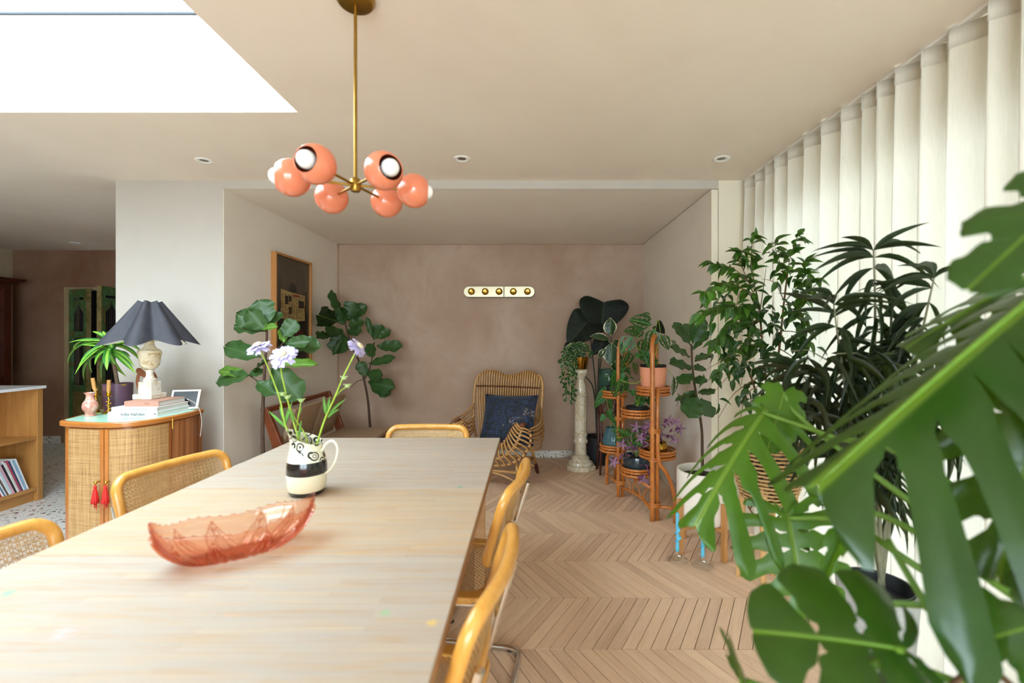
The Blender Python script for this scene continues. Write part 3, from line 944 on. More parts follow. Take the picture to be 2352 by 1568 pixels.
scabious('lavender scabious in full face with a cream centre, between the other two in the jug', [(650, 815, JY - 0.05), (645, 845, JY - 0.04), (654, 891, JY - 0.02), (666, 940, JY), (676, 975, JY), (686, 1012, JY), (694, 1080, JY)], (-0.05, -0.72, 0.62), 0.046,
         buds=[(649, 905, JY - .03, 0.4), (660, 912, JY - .03, 0.42), (692, 920, JY - .02, 0.75)], leaves=[(688, 1005, JY, 690, 965, JY, .009), (676, 970, JY, 664, 940, JY - .02, .009), (684, 960, JY, 692, 935, JY, .007)])
scabious('pale lavender scabious turned away to the right on the longest stem of the jug', [(823, 797, JY), (805, 832, JY), (788, 866, JY), (769, 912, JY), (746, 963, JY), (728, 1020, JY), (712, 1085, JY)], (0.75, -0.1, 0.62), 0.036,
         buds=[(790, 868, JY - .01, 0.42), (798, 886, JY - .01, 0.5)], leaves=[(750, 955, JY, 742, 912, JY - .01, .010), (752, 952, JY, 756, 910, JY + .01, .010), (755, 955, JY, 788, 915, JY - .02, .010), (752, 960, JY, 775, 938, JY - .02, .009)])
tag(MB().tube(px_path([(664, 930, JY + .01), (680, 965, JY + .01), (704, 1008, JY + .01), (704, 1080, JY)]), 0.0024, 6).build('bare_stem', M_stem, smooth=True), 'bare green flower stem leaning in the jug among the scabious', 'stem')

# ================================================================ pendant lamp
M_brass = simple('aged_brass', '#a5813a', 0.3, 1.0, var=0.12, scale=14)
M_coral = simple('coral_enamel', '#db7d5c', 0.18, coat=0.5)
M_inside = simple('shade_inside_oxblood', '#8a3a26', 0.45)
M_bulb = simple('opal_bulb', '#f2f1ef', 0.2, coat=0.4)
PC = Vector((-0.537, 1.405, 1.766))
lamp = thing('pendant_lamp', 'brass pendant lamp with six coral globe shades, hanging over the table', 'lamp', (PC.x, PC.y, ZC))
MB().lathe([(0.0, 0.0), (0.058, 0.0), (0.058, -0.012), (0.050, -0.022), (0.02, -0.027), (0.0, -0.027)], (PC.x, PC.y, ZC - 0.0004), 36).build('canopy', M_brass, lamp, smooth=40)
MB().tube([(PC.x, PC.y, ZC - 0.02), (PC.x, PC.y, PC.z)], 0.0052, 12).build('rod', M_brass, lamp, smooth=50)
MB().lathe([(0.0, -0.021), (0.012, -0.020), (0.0165, -0.013), (0.0165, 0.012), (0.012, 0.020), (0.006, 0.024), (0.0, 0.024)], PC, 24).build('hub', M_brass, lamp, smooth=40)
for k, a in enumerate((-104, -44, 18, 76, 136, 202)):
    d = Vector((math.cos(R(a)), math.sin(R(a)), 0)); g = PC + d * 0.176
    MB().tube([PC + d * 0.012, g - d * 0.046], 0.0042, 10).build('arm', M_brass, lamp, smooth=50)
    q = d.to_track_quat('Z', 'Y').to_matrix()
    RG = 0.054; b = MB(); op = R(42)
    pr_ = [(RG * math.sin(PI - (PI - op) * i / 18) if i else 0.0, RG * math.cos(PI - (PI - op) * i / 18)) for i in range(19)]
    b.lathe(pr_[:-1] + [pr_[-1]], g, 36, M=q)
    b.f.pop(); b.mi.pop()
    b.cur = 1
    ri = RG - 0.0022
    pi_ = [(ri * math.sin(op + (PI - op) * i / 18), ri * math.cos(op + (PI - op) * i / 18)) for i in range(19)]
    nb = len(b.v); b.lathe(pi_[:-1] + [(0.0, pi_[-1][1])], g, 36, M=q)
    # drop the disc that would close the mouth of the inner shell
    b.f = [f for f, m_ in zip(b.f, b.mi) if len(f) == 4]; b.mi = [0 if max(f) < nb else 1 for f in b.f]
    n0 = 18 * 36
    for i in range(36):
        b.f.append((n0 + i, n0 + (i + 1) % 36, nb + (i + 1) % 36, nb + i)); b.mi.append(0)
    sh = b.build('shade', [M_coral, M_inside], lamp, smooth=40)
    MB().lathe([(0.0, -0.047), (0.017, -0.047), (0.0175, -0.012), (0.014, -0.011), (0.0, -0.011)], g, 18, M=q).build('socket', M_white, sh, smooth=40)
    MB().lathe([(0.0, -0.012), (0.012, -0.010), (0.0135, 0.004), (0.019, 0.016), (0.0245, 0.029), (0.0245, 0.040), (0.020, 0.051), (0.012, 0.058), (0.0, 0.0605)], g, 24, M=q).build('bulb', M_bulb, sh, smooth=True)
# ================================================================ rattan cabinet by the pillar
M_cherry = wood('cherry_wood', '#94531f', '#b87334', (10, 10, 1.2), 0.32, 2.2, coat=0.3)
M_cherry_h = wood('cherry_edge', '#9a5722', '#bd7938', (1.5, 1.5, 16), 0.3, 3, coat=0.3)
M_tambour = None
def tambour():
    t = NT('striped_walnut_tambour')
    gx = t.noise(t.world((55, 55, 0.8)), 1.0, 3, 0.5)
    c = t.ramp(gx, [(0.35, col('#7d4a2b')), (0.5, col('#a0663d')), (0.66, col('#b97f52'))])
    t.base(c); t.pr(0.35, coat=0.2); t.bump(gx, 0.2, 0.002)
    return t.m
M_tambour = tambour()
def rattan_cloth():
    t = NT('woven_rattan_cloth')
    g = t.t.nodes.new('ShaderNodeNewGeometry')
    x, y, z = t.xyz(g.outputs['Position'])
    s = t.math('SUBTRACT', x, y)
    a = t.math('SINE', t.math('MULTIPLY', s, 900)); b = t.math('SINE', t.math('MULTIPLY', z, 1000))
    hv = t.math('MULTIPLY', a, b)
    n1 = t.noise(t.world((4, 4, 150)), 1.5, 3, 0.6); n2 = t.noise(t.world((110, 110, 3)), 1.5, 3, 0.6)
    f = t.math('ADD', t.math('MULTIPLY', n1, 0.5), t.math('MULTIPLY', n2, 0.5))
    c = t.ramp(f, [(0.32, col('#7d5833')), (0.46, col('#ab8351')), (0.6, col('#c29c68'))])
    c = t.mix(t.math('MULTIPLY', t.step(hv, 0.2, 0.9), 0.35), c, col('#7c5a34'))
    t.base(c); t.pr(0.6); t.bump(hv, 0.35, 0.002)
    return t.m
M_rat = rattan_cloth()
M_mint = NT('mint_glass_top'); M_mint.base(col('#a9d6c0')); M_mint.pr(0.22, coat=0.2); M_mint = M_mint.m
M_gold = simple('polished_brass', '#c99a3d', 0.18, 1.0)
M_red = simple('red_silk', '#cc1d18', 0.55, var=0.15, scale=60)
ZT = 0.85
front = catmull([(-2.530, 2.475, 0), (-2.508, 2.428, 0), (-2.455, 2.402, 0), (-2.34, 2.376, 0), (-2.225, 2.362, 0), (-2.130, 2.374, 0), (-2.065, 2.425, 0), (-2.022, 2.53, 0), (-2.007, 2.68, 0), (-2.03, 2.84, 0)], 10)
cabinet = thing('rattan_cabinet', 'curved honey wood cabinet with woven rattan doors, red tassels and a mint green top', 'cabinet', (-2.27, 2.62, 0))
def outward(i):
    a = front[max(0, i - 1)]; b = front[min(len(front) - 1, i + 1)]
    d = (b - a).normalized()
    return Vector((d.y, -d.x, 0))
fo_ = [outward(i) for i in range(len(front))]
def off(d): return [front[i] + fo_[i] * d for i in range(len(front))]
def pxof(p): return 1216 + FPX * p.x / p.y
top_out = [(p.x, p.y) for p in off(0.0)] + [(-2.653, 2.845)]
MB().prism(top_out, ZT - 0.028, ZT).build('top', M_cherry_h, cabinet, bevel=0.006, smooth=35)
ti = [(p.x, p.y) for p in off(-0.022)][2:-2] + [(-2.055, 2.815), (-2.618, 2.822)]
MB().prism(ti, ZT + 0.0001, ZT + 0.0014).build('glass_inlay', M_mint, cabinet)
bo = [(p.x, p.y) for p in off(-0.022)] + [(-2.630, 2.835)]
MB().prism(bo, 0.05, ZT - 0.0285).build('carcass', M_cherry, cabinet, smooth=35)
MB().prism([(x * 0.97 - 0.03 * 2.27, y * 0.97 + 0.03 * 2.62) for x, y in bo], 0.0, 0.05).build('plinth', M_cherry, cabinet, smooth=35)
def sheet(name, pa, pb, z0, z1, d, m, parent, th=0.004):
    idx = [i for i in range(len(front)) if pa <= pxof(front[i]) <= pb]
    i0, i1 = idx[0], idx[-1]
    def interp(target, i, j):
        a, b = pxof(front[i]), pxof(front[j]); t_ = (target - a) / (b - a) if abs(b - a) > 1e-6 else 0
        t_ = max(0, min(1, t_)); return (front[i].lerp(front[j], t_), fo_[i].lerp(fo_[j], t_))
    P = [interp(pa, max(0, i0 - 1), i0)] + [(front[i], fo_[i]) for i in idx] + [interp(pb, i1, min(len(front) - 1, i1 + 1))]
    o1 = [(p + n * (d)).to_2d() for p, n in P]; o0 = [(p + n * (d - th)).to_2d() for p, n in reversed(P)]
    return MB().prism([tuple(p) for p in o1 + o0], z0, z1).build(name, m, parent, smooth=35)
dz0, dz1 = 0.07, ZT - 0.034
for k, (pa, pb, s0, s1, kx) in enumerate(((150, 235.5, 2, 9, 220), (237.5, 397, 9, 6, 243.5))):
    d = sheet('door', pa, pb, dz0, dz1, -0.012, M_cherry, cabinet, 0.010)
    sheet('rattan_panel', pa + s0, pb - s1, dz0 + 0.02, dz1 - 0.004, -0.0095, M_rat, d, 0.003)
    if k == 0: sheet('stile', pb - s1, pb, dz0, dz1, -0.006, M_cherry, d, 0.006)
    else:
        sheet('stile', pa, pa + s0, dz0, dz1, -0.006, M_cherry, d, 0.006)
        hb = at(394.5, 970, 2.50)
        MB().tube([at(396.5, 961, 2.553), at(396.5, 985, 2.553)], 0.0026, 8).build('hinge', M_gold, d)
    kp = at(kx, 1108, 2.345)
    MB().ball(kp, 0.0085, 14, 9).tube([kp, kp + Vector((0, 0.02, 0))], 0.004, 8).build('knob', M_gold, d, smooth=True)
    tz = Vector((kp.x, kp.y - 0.004, kp.z))
    rfl = lambda a, z: 1 + 0.10 * math.sin(a * 9)
    tb = MB().lathe([(0.0, -0.012), (0.003, -0.014), (0.006, -0.018), (0.0065, -0.026), (0.005, -0.030), (0.008, -0.038), (0.013, -0.075), (0.0165, -0.105), (0.012, -0.107), (0.0, -0.107)], tz, 36, rfl)
    tb.tube([tz + Vector((0, 0, 0.004)), tz + Vector((0, 0, -0.014))], 0.0016, 6)
    rt = random.Random(k)
    for q in range(16):
        a = rt.uniform(0, 6.28); r_ = rt.uniform(0.002, 0.013)
        p = tz + Vector((r_ * math.cos(a), r_ * math.sin(a) * 0.6, -0.105))
        tb.tube([p, p + Vector((rt.uniform(-.003, .003), 0, -rt.uniform(0.012, 0.035)))], 0.0009, 4)
    tb.build('tassel', M_red, d, smooth=True)
sheet('end_panel', 399, 470, dz0, dz1, -0.012, M_tambour, cabinet, 0.010)

# ---- books under the lamp
def text_mesh(s, size, m, name='lettering', bold=0.0):
    cu = bpy.data.curves.new('letter_curve', 'FONT'); cu.body = s; cu.size = size; cu.align_x = 'CENTER'; cu.align_y = 'CENTER'; cu.extrude = 0.0002; cu.offset = bold
    o = bpy.data.objects.new('letter_curve', cu); C.objects.link(o)
    dg = bpy.context.evaluated_depsgraph_get(); dg.update()
    me = bpy.data.meshes.new_from_object(o.evaluated_get(dg)); me.name = name
    me.materials.clear(); me.materials.append(m)
    bpy.data.objects.remove(o); bpy.data.curves.remove(cu)
    return me
M_paper = simple('page_edges', '#d9d6d0', 0.8, var=0.06, scale=120, stretch=(1, 1, 30))
M_ink = simple('black_ink', '#1b1a1f', 0.6)
M_greyink = simple('grey_ink', '#5c5a5c', 0.6)
M_foil = simple('gold_foil', '#c59a5e', 0.35, 0.8)
def book(label, x0, x1, y0, y1, z0, z1, cover, text=None, group='books stacked under the lamp'):
    t = thing('book', label, 'book', ((x0 + x1) / 2, (y0 + y1) / 2, z0), group=group)
    c = MB().box(x0, x1, y0, y1, z0, z0 + 0.0025).box(x0, x1, y0, y1, z1 - 0.0025, z1).box(x0, x1, y0, y0 + 0.003, z0 + 0.0025, z1 - 0.0025)
    c.build('cover', cover, t, bevel=0.0008)
    MB().box(x0 + 0.004, x1 - 0.004, y0 + 0.0032, y1 - 0.004, z0 + 0.0026, z1 - 0.0026).build('pages', M_paper, t)
    for (s, size, cx, m, bold) in text or ():
        me = text_mesh(s, size, m, bold=bold)
        put('lettering', me, t, Matrix.Translation((cx, y0 - 0.0003, (z0 + z1) / 2)) @ Matrix.Rotation(R(90), 4, 'X'))
    return t
M_bk1 = simple('white_cover', '#efeff1', 0.35, coat=0.2); M_bk2 = simple('pale_grey_cover', '#e7e7ea', 0.4); M_bk3 = simple('dusty_pink_cloth', '#b48470', 0.7, var=0.05, scale=90, bump=0.2, bscale=300)
book('white book with bold black lower-case lettering, at the bottom of the stack under the lamp', -2.356, -2.079, 2.5425, 2.795, ZT + 0.0018, 0.877, M_bk1, [('india mahdavi', 0.025, -2.215, M_ink, 0.0004), ('\u2665', 0.008, -2.092, M_ink, 0.0002)])
book('pale book with thin grey capitals, in the middle of the stack under the lamp', -2.339, -2.083, 2.546, 2.786, 0.8775, 0.9025, M_bk2, [('LIVE BEAUTIFUL', 0.0165, -2.195, M_greyink, 0.0), ('\u2022', 0.016, -2.094, M_ink, 0.0003)])
book('dusty pink cloth-bound book on top of the stack, directly under the lamp base', -2.292, -2.097, 2.574, 2.778, 0.903, 0.932, M_bk3, [('VOYA', 0.012, -2.165, M_foil, 0.0)])

# ---- lamp with a scalloped shade
def alabaster(name, a, b, v):
    t = NT(name)
    n = t.noise(t.coord('Object'), 9, 6, 0.65, 2.2)
    c = t.ramp(n, [(0.35, col(a)), (0.5, col(b)), (0.56, col(v)), (0.62, col(b))])
    t.base(c); t.pr(0.22, coat=0.4)
    t.p.inputs['Subsurface Weight'].default_value = 0.15; t.p.inputs['Subsurface Radius'].default_value = (0.02, 0.015, 0.01)
    return t.m
M_alab = alabaster('white_alabaster', '#f0ece4', '#e6ded0', '#c9b796')
M_alab2 = alabaster('veined_alabaster', '#e8dcc4', '#dccdb0', '#b89b6c')
M_shade = simple('charcoal_slub_silk', '#302f36', 0.7, var=0.22, scale=30, stretch=(1, 1, 0.15), bump=0.25, bscale=120)
M_lining = simple('white_shade_lining', '#efece6', 0.7)
LX, LY = -2.252, 2.70
tl = thing('table_lamp', 'alabaster urn table lamp with a scalloped charcoal shade, standing on a stack of books', 'lamp', (LX, LY, 0.9325))
MB().box(LX - 0.056, LX + 0.056, LY - 0.056, LY + 0.056, 0.9325, 0.962).build('plinth', M_alab, tl, bevel=0.003)
MB().box(LX - 0.038, LX + 0.038, LY - 0.038, LY + 0.038, 0.9625, 1.032).build('block', M_alab, tl, bevel=0.003)
MB().lathe([(0.0, 1.0325), (0.032, 1.0325), (0.034, 1.042), (0.026, 1.052), (0.019, 1.065), (0.018, 1.083), (0.022, 1.098), (0.021, 1.102), (0.0, 1.103)], (LX, LY, 0), 32).build('foot', M_alab, tl, smooth=40)
fl = lambda a, z: 1 + 0.022 * abs(math.sin(a * 6 + z * 26)) if 1.11 < z < 1.20 else 1
MB().lathe([(0.0, 1.1035), (0.022, 1.104), (0.034, 1.112), (0.044, 1.126), (0.049, 1.146), (0.0515, 1.168), (0.0535, 1.185), (0.058, 1.197), (0.0595, 1.203), (0.057, 1.209), (0.057, 1.213), (0.050, 1.220), (0.034, 1.229), (0.026, 1.240), (0.021, 1.258), (0.0185, 1.30), (0.0, 1.30)], (LX, LY, 0), 60, fl).build('urn', M_alab2, tl, smooth=40)
MB().tube([(LX, LY, 1.30), (LX, LY, 1.47)], 0.006, 8).build('lamp_holder', M_gold, tl)
NSH = 7
def shade_pt(i, j, off_=0.0):
    a = 2 * PI * i / (NSH * 16); v = j / 10
    w = math.cos(a * NSH + 2.2)
    r = 0.050 + (0.205 - 0.050) * (1 - v) + w * (0.007 + 0.034 * (1 - v)) + off_
    z = 1.262 + (1.506 - 1.262) * v + (1 - v) * (0.016 * -w) + v * 0.004 * w
    return Vector((LX + r * math.cos(a), LY + r * math.sin(a), z))
MB().grid(lambda i, j: shade_pt(i, j), NSH * 16, 10).build('shade', M_shade, tl, smooth=True)
MB().grid(lambda i, j: shade_pt(i, j, -0.0035) + Vector((0, 0, 0.0006)), NSH * 16, 10).build('shade_lining', M_lining, tl, smooth=True)
tag(MB().tube(catmull([at(430, 916, 2.63), at(447, 925, 2.68), at(458, 940, 2.72), at(463, 965, 2.77), at(461, 995, 2.81), at(455, 1030, 2.86), at(448, 1080, 2.92), at(446, 1160, 2.98)], 6), 0.0022, 6).build('lamp_cord', M_white, smooth=True), 'thin white cord trailing over the end of the rattan cabinet', 'cord')
# ---- tablet
tb = thing('tablet', 'white-framed tablet leaning behind the books on the cabinet', 'tablet', (-2.115, 2.785, ZT + 0.0018))
Mt = Matrix.Rotation(R(14), 3, 'Z') @ Matrix.Rotation(R(-24), 3, 'X')
ct = Vector((-2.118, 2.80, ZT + 0.062))
MB().obox(ct, 0.155, 0.007, 0.122, Mt).build('case', M_white, tb, bevel=0.002)
MB().obox(ct + Mt @ Vector((0, -0.0038, 0)), 0.130, 0.001, 0.100, Mt).build('screen', simple('dark_screen', '#0c0d12', 0.35), tb)

# ---- vase, candlesticks, potted dracaena
def marble():
    t = NT('pink_marble')
    n = t.noise(t.coord('Object'), 22, 6, 0.7, 1.6)
    t.base(t.ramp(n, [(0.3, col('#a2584e')), (0.48, col('#c58374')), (0.62, col('#d9a898')), (0.75, col('#b56d62'))])); t.pr(0.2, coat=0.4)
    return t.m
vz = ZT + 0.0018
vp = (-2.474, 2.563, vz)
tag(MB().lathe([(0.0, 0.0), (0.026, 0.0), (0.027, 0.005), (0.019, 0.011), (0.024, 0.022), (0.034, 0.042), (0.036, 0.056), (0.032, 0.074), (0.021, 0.092), (0.0175, 0.106), (0.019, 0.120), (0.026, 0.129), (0.0275, 0.132), (0.024, 0.132), (0.015, 0.118), (0.013, 0.10), (0.0, 0.098)], vp, 36).build('bud_vase', marble(), smooth=50), 'small pink marble vase on the mint green cabinet top', 'vase')
M_wax = simple('beeswax', '#b98445', 0.5, var=0.1, scale=40)
def candlestick(label, x, y, lean, top):
    t = thing('candlestick', label, 'candlestick', (x, y, vz), group='brass candlesticks on the rattan cabinet')
    b = MB().lathe([(0.0, 0.0), (0.030, 0.0), (0.031, 0.004), (0.018, 0.010), (0.007, 0.018), (0.0055, 0.03), (0.008, 0.045), (0.005, 0.055), (0.007, 0.072), (0.005, 0.080), (0.005, 0.096), (0.0075, 0.098), (0.024, 0.102), (0.026, 0.105), (0.022, 0.105), (0.008, 0.103), (0.011, 0.108), (0.0125, 0.118), (0.0115, 0.126), (0.0, 0.126)], (x, y, vz), 26)
    for k in range(7):   # chased leaves round the stem
        a = k * 2.4; z = vz + 0.022 + k * 0.010
        p = Vector((x, y, z)); d = Vector((math.cos(a), math.sin(a), 0.5))
        b.ball(p + d * 0.009, 0.0065, 8, 5, None, (1, 1, 0.7))
    b.build('stand', M_gold, t, smooth=50)
    MB().tube([(x, y, vz + 0.1265), (x + lean, y, vz + 0.145), (x + lean * 1.9, y, top)], 0.0095, 14).build('candle', M_wax, t, smooth=40)
candlestick('brass candlestick with a leaning beeswax candle, behind the pink marble vase', -2.545, 2.672, -0.010, 1.055)
candlestick('brass candlestick with an upright beeswax candle, in front of the purple pot', -2.455, 2.655, 0.001, 1.045)

def purple_pot():
    t = NT('purple_pot_gold_blots')
    x, y, z = t.xyz(t.coord('Object'))
    vo = t.n('ShaderNodeTexVoronoi'); vo.inputs['Scale'].default_value = 19; vo.inputs['Randomness'].default_value = 0.8
    t.t.links.new(t.coord('Object'), vo.inputs['Vector'])
    d = t.math('ADD', vo.outputs['Distance'], t.math('MULTIPLY', t.noise(t.coord('Object'), 70, 3), 0.22))
    bl = t.math('SUBTRACT', 1.0, t.step(d, 0.36, 0.45))
    ln = t.step(t.math('SINE', t.math('MULTIPLY', z, 620)), 0.55, 0.95)
    c = t.mix(t.math('MULTIPLY', ln, 0.5), col('#5c3f52'), col('#392534'))
    c = t.mix(t.math('MULTIPLY', bl, 0.9), c, col('#8a6a35'))
    t.base(c); t.pr(0.4)
    return t.m
M_soil = simple('potting_soil', '#2c211a', 0.95, var=0.3, scale=60, bump=0.8, bscale=120)
def pot(t, c, prof, m, soil_z, soil_r, n=40, name='pot'):
    MB().lathe(prof, c, n).build(name, m, t, smooth=45)
    MB().lathe([(0.0, soil_z - 0.01), (soil_r, soil_z - 0.01), (soil_r, soil_z), (0.0, soil_z + 0.004)], c, 24).build('soil', M_soil, t)
PX, PY = -2.500, 2.765
dr = thing('potted_dracaena', 'dragon plant with long arching leaves in a purple pot with gold blots', 'potted plant', (PX, PY, vz))
pot(dr, (PX, PY, vz), [(0.0, 0.0), (0.066, 0.0), (0.069, 0.01), (0.0725, 0.155), (0.0725, 0.163), (0.068, 0.163), (0.066, 0.12), (0.0, 0.12)], purple_pot(), 0.135, 0.066)
M_cane_ = simple('ringed_cane_stem', '#6f5a46', 0.8, var=0.25, scale=40, stretch=(1, 1, 6), bump=0.6, bscale=60)
DY = PY
st = catmull([at(275, 905, DY), at(268, 870, DY), at(262, 835, DY - 0.01), at(258, 805, DY - 0.02), at(256, 790, DY - 0.02)], 4)
MB().tube(st, 0.010, 10).build('stem', M_cane_, dr, smooth=True)
M_drac = leaf_mat('dracaena_leaf', '#2f7a2a', '#a9cf55', 0.35, veins=0.01, lw=0.09, trans=0.2, centre=('#8fc23c', 0.22))
M_dead = simple('dried_leaf', '#8a5132', 0.8, var=0.2, scale=12)
def strap_mesh(name, m, droop):
    n = 9
    def P(i, j):
        u = i / n; v = j - 1
        w = 0.5 * min(1, 0.35 + u * 3) * (1 - max(0, (u - 0.55) / 0.45) ** 1.7)
        return Vector((v * max(w, 0.02), u, 4 * droop * u * (1 - u) + abs(v) * w * 0.06))
    return MB().grid(P, n, 2).mesh(name, m, smooth=True)
STRAP = [strap_mesh('leaf', M_drac, d) for d in (0.08, 0.16, 0.22)]
rr = random.Random(4)
tips = [(157, 787), (168, 806), (155, 838), (172, 860), (193, 872), (212, 856), (234, 873), (212, 761), (236, 760), (300, 775), (316, 792), (322, 830), (312, 858), (291, 865), (270, 842), (190, 792), (180, 845), (218, 838), (246, 850), (300, 820), (330, 815), (276, 765), (205, 815), (310, 842)]
for k, (tx, ty) in enumerate(tips):
    bx, by = 256 + rr.uniform(-5, 7), 796 + rr.uniform(-12, 14)
    dY = rr.uniform(-0.16, 0.10)
    put('leaf', STRAP[k % 3], dr, frame_from(at(bx, by, DY - 0.02), at(tx, ty, DY + dY), (0, -0.5, 0.85), 0.036 * rr.uniform(0.8, 1.15)))
DEAD = strap_mesh('dried_leaf', M_dead, 0.1)
for (bx, by, tx, ty, w) in ((315, 846, 340, 868, 0.035), (322, 850, 318, 898, 0.02), (340, 850, 362, 868, 0.03)):
    put('dried_leaf', DEAD, dr, frame_from(at(bx, by, DY + 0.02), at(tx, ty, DY + 0.02), (0.2, -0.9, 0.3), w))

# ================================================================ kitchen island with magazines
M_oak = wood('golden_oak', '#a5713a', '#c18d50', (10, 10, 1.0), 0.4, 2.6)
M_oak_h = wood('golden_oak_boards', '#a06d38', '#bf8b4f', (10, 1.0, 10), 0.4, 2.6)
M_worktop = simple('white_worktop', '#e4e4e6', 0.25)
IX = -3.89
isl = thing('kitchen_island', 'oak kitchen island with open shelves and a white worktop', 'kitchen island', (-4.3, 2.6, 0))
MB().box(-4.9, IX + 0.012, 1.5, 3.655, 0.884, 0.906).build('worktop', M_worktop, isl, bevel=0.002)
MB().box(-4.5, IX, 3.60, 3.64, 0, 0.8835).build('end_panel', M_oak, isl, bevel=0.002)
MB().box(-4.155, -4.135, 1.6, 3.599, 0.07, 0.8835).build('back_panel', M_oak, isl)
MB().box(-4.134, IX - 0.004, 1.6, 3.599, 0.487, 0.507).build('shelf', M_oak_h, isl, bevel=0.0015)
MB().box(-4.134, IX - 0.002, 1.6, 3.599, 0.085, 0.110).build('shelf', M_oak_h, isl, bevel=0.0015)
MB().box(-4.13, IX - 0.03, 1.6, 3.599, 0.0, 0.0845).build('plinth', M_oak_h, isl)
MB().box(-4.134, IX - 0.004, 2.62, 2.645, 0.1105, 0.8835).build('divider', M_oak, isl)
cols_ = ['#eceaea', '#8fb3cf', '#e6e2e4', '#3a4a6a', '#b04a62', '#d8d2cc', '#efe9ea', '#2d2c33', '#d7a6b4', '#c9dbe6', '#f0eeee', '#6b5a52', '#dadfe8', '#4f6f96', '#f1efee', '#a8344a', '#dcd6d6', '#e9e9ee', '#20242c', '#cfd7db', '#ebe6e0']
rr = random.Random(11)
names_c = {'#8fb3cf': 'pale blue', '#3a4a6a': 'navy', '#b04a62': 'rose', '#2d2c33': 'black', '#d7a6b4': 'pink', '#6b5a52': 'brown', '#4f6f96': 'blue', '#a8344a': 'crimson', '#20242c': 'charcoal'}
y = 3.555
zs_ = 0.1105
seen_c = {}
for k, h in enumerate(cols_):
    th = rr.uniform(0.006, 0.014); hh = rr.uniform(0.255, 0.285)
    ang = R(19 + k * 0.35)
    M = Matrix.Rotation(ang, 3, 'X')
    m = simple('magazine_cover', h, 0.35, var=0.12, scale=14, coat=0.2)
    bot = Vector((IX - 0.125, y, zs_))
    c = bot + M @ Vector((0, -th / 2, hh / 2))
    c.z += 0.0
    t = thing('magazine', '', 'magazine', bot, group='magazines on the lower shelf of the island')
    if k == 0: lab = 'pale magazine at the far end of the row on the island shelf'
    elif h in names_c: lab = '%s magazine leaning in the row on the lower island shelf' % names_c[h]
    else:
        j = next((q for q in range(k - 1, -1, -1) if cols_[q] in names_c), None)
        lab = '%s pale magazine after the %s one on the island shelf, towards the camera' % (('first', 'second', 'third')[k - (j if j is not None else 0) - 1], names_c[cols_[j]] if j is not None else 'end')
    t['label'] = lab
    MB().obox(c, 0.21, th, hh, M).build('cover', m, t)
    MB().obox(c + Vector((-0.0008, 0, 0)) + M @ Vector((0, 0, 0.0008)), 0.207, th * 0.7, hh, M).build('pages', M_paper, t)
    y -= (th + 0.0012) / math.cos(ang) + 0.0005

# ================================================================ carved green doors in the far wall
def peeled(name='peeling_green_paint', g1='#3f6b3c', g2='#5d8a55', w='#8a6a35'):
    t = NT(name)
    n = t.noise(t.world((1, 1, 0.7)), 11, 6, 0.68, 0.8); n2 = t.noise(t.world(), 40, 3)
    c = t.ramp(n, [(0.34, col(w)), (0.43, col('#6d6b35')), (0.47, col(g1)), (0.62, col(g2)), (0.70, col('#a8935a'))])
    t.base(t.mix(t.math('MULTIPLY', n2, 0.35), c, col('#3a2f1d'))); t.pr(0.7); t.bump(n, 0.4, 0.006)
    return t.m
M_green = peeled()
M_bare = peeled('worn_ochre_wood', '#8d7a48', '#9c8c5a', '#6e5a34')
M_jamb = wood('pale_door_jamb', '#9a8462', '#b8a37e', (9, 9, 1), 0.7, 2.5)
d1 = thing('door_1', None, None, (DX0, 5.55, 0)); d1['kind'] = 'structure'
for a, b, z0, z1 in ((DX0, DX0 + 0.055, 0, DZ), (DX1 - 0.055, DX1, 0, DZ), (DX0 + 0.055, DX1 - 0.055, DZ - 0.03, DZ)):
    MB().box(a, b, 5.525, 5.66, z0, z1).build('jamb', M_jamb, d1)
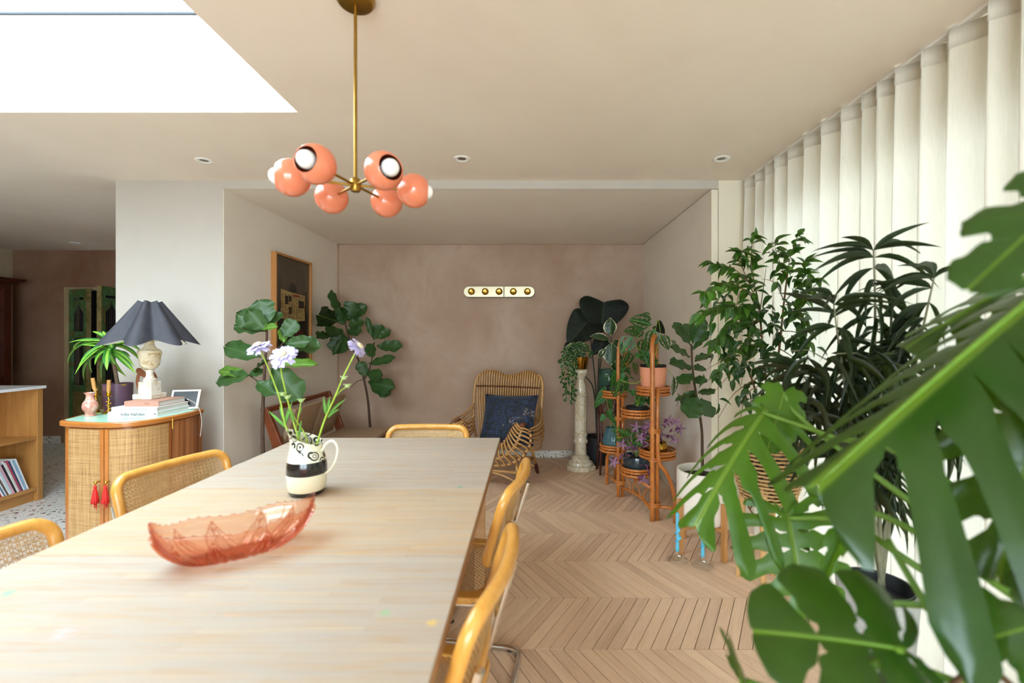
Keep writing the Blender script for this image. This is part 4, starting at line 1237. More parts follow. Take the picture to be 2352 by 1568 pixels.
def carved_leaf(hinge, phi, w=0.345, h=1.855):
    Mx = Matrix.Translation(hinge) @ Matrix.Rotation(phi, 4, 'Z')
    th = 0.036
    def place(b): b.v = [Mx @ v for v in b.v]; return b
    stile = MB(); sw = 0.062
    stile.box(0, sw, -th, 0, 0, h).box(w - sw, w, -th, 0, 0, h).box(sw, w - sw, -th, 0, h - 0.10, h).box(sw, w - sw, -th, 0, 1.27, 1.345).box(sw, w - sw, -th, 0, 0.62, 0.70).box(sw, w - sw, -th, 0, 0, 0.12)
    leaf = place(stile).build('door_leaf', M_green, d1, bevel=0.003)
    # pointed arch filling the upper light
    arch = MB(); cx = w / 2; n = 10
    iw = (w - 2 * sw) / 2
    for s in (-1, 1):
        prev = None
        for i in range(n + 1):
            u = i / n; x = cx + s * iw * (1 - u) * (0.78 + 0.22 * math.cos(u * PI * 2)) if i < n else cx
            z = 1.56 + (h - 0.10 - 1.56 - 0.03) * u
            if prev:
                x0, z0 = prev
                xo = cx + s * iw
                arch.add([(x0, -th + .006, z0), (xo, -th + .006, z0), (xo, -th + .006, z), (x, -th + .006, z), (x0, -.006, z0), (xo, -.006, z0), (xo, -.006, z), (x, -.006, z)], [(0, 1, 2, 3), (4, 7, 6, 5), (0, 3, 7, 4), (0, 4, 5, 1), (2, 6, 7, 3)])
            prev = (x, z)
    place(arch).build('arch', M_green, leaf)
    bars = MB()
    for i in range(7):
        x = sw + (w - 2 * sw) * (i + 0.5) / 7
        bars.tube([(x, -th / 2, 0.70), (x, -th / 2, h - 0.12)], 0.0045, 6)
    place(bars).build('bars', simple('rusty_bars', '#2b1a14', 0.7), leaf)
    place(MB().box(sw, w - sw, -th + 0.010, -0.010, 0.12, 0.62)).build('panel', M_bare, leaf)
    place(MB().box(sw + 0.03, w - sw - 0.03, -th + 0.002, -th + 0.010, 0.2, 0.54)).build('raised_panel', M_bare, leaf, bevel=0.006)
    place(MB().box(w + 0.0006, w + 0.012, -th - 0.006, 0.004, 0.0, h)).build('edge_strip', M_bare, leaf)
carved_leaf((DX0 + 0.058, 5.57, 0.012), R(-19))
carved_leaf((DX1 - 0.05, 5.52, 0.012), R(-81), 0.36, 1.86)

# ================================================================ dark red bookcase
M_mahog = wood('mahogany', '#3a1109', '#57200f', (9, 9, 1.2), 0.3, 2.4, coat=0.3)
bc = thing('bookcase', 'tall dark red mahogany bookcase with a moulded cornice at the left edge', 'bookcase', (-6.15, 4.8, 0))
MB().box(-6.295, -6.0, 5.20, 5.27, 0, 1.90).build('side_panel', M_mahog, bc, bevel=0.002)
MB().box(-6.295, -6.0, 4.30, 4.36, 0, 1.90).build('side_panel', M_mahog, bc, bevel=0.002)
MB().box(-6.295, -6.285, 4.36, 5.20, 0, 1.90).build('back_panel', M_mahog, bc)
for z in (0.02, 0.45, 0.81, 1.19, 1.57, 1.87):
    MB().box(-6.284, -6.01, 4.361, 5.199, z, z + 0.03).build('shelf', M_mahog, bc)
MB().box(-6.295, -5.955, 4.27, 5.305, 1.9005, 1.925).box(-6.295, -5.92, 4.25, 5.325, 1.925, 1.945).box(-6.295, -5.90, 4.23, 5.34, 1.945, 1.965).build('cornice', M_mahog, bc, bevel=0.004)
M_file = simple('cream_file', '#b9ad90', 0.7)
for k, z in enumerate((0.84, 1.22, 1.60)):
    for q in range(3):
        tag(MB().box(-6.27, -6.06, 5.192 - 0.05 * (q + 1), 5.192 - 0.05 * q - 0.004, z + 0.0004, z + 0.235 - 0.02 * ((q + k) % 2)).build('box_file', M_file, bevel=0.002), 'cream file on the %s shelf of the dark bookcase, %s' % (('lowest', 'middle', 'top')[k], ('against the upright', 'middle one', 'furthest from the upright')[q]), 'file', 'cream files in the bookcase')
# ================================================================ picture on the alcove wall
M_oakf = wood('oak_frame', '#a8703a', '#c48a4c', (9, 9, 1.5), 0.4, 3)
def canvas():
    t = NT('dark_painted_canvas')
    n = t.noise(t.world((1, 2.2, 1.0)), 3.2, 6, 0.6, 0.4)
    t.base(t.ramp(n, [(0.3, col('#221b10')), (0.55, col('#3b3120')), (0.75, col('#544a30'))])); t.pr(0.35, coat=0.3)
    return t.m
XW = XL + 0.0045
pic = thing('framed_picture', 'oak-framed dark picture of open newspaper pages, on the left alcove wall', 'picture', (XW, 3.93, 1.52))
Y0, Y1, Z0, Z1 = 3.63, 4.235, 1.07, 1.98
f = MB().box(XW, XW + 0.040, Y0, Y0 + 0.018, Z0, Z1).box(XW, XW + 0.040, Y1 - 0.018, Y1, Z0, Z1).box(XW, XW + 0.040, Y0 + 0.018, Y1 - 0.018, Z0, Z0 + 0.018).box(XW, XW + 0.040, Y0 + 0.018, Y1 - 0.018, Z1 - 0.018, Z1)
f.build('frame', M_oakf, pic, bevel=0.002)
cv = MB().box(XW + 0.002, XW + 0.020, Y0 + 0.0182, Y1 - 0.0182, Z0 + 0.0182, Z1 - 0.0182).build('canvas', canvas(), pic)
XC = XW + 0.0202
def disc(b, y, z, ry, rz, x, n=20):
    b.add([(x, y + ry * math.cos(2 * PI * i / n), z + rz * math.sin(2 * PI * i / n)) for i in range(n)], [tuple(range(n))])
M_sil = simple('near_black_paint', '#14100b', 0.4); M_news = simple('newsprint', '#a38b58', 0.6, var=0.18, scale=30); M_news2 = simple('newsprint_ink', '#3a2f20', 0.6); M_redp = simple('red_print', '#8d2a1c', 0.6); M_skin = simple('painted_hand', '#4a3220', 0.5)
b = MB(); disc(b, 3.93, 1.675, 0.065, 0.085, XC); b.add([(XC, 3.70, 1.10), (XC, 4.16, 1.10), (XC, 4.20, 1.50), (XC, 4.05, 1.62), (XC, 3.82, 1.62), (XC, 3.68, 1.50)], [(0, 1, 2, 3, 4, 5)])
b.build('painted_figure', M_sil, cv)
b = MB()
for i, (ya, yb, za, zb, zc, zd) in enumerate(((3.735, 3.918, 1.450, 1.690, 1.425, 1.675), (3.922, 4.135, 1.425, 1.675, 1.44, 1.665))):
    b.add([(XC + .0006, ya, za), (XC + .0006, yb, zc), (XC + .0006, yb, zd), (XC + .0006, ya, zb)], [(0, 1, 2, 3)])
pg_ = b.build('painted_newspaper', M_news, cv)
b = MB(); rr = random.Random(2)
def q(b, y0, y1, z0, z1): b.add([(XC + .0012, y0, z0), (XC + .0012, y1, z0), (XC + .0012, y1, z1), (XC + .0012, y0, z1)], [(0, 1, 2, 3)])
for y0_ in (3.745, 3.93):
    for r_ in range(21):
        z = 1.455 + r_ * 0.0098
        for c_ in range(4):
            if rr.random() < 0.78:
                yy = y0_ + c_ * 0.047; q(b, yy, yy + rr.uniform(0.028, 0.041), z, z + rr.uniform(0.0028, 0.0045))
q(b, 3.80, 3.85, 1.57, 1.64); q(b, 3.86, 3.905, 1.49, 1.55); q(b, 4.02, 4.12, 1.55, 1.615); q(b, 3.86, 3.90, 1.595, 1.645)
b.build('painted_print', M_news2, cv)
b = MB(); q(b, 3.935, 4.04, 1.645, 1.661); b.build('painted_masthead', M_redp, cv)
b = MB()
for (y, z) in ((3.728, 1.54), (4.14, 1.52)):
    for k in range(4): disc(b, y, z + k * 0.016, 0.017, 0.009, XC + .0016, 10)
b.build('painted_fingers', M_skin, cv)
b = MB(); q(b, 3.97, 4.10, 1.20, 1.36); b.build('painted_red_cloth', simple('dull_red_paint', '#4a1c12', 0.5), cv)

# ================================================================ low bench with woven cushions
M_teak = wood('red_teak', '#6f3519', '#8f4a26', (8, 1, 8), 0.4, 3)
M_weave = simple('brown_hopsack', '#a58a6e', 0.9, var=0.14, scale=70, bump=0.5, bscale=420)
bn = thing('bench', 'low teak bench with brown woven seat and back cushions against the left alcove wall', 'bench', (-1.65, 3.88, 0))
def lean(zz): return -1.83 - (zz - 0.43) * 0.36   # x of the back frame at height zz
BY0, BY1 = 3.33, 4.40
for y in (BY0, BY1 - 0.04):
    MB().add([(lean(0.77) - .02, y, 0.77), (lean(0.77) + .03, y, 0.775), (lean(0.30) + .05, y, 0.30), (lean(0.30) - .04, y, 0.30), (lean(0.77) - .02, y + .04, 0.77), (lean(0.77) + .03, y + .04, 0.775), (lean(0.30) + .05, y + .04, 0.30), (lean(0.30) - .04, y + .04, 0.30)], [(0, 1, 2, 3), (7, 6, 5, 4), (0, 4, 5, 1), (1, 5, 6, 2), (2, 6, 7, 3), (3, 7, 4, 0)]).build('back_post', M_teak, bn, bevel=0.004)
MB().box(lean(0.75) - 0.018, lean(0.75) + 0.02, BY0 + 0.04, BY1 - 0.04, 0.735, 0.772).build('top_rail', M_teak, bn, bevel=0.004)
MB().box(lean(0.52) - 0.02, lean(0.52) + 0.012, BY0 + 0.04, BY1 - 0.04, 0.50, 0.545).build('middle_rail', M_teak, bn, bevel=0.004)
MB().box(-1.80, -1.33, BY0, BY0 + 0.04, 0.335, 0.385).box(-1.80, -1.33, BY1 - 0.04, BY1, 0.335, 0.385).box(-1.37, -1.33, BY0 + 0.04, BY1 - 0.04, 0.335, 0.385).box(-1.80, -1.77, BY0 + 0.04, BY1 - 0.04, 0.335, 0.385).build('seat_frame', M_teak, bn, bevel=0.004)
for x in (-1.79, -1.37):
    for y in (BY0 + 0.002, BY1 - 0.042):
        MB().box(x, x + 0.035, y, y + 0.04, 0, 0.3345).build('leg', M_teak, bn, bevel=0.004)
def cushion_box(name, cx, cy, cz, sx, sy, sz, M, m, parent, puff=0.12):
    n = 8
    b = MB()
    def P(sign):
        def f(i, j):
            u = i / n * 2 - 1; v = j / n * 2 - 1
            h = sz / 2 * (0.55 + 0.45 * ((1 - abs(u) ** 4) * (1 - abs(v) ** 4)) ** 0.5)
            return Vector((cx, cy, cz)) + M @ Vector((u * sx / 2, v * sy / 2, sign * h))
        return f
    b.grid(P(1), n, n); b.grid(P(-1), n, n)
    # piped edge joins both faces
    k = (n + 1) ** 2; w = n + 1
    edge = [i * w for i in range(n + 1)] + [n * w + j for j in range(1, n + 1)] + [i * w + n for i in range(n - 1, -1, -1)] + [j for j in range(n - 1, 0, -1)]
    for a, c in zip(edge, edge[1:] + edge[:1]):
        b.f.append((a, c, c + k, a + k)); b.mi.append(0)
    return b.build(name, m, parent, smooth=50)
Ml = Matrix.Rotation(R(-90 + 20), 3, 'Y')
I3 = Matrix.Identity(3)
for y in (3.625, 4.105):
    cushion_box('back_cushion', lean(0.58) + 0.062, y, 0.585, 0.36, 0.43, 0.055, Matrix.Rotation(R(-70), 3, 'Y') @ Matrix.Identity(3), M_weave, bn)
for y in (3.62, 4.12):
    cushion_box('seat_cushion', -1.555, y, 0.413, 0.46, 0.475, 0.055, I3, M_weave, bn)

# ================================================================ fiddle-leaf figs
M_fig = leaf_mat('fiddle_leaf', '#10290a', '#6f8c40', 0.36, veins=5.5, slant=1.0, lw=0.03, trans=0.08, back='#38572a', var=0.25, spec=0.35, bumpy=0.08)
M_figl = leaf_mat('young_fiddle_leaf', '#5d8a2c', '#a9c46c', 0.35, veins=5.5, slant=1.0, lw=0.03, trans=0.3)
M_bark = simple('dark_bark', '#4a3526', 0.85, var=0.3, scale=30, bump=0.5, bscale=70)
def fiddle_mesh(m, seed):
    rnd = random.Random(seed); ph = rnd.uniform(0, 6); cup = rnd.uniform(-0.05, 0.16); dr_ = rnd.uniform(0.0, 0.28)
    nu, nv = 14, 8
    prof = [0.03, 0.10, 0.24, 0.36, 0.42, 0.43, 0.42, 0.43, 0.47, 0.5, 0.49, 0.45, 0.36, 0.22, 0.03]
    def P(i, j):
        u = i / nu; v = j / nv * 2 - 1
        w = prof[i] * (1 + 0.04 * math.sin(i * 2.1 + ph + (1 if v > 0 else 2)))
        z = cup * v * v * 0.5 - dr_ * u * u * 0.5 + abs(v) ** 2.2 * 0.035 * math.sin(u * 19 + ph + (2 if v > 0 else 0)) + 0.04 * abs(v) * w
        return Vector((v * w, u + 0.03 * abs(v) * math.sin(u * 3), z))
    return MB().grid(P, nu, nv).mesh('leaf', m, smooth=True)
FIG = [fiddle_mesh(M_fig, s) for s in range(4)]; FIGL = [fiddle_mesh(M_figl, s) for s in (5, 6)]
def leaves_px(parent, meshes, lst, Y, spread, seed, up=0.5, name='leaf', facing=0.7, lo=-99, hi=99):
    rnd = random.Random(seed)
    for k, e in enumerate(lst):
        bx, by, tx, ty, w = e[:5]
        ms = e[5] if len(e) > 5 else meshes
        Yb = Y + rnd.uniform(-0.3, 0.3) * spread; Yt = Y + rnd.uniform(-1, 1) * spread
        nrm = (rnd.uniform(-0.35, 0.35), -facing + rnd.uniform(-0.2, 0.2), up + rnd.uniform(-0.25, 0.25))
        put(name, rnd.choice(ms), parent, frame_from(atc(bx, by, Yb, lo, hi), atc(tx, ty, Yt, lo, hi), nrm, w * Y / FPX * 1.05))
def stem_px(parent, path, Y, r0, r1, m, name='stem', n=8):
    pts = px_path([(x, y, Y + (d[0] if d else 0)) for x, y, *d in path])
    k = len(pts)
    return MB().tube(pts, [r0 + (r1 - r0) * i / (k - 1) for i in range(k)], n).build(name, m, parent, smooth=True)
M_stone = simple('pale_stone_pot', '#cfc5b6', 0.75, var=0.06, scale=20)
M_wpot = simple('white_glazed_pot', '#e6ddd0', 0.45, var=0.04, scale=14)
FY = 2.97
f1 = thing('potted_fiddle_fig', 'tall fiddle-leaf fig in a pale stone pot at the mouth of the alcove, left', 'potted plant', ((600 - 1216) * FY / FPX, FY, 0))
c1 = f1.location.copy()
pot(f1, c1, [(0.0, 0.0), (0.13, 0.0), (0.14, 0.01), (0.168, 0.44), (0.170, 0.46), (0.158, 0.46), (0.152, 0.40), (0.0, 0.40)], M_stone, 0.41, 0.15)
stem_px(f1, [(606, 1085), (603, 1000), (604, 930), (606, 880), (609, 830), (612, 790), (613, 752)], FY, 0.013, 0.007, M_bark, 'trunk')
stem_px(f1, [(604, 890), (590, 874), (575, 863)], FY, 0.006, 0.004, M_bark, 'branch')
stem_px(f1, [(609, 838), (625, 815), (652, 786)], FY, 0.006, 0.003, M_bark, 'branch')
leaves_px(f1, FIG, [(614, 747, 594, 688, 58), (613, 750, 544, 722, 46), (612, 762, 537, 748, 42), (614, 750, 647, 717, 24), (650, 775, 680, 735, 42), (655, 786, 737, 795, 44), (601, 822, 513, 793, 44), (617, 828, 580, 852, 24), (576, 862, 496, 875, 42), (575, 866, 604, 848, 28), (590, 876, 635, 905, 38), (625, 842, 690, 918, 62), (610, 760, 570, 712, 40),
    (600, 754, 635, 748, 18, FIGL), (652, 788, 647, 752, 20, FIGL), (573, 862, 500, 848, 26, FIGL), (625, 838, 727, 834, 22, FIGL), (655, 790, 712, 782, 30)], FY, 0.07, 21)
GY = 4.56
f2 = thing('potted_fiddle_fig', 'fiddle-leaf fig against the pink back wall, beyond the bench', 'potted plant', ((855 - 1216) * GY / FPX, GY, 0))
c2 = f2.location.copy()
pot(f2, c2, [(0.0, 0.0), (0.11, 0.0), (0.12, 0.01), (0.14, 0.34), (0.132, 0.34), (0.125, 0.30), (0.0, 0.30)], M_stone, 0.31, 0.125)
stem_px(f2, [(856, 1015), (850, 977), (845, 919), (836, 871), (824, 828), (805, 785), (792, 740)], GY, 0.014, 0.007, M_bark, 'trunk')
stem_px(f2, [(836, 872), (848, 850), (856, 815), (860, 785)], GY, 0.008, 0.005, M_bark, 'branch')
stem_px(f2, [(836, 871), (820, 876), (806, 890)], GY, 0.004, 0.003, M_bark, 'branch')
leaves_px(f2, FIG, [(792, 733, 759, 667, 36), (793, 736, 842, 700, 30), (797, 728, 814, 693, 38), (780, 740, 728, 722, 44), (786, 760, 748, 766, 32), (756, 770, 730, 772, 26), (786, 760, 772, 812, 46), (797, 760, 830, 760, 26), (855, 774, 842, 728, 14), (859, 781, 876, 745, 36), (866, 795, 924, 795, 30), (859, 788, 845, 818, 34), (869, 778, 897, 758, 22), (848, 836, 907, 820, 20), (842, 864, 824, 830, 26), (845, 860, 880, 862, 28), (847, 878, 905, 890, 34), (850, 881, 897, 905, 30), (790, 745, 775, 705, 36), (800, 750, 835, 735, 28), (790, 770, 765, 815, 14)], GY, 0.07, 22, up=0.3, lo=-1.94)

# ================================================================ wall light
wl = thing('wall_light', 'long pale brass wall light with five bare bulb holders, on the pink back wall', 'wall light', (-0.32, YB - 0.006, 1.77))
M_champ = simple('pale_polished_brass', '#dccfae', 0.22, 0.35, coat=0.5); M_under = simple('dark_back_plate', '#3c342a', 0.5)
def pill(x0, x1, left, y0, y1, z0, z1):
    r = (z1 - z0) / 2; zc = (z0 + z1) / 2; pts = []
    if left:
        pts = [(x0 + r - r * math.sin(R(a)), zc + r * math.cos(R(a))) for a in range(0, 181, 15)] + [(x1, z0), (x1, z1)]
    else:
        pts = [(x0, z1), (x0, z0)] + [(x1 - r + r * math.sin(R(a)), zc - r * math.cos(R(a))) for a in range(0, 181, 15)]
    n = len(pts)
    return MB().add([(x, y0, z) for x, z in pts] + [(x, y1, z) for x, z in pts], [tuple(range(n)), tuple(range(2 * n - 1, n - 1, -1))] + [(i, n + i, n + (i + 1) % n, (i + 1) % n) for i in range(n)])
wx0, wx1, wxm = -0.699, 0.056, -0.270
for (a, b_, l) in ((wx0, wxm - 0.002, True), (wxm + 0.002, wx1, False)):
    pill(a, b_, l, YB - 0.055, YB - 0.016, 1.716, 1.830).build('face_plate', M_champ, wl, bevel=0.003)
    pill(a + 0.004, b_, l, YB - 0.0158, YB - 0.0062, 1.712, 1.826).build('back_plate', M_under, wl)
for px in (1083, 1114.5, 1146.5, 1179, 1211.5):
    c = Vector(((px - 1216) * 4.83 / FPX, YB - 0.0552, 1.774))
    q_ = Vector((0, -1, 0)).to_track_quat('Z', 'Y').to_matrix()
    MB().lathe([(0.0, 0.0), (0.036, 0.0), (0.0365, 0.006), (0.033, 0.010), (0.031, 0.018), (0.034, 0.022), (0.034, 0.030), (0.026, 0.036), (0.021, 0.034), (0.019, 0.024), (0.0, 0.022)], c, 24, M=q_).build('bulb_holder', M_gold, wl, smooth=40)

# ================================================================ rattan wing armchair
M_rattan = wood('honey_rattan', '#a5753f', '#c79a5f', (6, 6, 6), 0.38, 3, coat=0.2)
M_bind = simple('dark_rattan_binding', '#6b3d20', 0.5, var=0.2, scale=60)
M_feet = simple('oxblood_feet', '#4b1d13', 0.4)
ac = thing('rattan_armchair', 'honey rattan wing armchair with a scalloped high back and barrel arms', 'armchair', (-0.285, 4.13, 0), R(-17))
def top_z(x):
    ax = abs(x)
    z = 0.925 + 0.045 * (1 - math.cos(2 * PI * ax / 0.40)) / 2 if ax < 0.2 else 0.97 - 0.075 * ((ax - 0.2) / 0.13) ** 2.2
    return z
NC = 27
knots = MB()
for i in range(NC):
    x = -0.315 + 0.63 * i / (NC - 1); h = top_z(x)
    yb = -0.03 * (abs(x) / 0.33) ** 2
    p = catmull([(x * 0.80, 0.19, 0.34), (x * 0.88, 0.225 + yb, 0.52), (x * 0.97, 0.262 + yb, 0.74), (x, 0.285 + yb, h - 0.055), (x, 0.305 + yb, h - 0.008), (x, 0.328 + yb, h - 0.006), (x, 0.345 + yb, h - 0.05), (x * 0.98, 0.34 + yb, 0.70), (x * 0.93, 0.31 + yb, 0.50)], 3)
    MB().tube(p, 0.0082, 6).build('back_cane', M_rattan, ac, smooth=True, local=True)
    knots.ball((x * 0.985, 0.268 + yb, 0.815), 0.0105, 6, 4)
knots.tube([(-0.325, 0.255, 0.815), (-0.2, 0.283, 0.815), (0, 0.293, 0.815), (0.2, 0.283, 0.815), (0.325, 0.255, 0.815)], 0.006, 6)
knots.build('binding', M_bind, ac, smooth=True, local=True)
for s in (-1, 1):
    MB().tube(catmull([(s * 0.30, 0.19, 0.33), (s * 0.335, 0.21, 0.48), (s * 0.345, 0.245, 0.68), (s * 0.345, 0.275, 0.83), (s * 0.325, 0.295, 0.905), (s * 0.29, 0.305, 0.93)], 5), 0.014, 8).build('side_post', M_rattan, ac, smooth=True, local=True)
C1 = [(0, -0.255, 0.345), (0.10, -0.258, 0.362), (0.17, -0.25, 0.43), (0.205, -0.235, 0.505), (0.245, -0.205, 0.555)]
C2 = [(0, -0.31, 0.268), (0.14, -0.312, 0.288), (0.24, -0.30, 0.362), (0.292, -0.28, 0.455), (0.305, -0.245, 0.535)]
C3 = [(0, -0.27, 0.205), (0.18, -0.272, 0.222), (0.31, -0.258, 0.292), (0.378, -0.235, 0.41), (0.365, -0.215, 0.52)]
def full(c): return catmull([(-x, y, z) for x, y, z in reversed(c[1:])] + list(c), 6)
F1, F2, F3 = full(C1), full(C2), full(C3)
for F in (F1, F2, F3):
    MB().tube(F, 0.0115, 8).build('front_hoop', M_rattan, ac, smooth=True, local=True)
m_ = len(F1) - 1
kb = MB()
for k in range(25):
    i = round(k * m_ / 24)
    a, b_, c = F1[i], F2[i], F3[i]
    out = Vector((0, -0.014, 0))
    MB().tube(catmull([a + Vector((0, 0, 0.012)), a.lerp(b_, 0.5) + out, b_ + out * 0.9, b_.lerp(c, 0.5) + out, c + Vector((0, -0.004, -0.012))], 3), 0.0088, 6).build('front_rib', M_rattan, ac, smooth=True, local=True)
    for p in (a, b_, c): kb.ball(p + out * 0.5, 0.0125, 6, 4)
kb.build('binding', M_bind, ac, smooth=True, local=True)
for s in (-1, 1):
    tipc = Vector((s * 0.30, -0.225, 0.545))
    MB().tube([tipc + Vector((0, -0.012, 0)), tipc + Vector((0, 0.05, 0.004))], 0.024, 12).build('arm_cap', M_bind, ac, smooth=50, local=True)
    for k in range(7):
        v = k / 6
        end = Vector(F3[m_ - round((1 - v) * 9)] if s > 0 else F3[round((1 - v) * 9)])
        MB().tube(catmull([(s * 0.335, 0.225, 0.40 + 0.045 * k * 0.9), (s * (0.385 + 0.02 * math.sin(v * PI)), 0.10, 0.345 + 0.036 * k), (s * 0.405, -0.08, 0.32 + 0.036 * k), end], 4), 0.008, 6).build('arm_cane', M_rattan, ac, smooth=True, local=True)
    for k in range(4):
        v = k / 3
        end = Vector(F1[m_ - round((1 - v) * 6)] if s > 0 else F1[round((1 - v) * 6)])
        MB().tube(catmull([(s * 0.315, 0.19, 0.40 + 0.04 * k), (s * 0.30, 0.02, 0.37 + 0.04 * k), end], 4), 0.008, 6).build('arm_cane', M_rattan, ac, smooth=True, local=True)
for k in range(13):
    x = -0.24 + 0.48 * k / 12
    z1_ = 0.345 + 0.02 * (abs(x) / 0.24) ** 2
    MB().tube(catmull([(x * 0.9, -0.25, z1_ + 0.006), (x, 0.0, 0.325), (x * 0.95, 0.2, 0.335)], 3), 0.008, 6).build('seat_cane', M_rattan, ac, smooth=True, local=True)
for s in (-1, 1):
    for (y0, y1) in ((-0.20, -0.255), (0.20, 0.27)):
        a, b_ = Vector((s * 0.24, y0, 0.33 if y0 > 0 else 0.27)), Vector((s * 0.275, y1, 0.095))
        MB().tube([a, b_], 0.0155, 8).build('leg', M_rattan, ac, smooth=True, local=True)
        MB().tube([b_, b_ + (b_ - a) * 0.30, Vector((s * 0.295, y1 * 1.08, 0.0))], [0.019, 0.018, 0.014], 10).build('foot', M_feet, ac, smooth=50, local=True)
for y, z in ((-0.245, 0.155), (0.25, 0.155)):
    MB().tube([(-0.262, y, z), (0.262, y, z)], 0.012, 8).build('rail', M_rattan, ac, smooth=True, local=True)
    MB().tube(catmull([(-0.27, y * 1.03, 0.075), (-0.12, y, 0.125), (0, y, 0.140), (0.12, y, 0.125), (0.27, y * 1.03, 0.075)], 4), 0.009, 6).build('brace', M_rattan, ac, smooth=True, local=True)
for s in (-1, 1):
    MB().tube([(s * 0.262, -0.245, 0.155), (s * 0.262, 0.25, 0.155)], 0.012, 8).build('rail', M_rattan, ac, smooth=True, local=True)

def cushion_fabric():
    t = NT('dark_botanical_velvet')
    v = t.coord('Object', (1, 1, 1))
    n = t.noise(v, 7, 5, 0.6, 2.5); n2 = t.noise(t.coord('Object', (1, 1, 1), (0, 0, 0.7)), 13, 4, 0.6, 4.0)
    c = t.ramp(n, [(0.30, col('#07070d')), (0.46, col('#0f0d18')), (0.52, col('#1b2450')), (0.57, col('#0b0a12')), (0.70, col('#1b1720'))])
    c = t.mix(t.math('MULTIPLY', t.step(t.math('ABSOLUTE', t.math('SUBTRACT', n2, 0.5)), 0.018, 0.003), 0.8), c, col('#1b525c'))
    n3 = t.noise(v, 5.5, 2, 0.5, 0.2); dots = t.noise(v, 90, 2)
    blot = t.math('MULTIPLY', t.step(n3, 0.60, 0.66), t.step(dots, 0.5, 0.6))
    c = t.mix(t.math('MULTIPLY', blot, 0.7), c, col('#a5918f'))
    t.base(c); t.pr(0.75, sheen=0.15)
    return t.m
cu = thing('scatter_cushion', 'dark navy botanical cushion propped in the rattan armchair', 'cushion', (-0.19, 4.05, 0.56))
Mc = Matrix.Rotation(R(-17), 3, 'Z') @ Matrix.Rotation(R(65), 3, 'X') @ Matrix.Rotation(R(1), 3, 'Z')
def pillow(parent, c, sx, sy, sz, M, m, name='cover'):
    n = 16; b = MB(); c = Vector(c)
    def P(sg):
        def f(i, j):
            u = i / n * 2 - 1; v = j / n * 2 - 1
            h = ((1 - u * u) * (1 - v * v)) ** 0.42 * sz / 2
            pu = u * (1 - 0.07 * (1 - v * v)); pv = v * (1 - 0.07 * (1 - u * u))
            return c + M @ Vector((pu * sx / 2, pv * sy / 2, sg * h))
        return f
    b.grid(P(1), n, n); b.grid(P(-1), n, n)
    o = b.build(name, m, parent, smooth=True)
    pts = [(-1 + 2 * i / 12, -1) for i in range(12)] + [(1, -1 + 2 * i / 12) for i in range(12)] + [(1 - 2 * i / 12, 1) for i in range(12)] + [(-1, 1 - 2 * i / 12) for i in range(12)]
    MB().tube([c + M @ Vector((u * (1 - 0.07 * (1 - v * v)) * sx / 2, v * (1 - 0.07 * (1 - u * u)) * sy / 2, 0)) for u, v in pts], 0.004, 6, closed=True).build('piping', m, parent, smooth=True)
pillow(cu, (-0.185, 4.045, 0.565), 0.50, 0.45, 0.15, Mc, cushion_fabric())

# ================================================================ column pedestal
M_marb = alabaster('cream_onyx', '#d9cfba', '#cfc3aa', '#b7a580')
PE = Vector((0.503, 4.47, 0))
pe = thing('pedestal', 'cream stone column pedestal with a fluted shaft, near the back wall', 'pedestal', PE)
oc = lambda r, rot=22.5: [(PE.x + r * math.cos(R(rot + 45 * k)), PE.y + r * math.sin(R(rot + 45 * k))) for k in range(8)]
MB().prism(oc(0.148), 0, 0.045).build('base', M_marb, pe, bevel=0.006)
MB().lathe([(0.0, 0.0455), (0.118, 0.0455), (0.124, 0.06), (0.115, 0.078), (0.094, 0.088), (0.086, 0.10), (0.090, 0.112), (0.075, 0.125), (0.057, 0.140), (0.0, 0.141)], PE, 40).build('base_moulding', M_marb, pe, smooth=35)
flu = lambda a, z: 1 - 0.05 * max(0, math.cos(a * 14)) ** 2
MB().lathe([(0.0, 0.1415), (0.054, 0.1415), (0.054, 0.250), (0.0, 0.2505)], PE, 112, flu).build('lower_shaft', M_marb, pe, smooth=40)
MB().lathe([(0.0, 0.251), (0.060, 0.251), (0.070, 0.262), (0.072, 0.277), (0.062, 0.290), (0.062, 0.325), (0.068, 0.335), (0.066, 0.347), (0.0, 0.3475)], PE, 40).build('collar', M_marb, pe, smooth=40)
MB().lathe([(0.0, 0.348), (0.0585, 0.348), (0.0575, 0.71), (0.0, 0.7105)], PE, 112, flu).build('shaft', M_marb, pe, smooth=40)
MB().lathe([(0.0, 0.711), (0.064, 0.711), (0.068, 0.725), (0.058, 0.738), (0.060, 0.765), (0.058, 0.80), (0.044, 0.835), (0.036, 0.865), (0.040, 0.885), (0.056, 0.91), (0.064, 0.925), (0.060, 0.935), (0.072, 0.942), (0.074, 0.968), (0.066, 0.978), (0.0, 0.978)], PE, 40).build('capital', M_marb, pe, smooth=35)
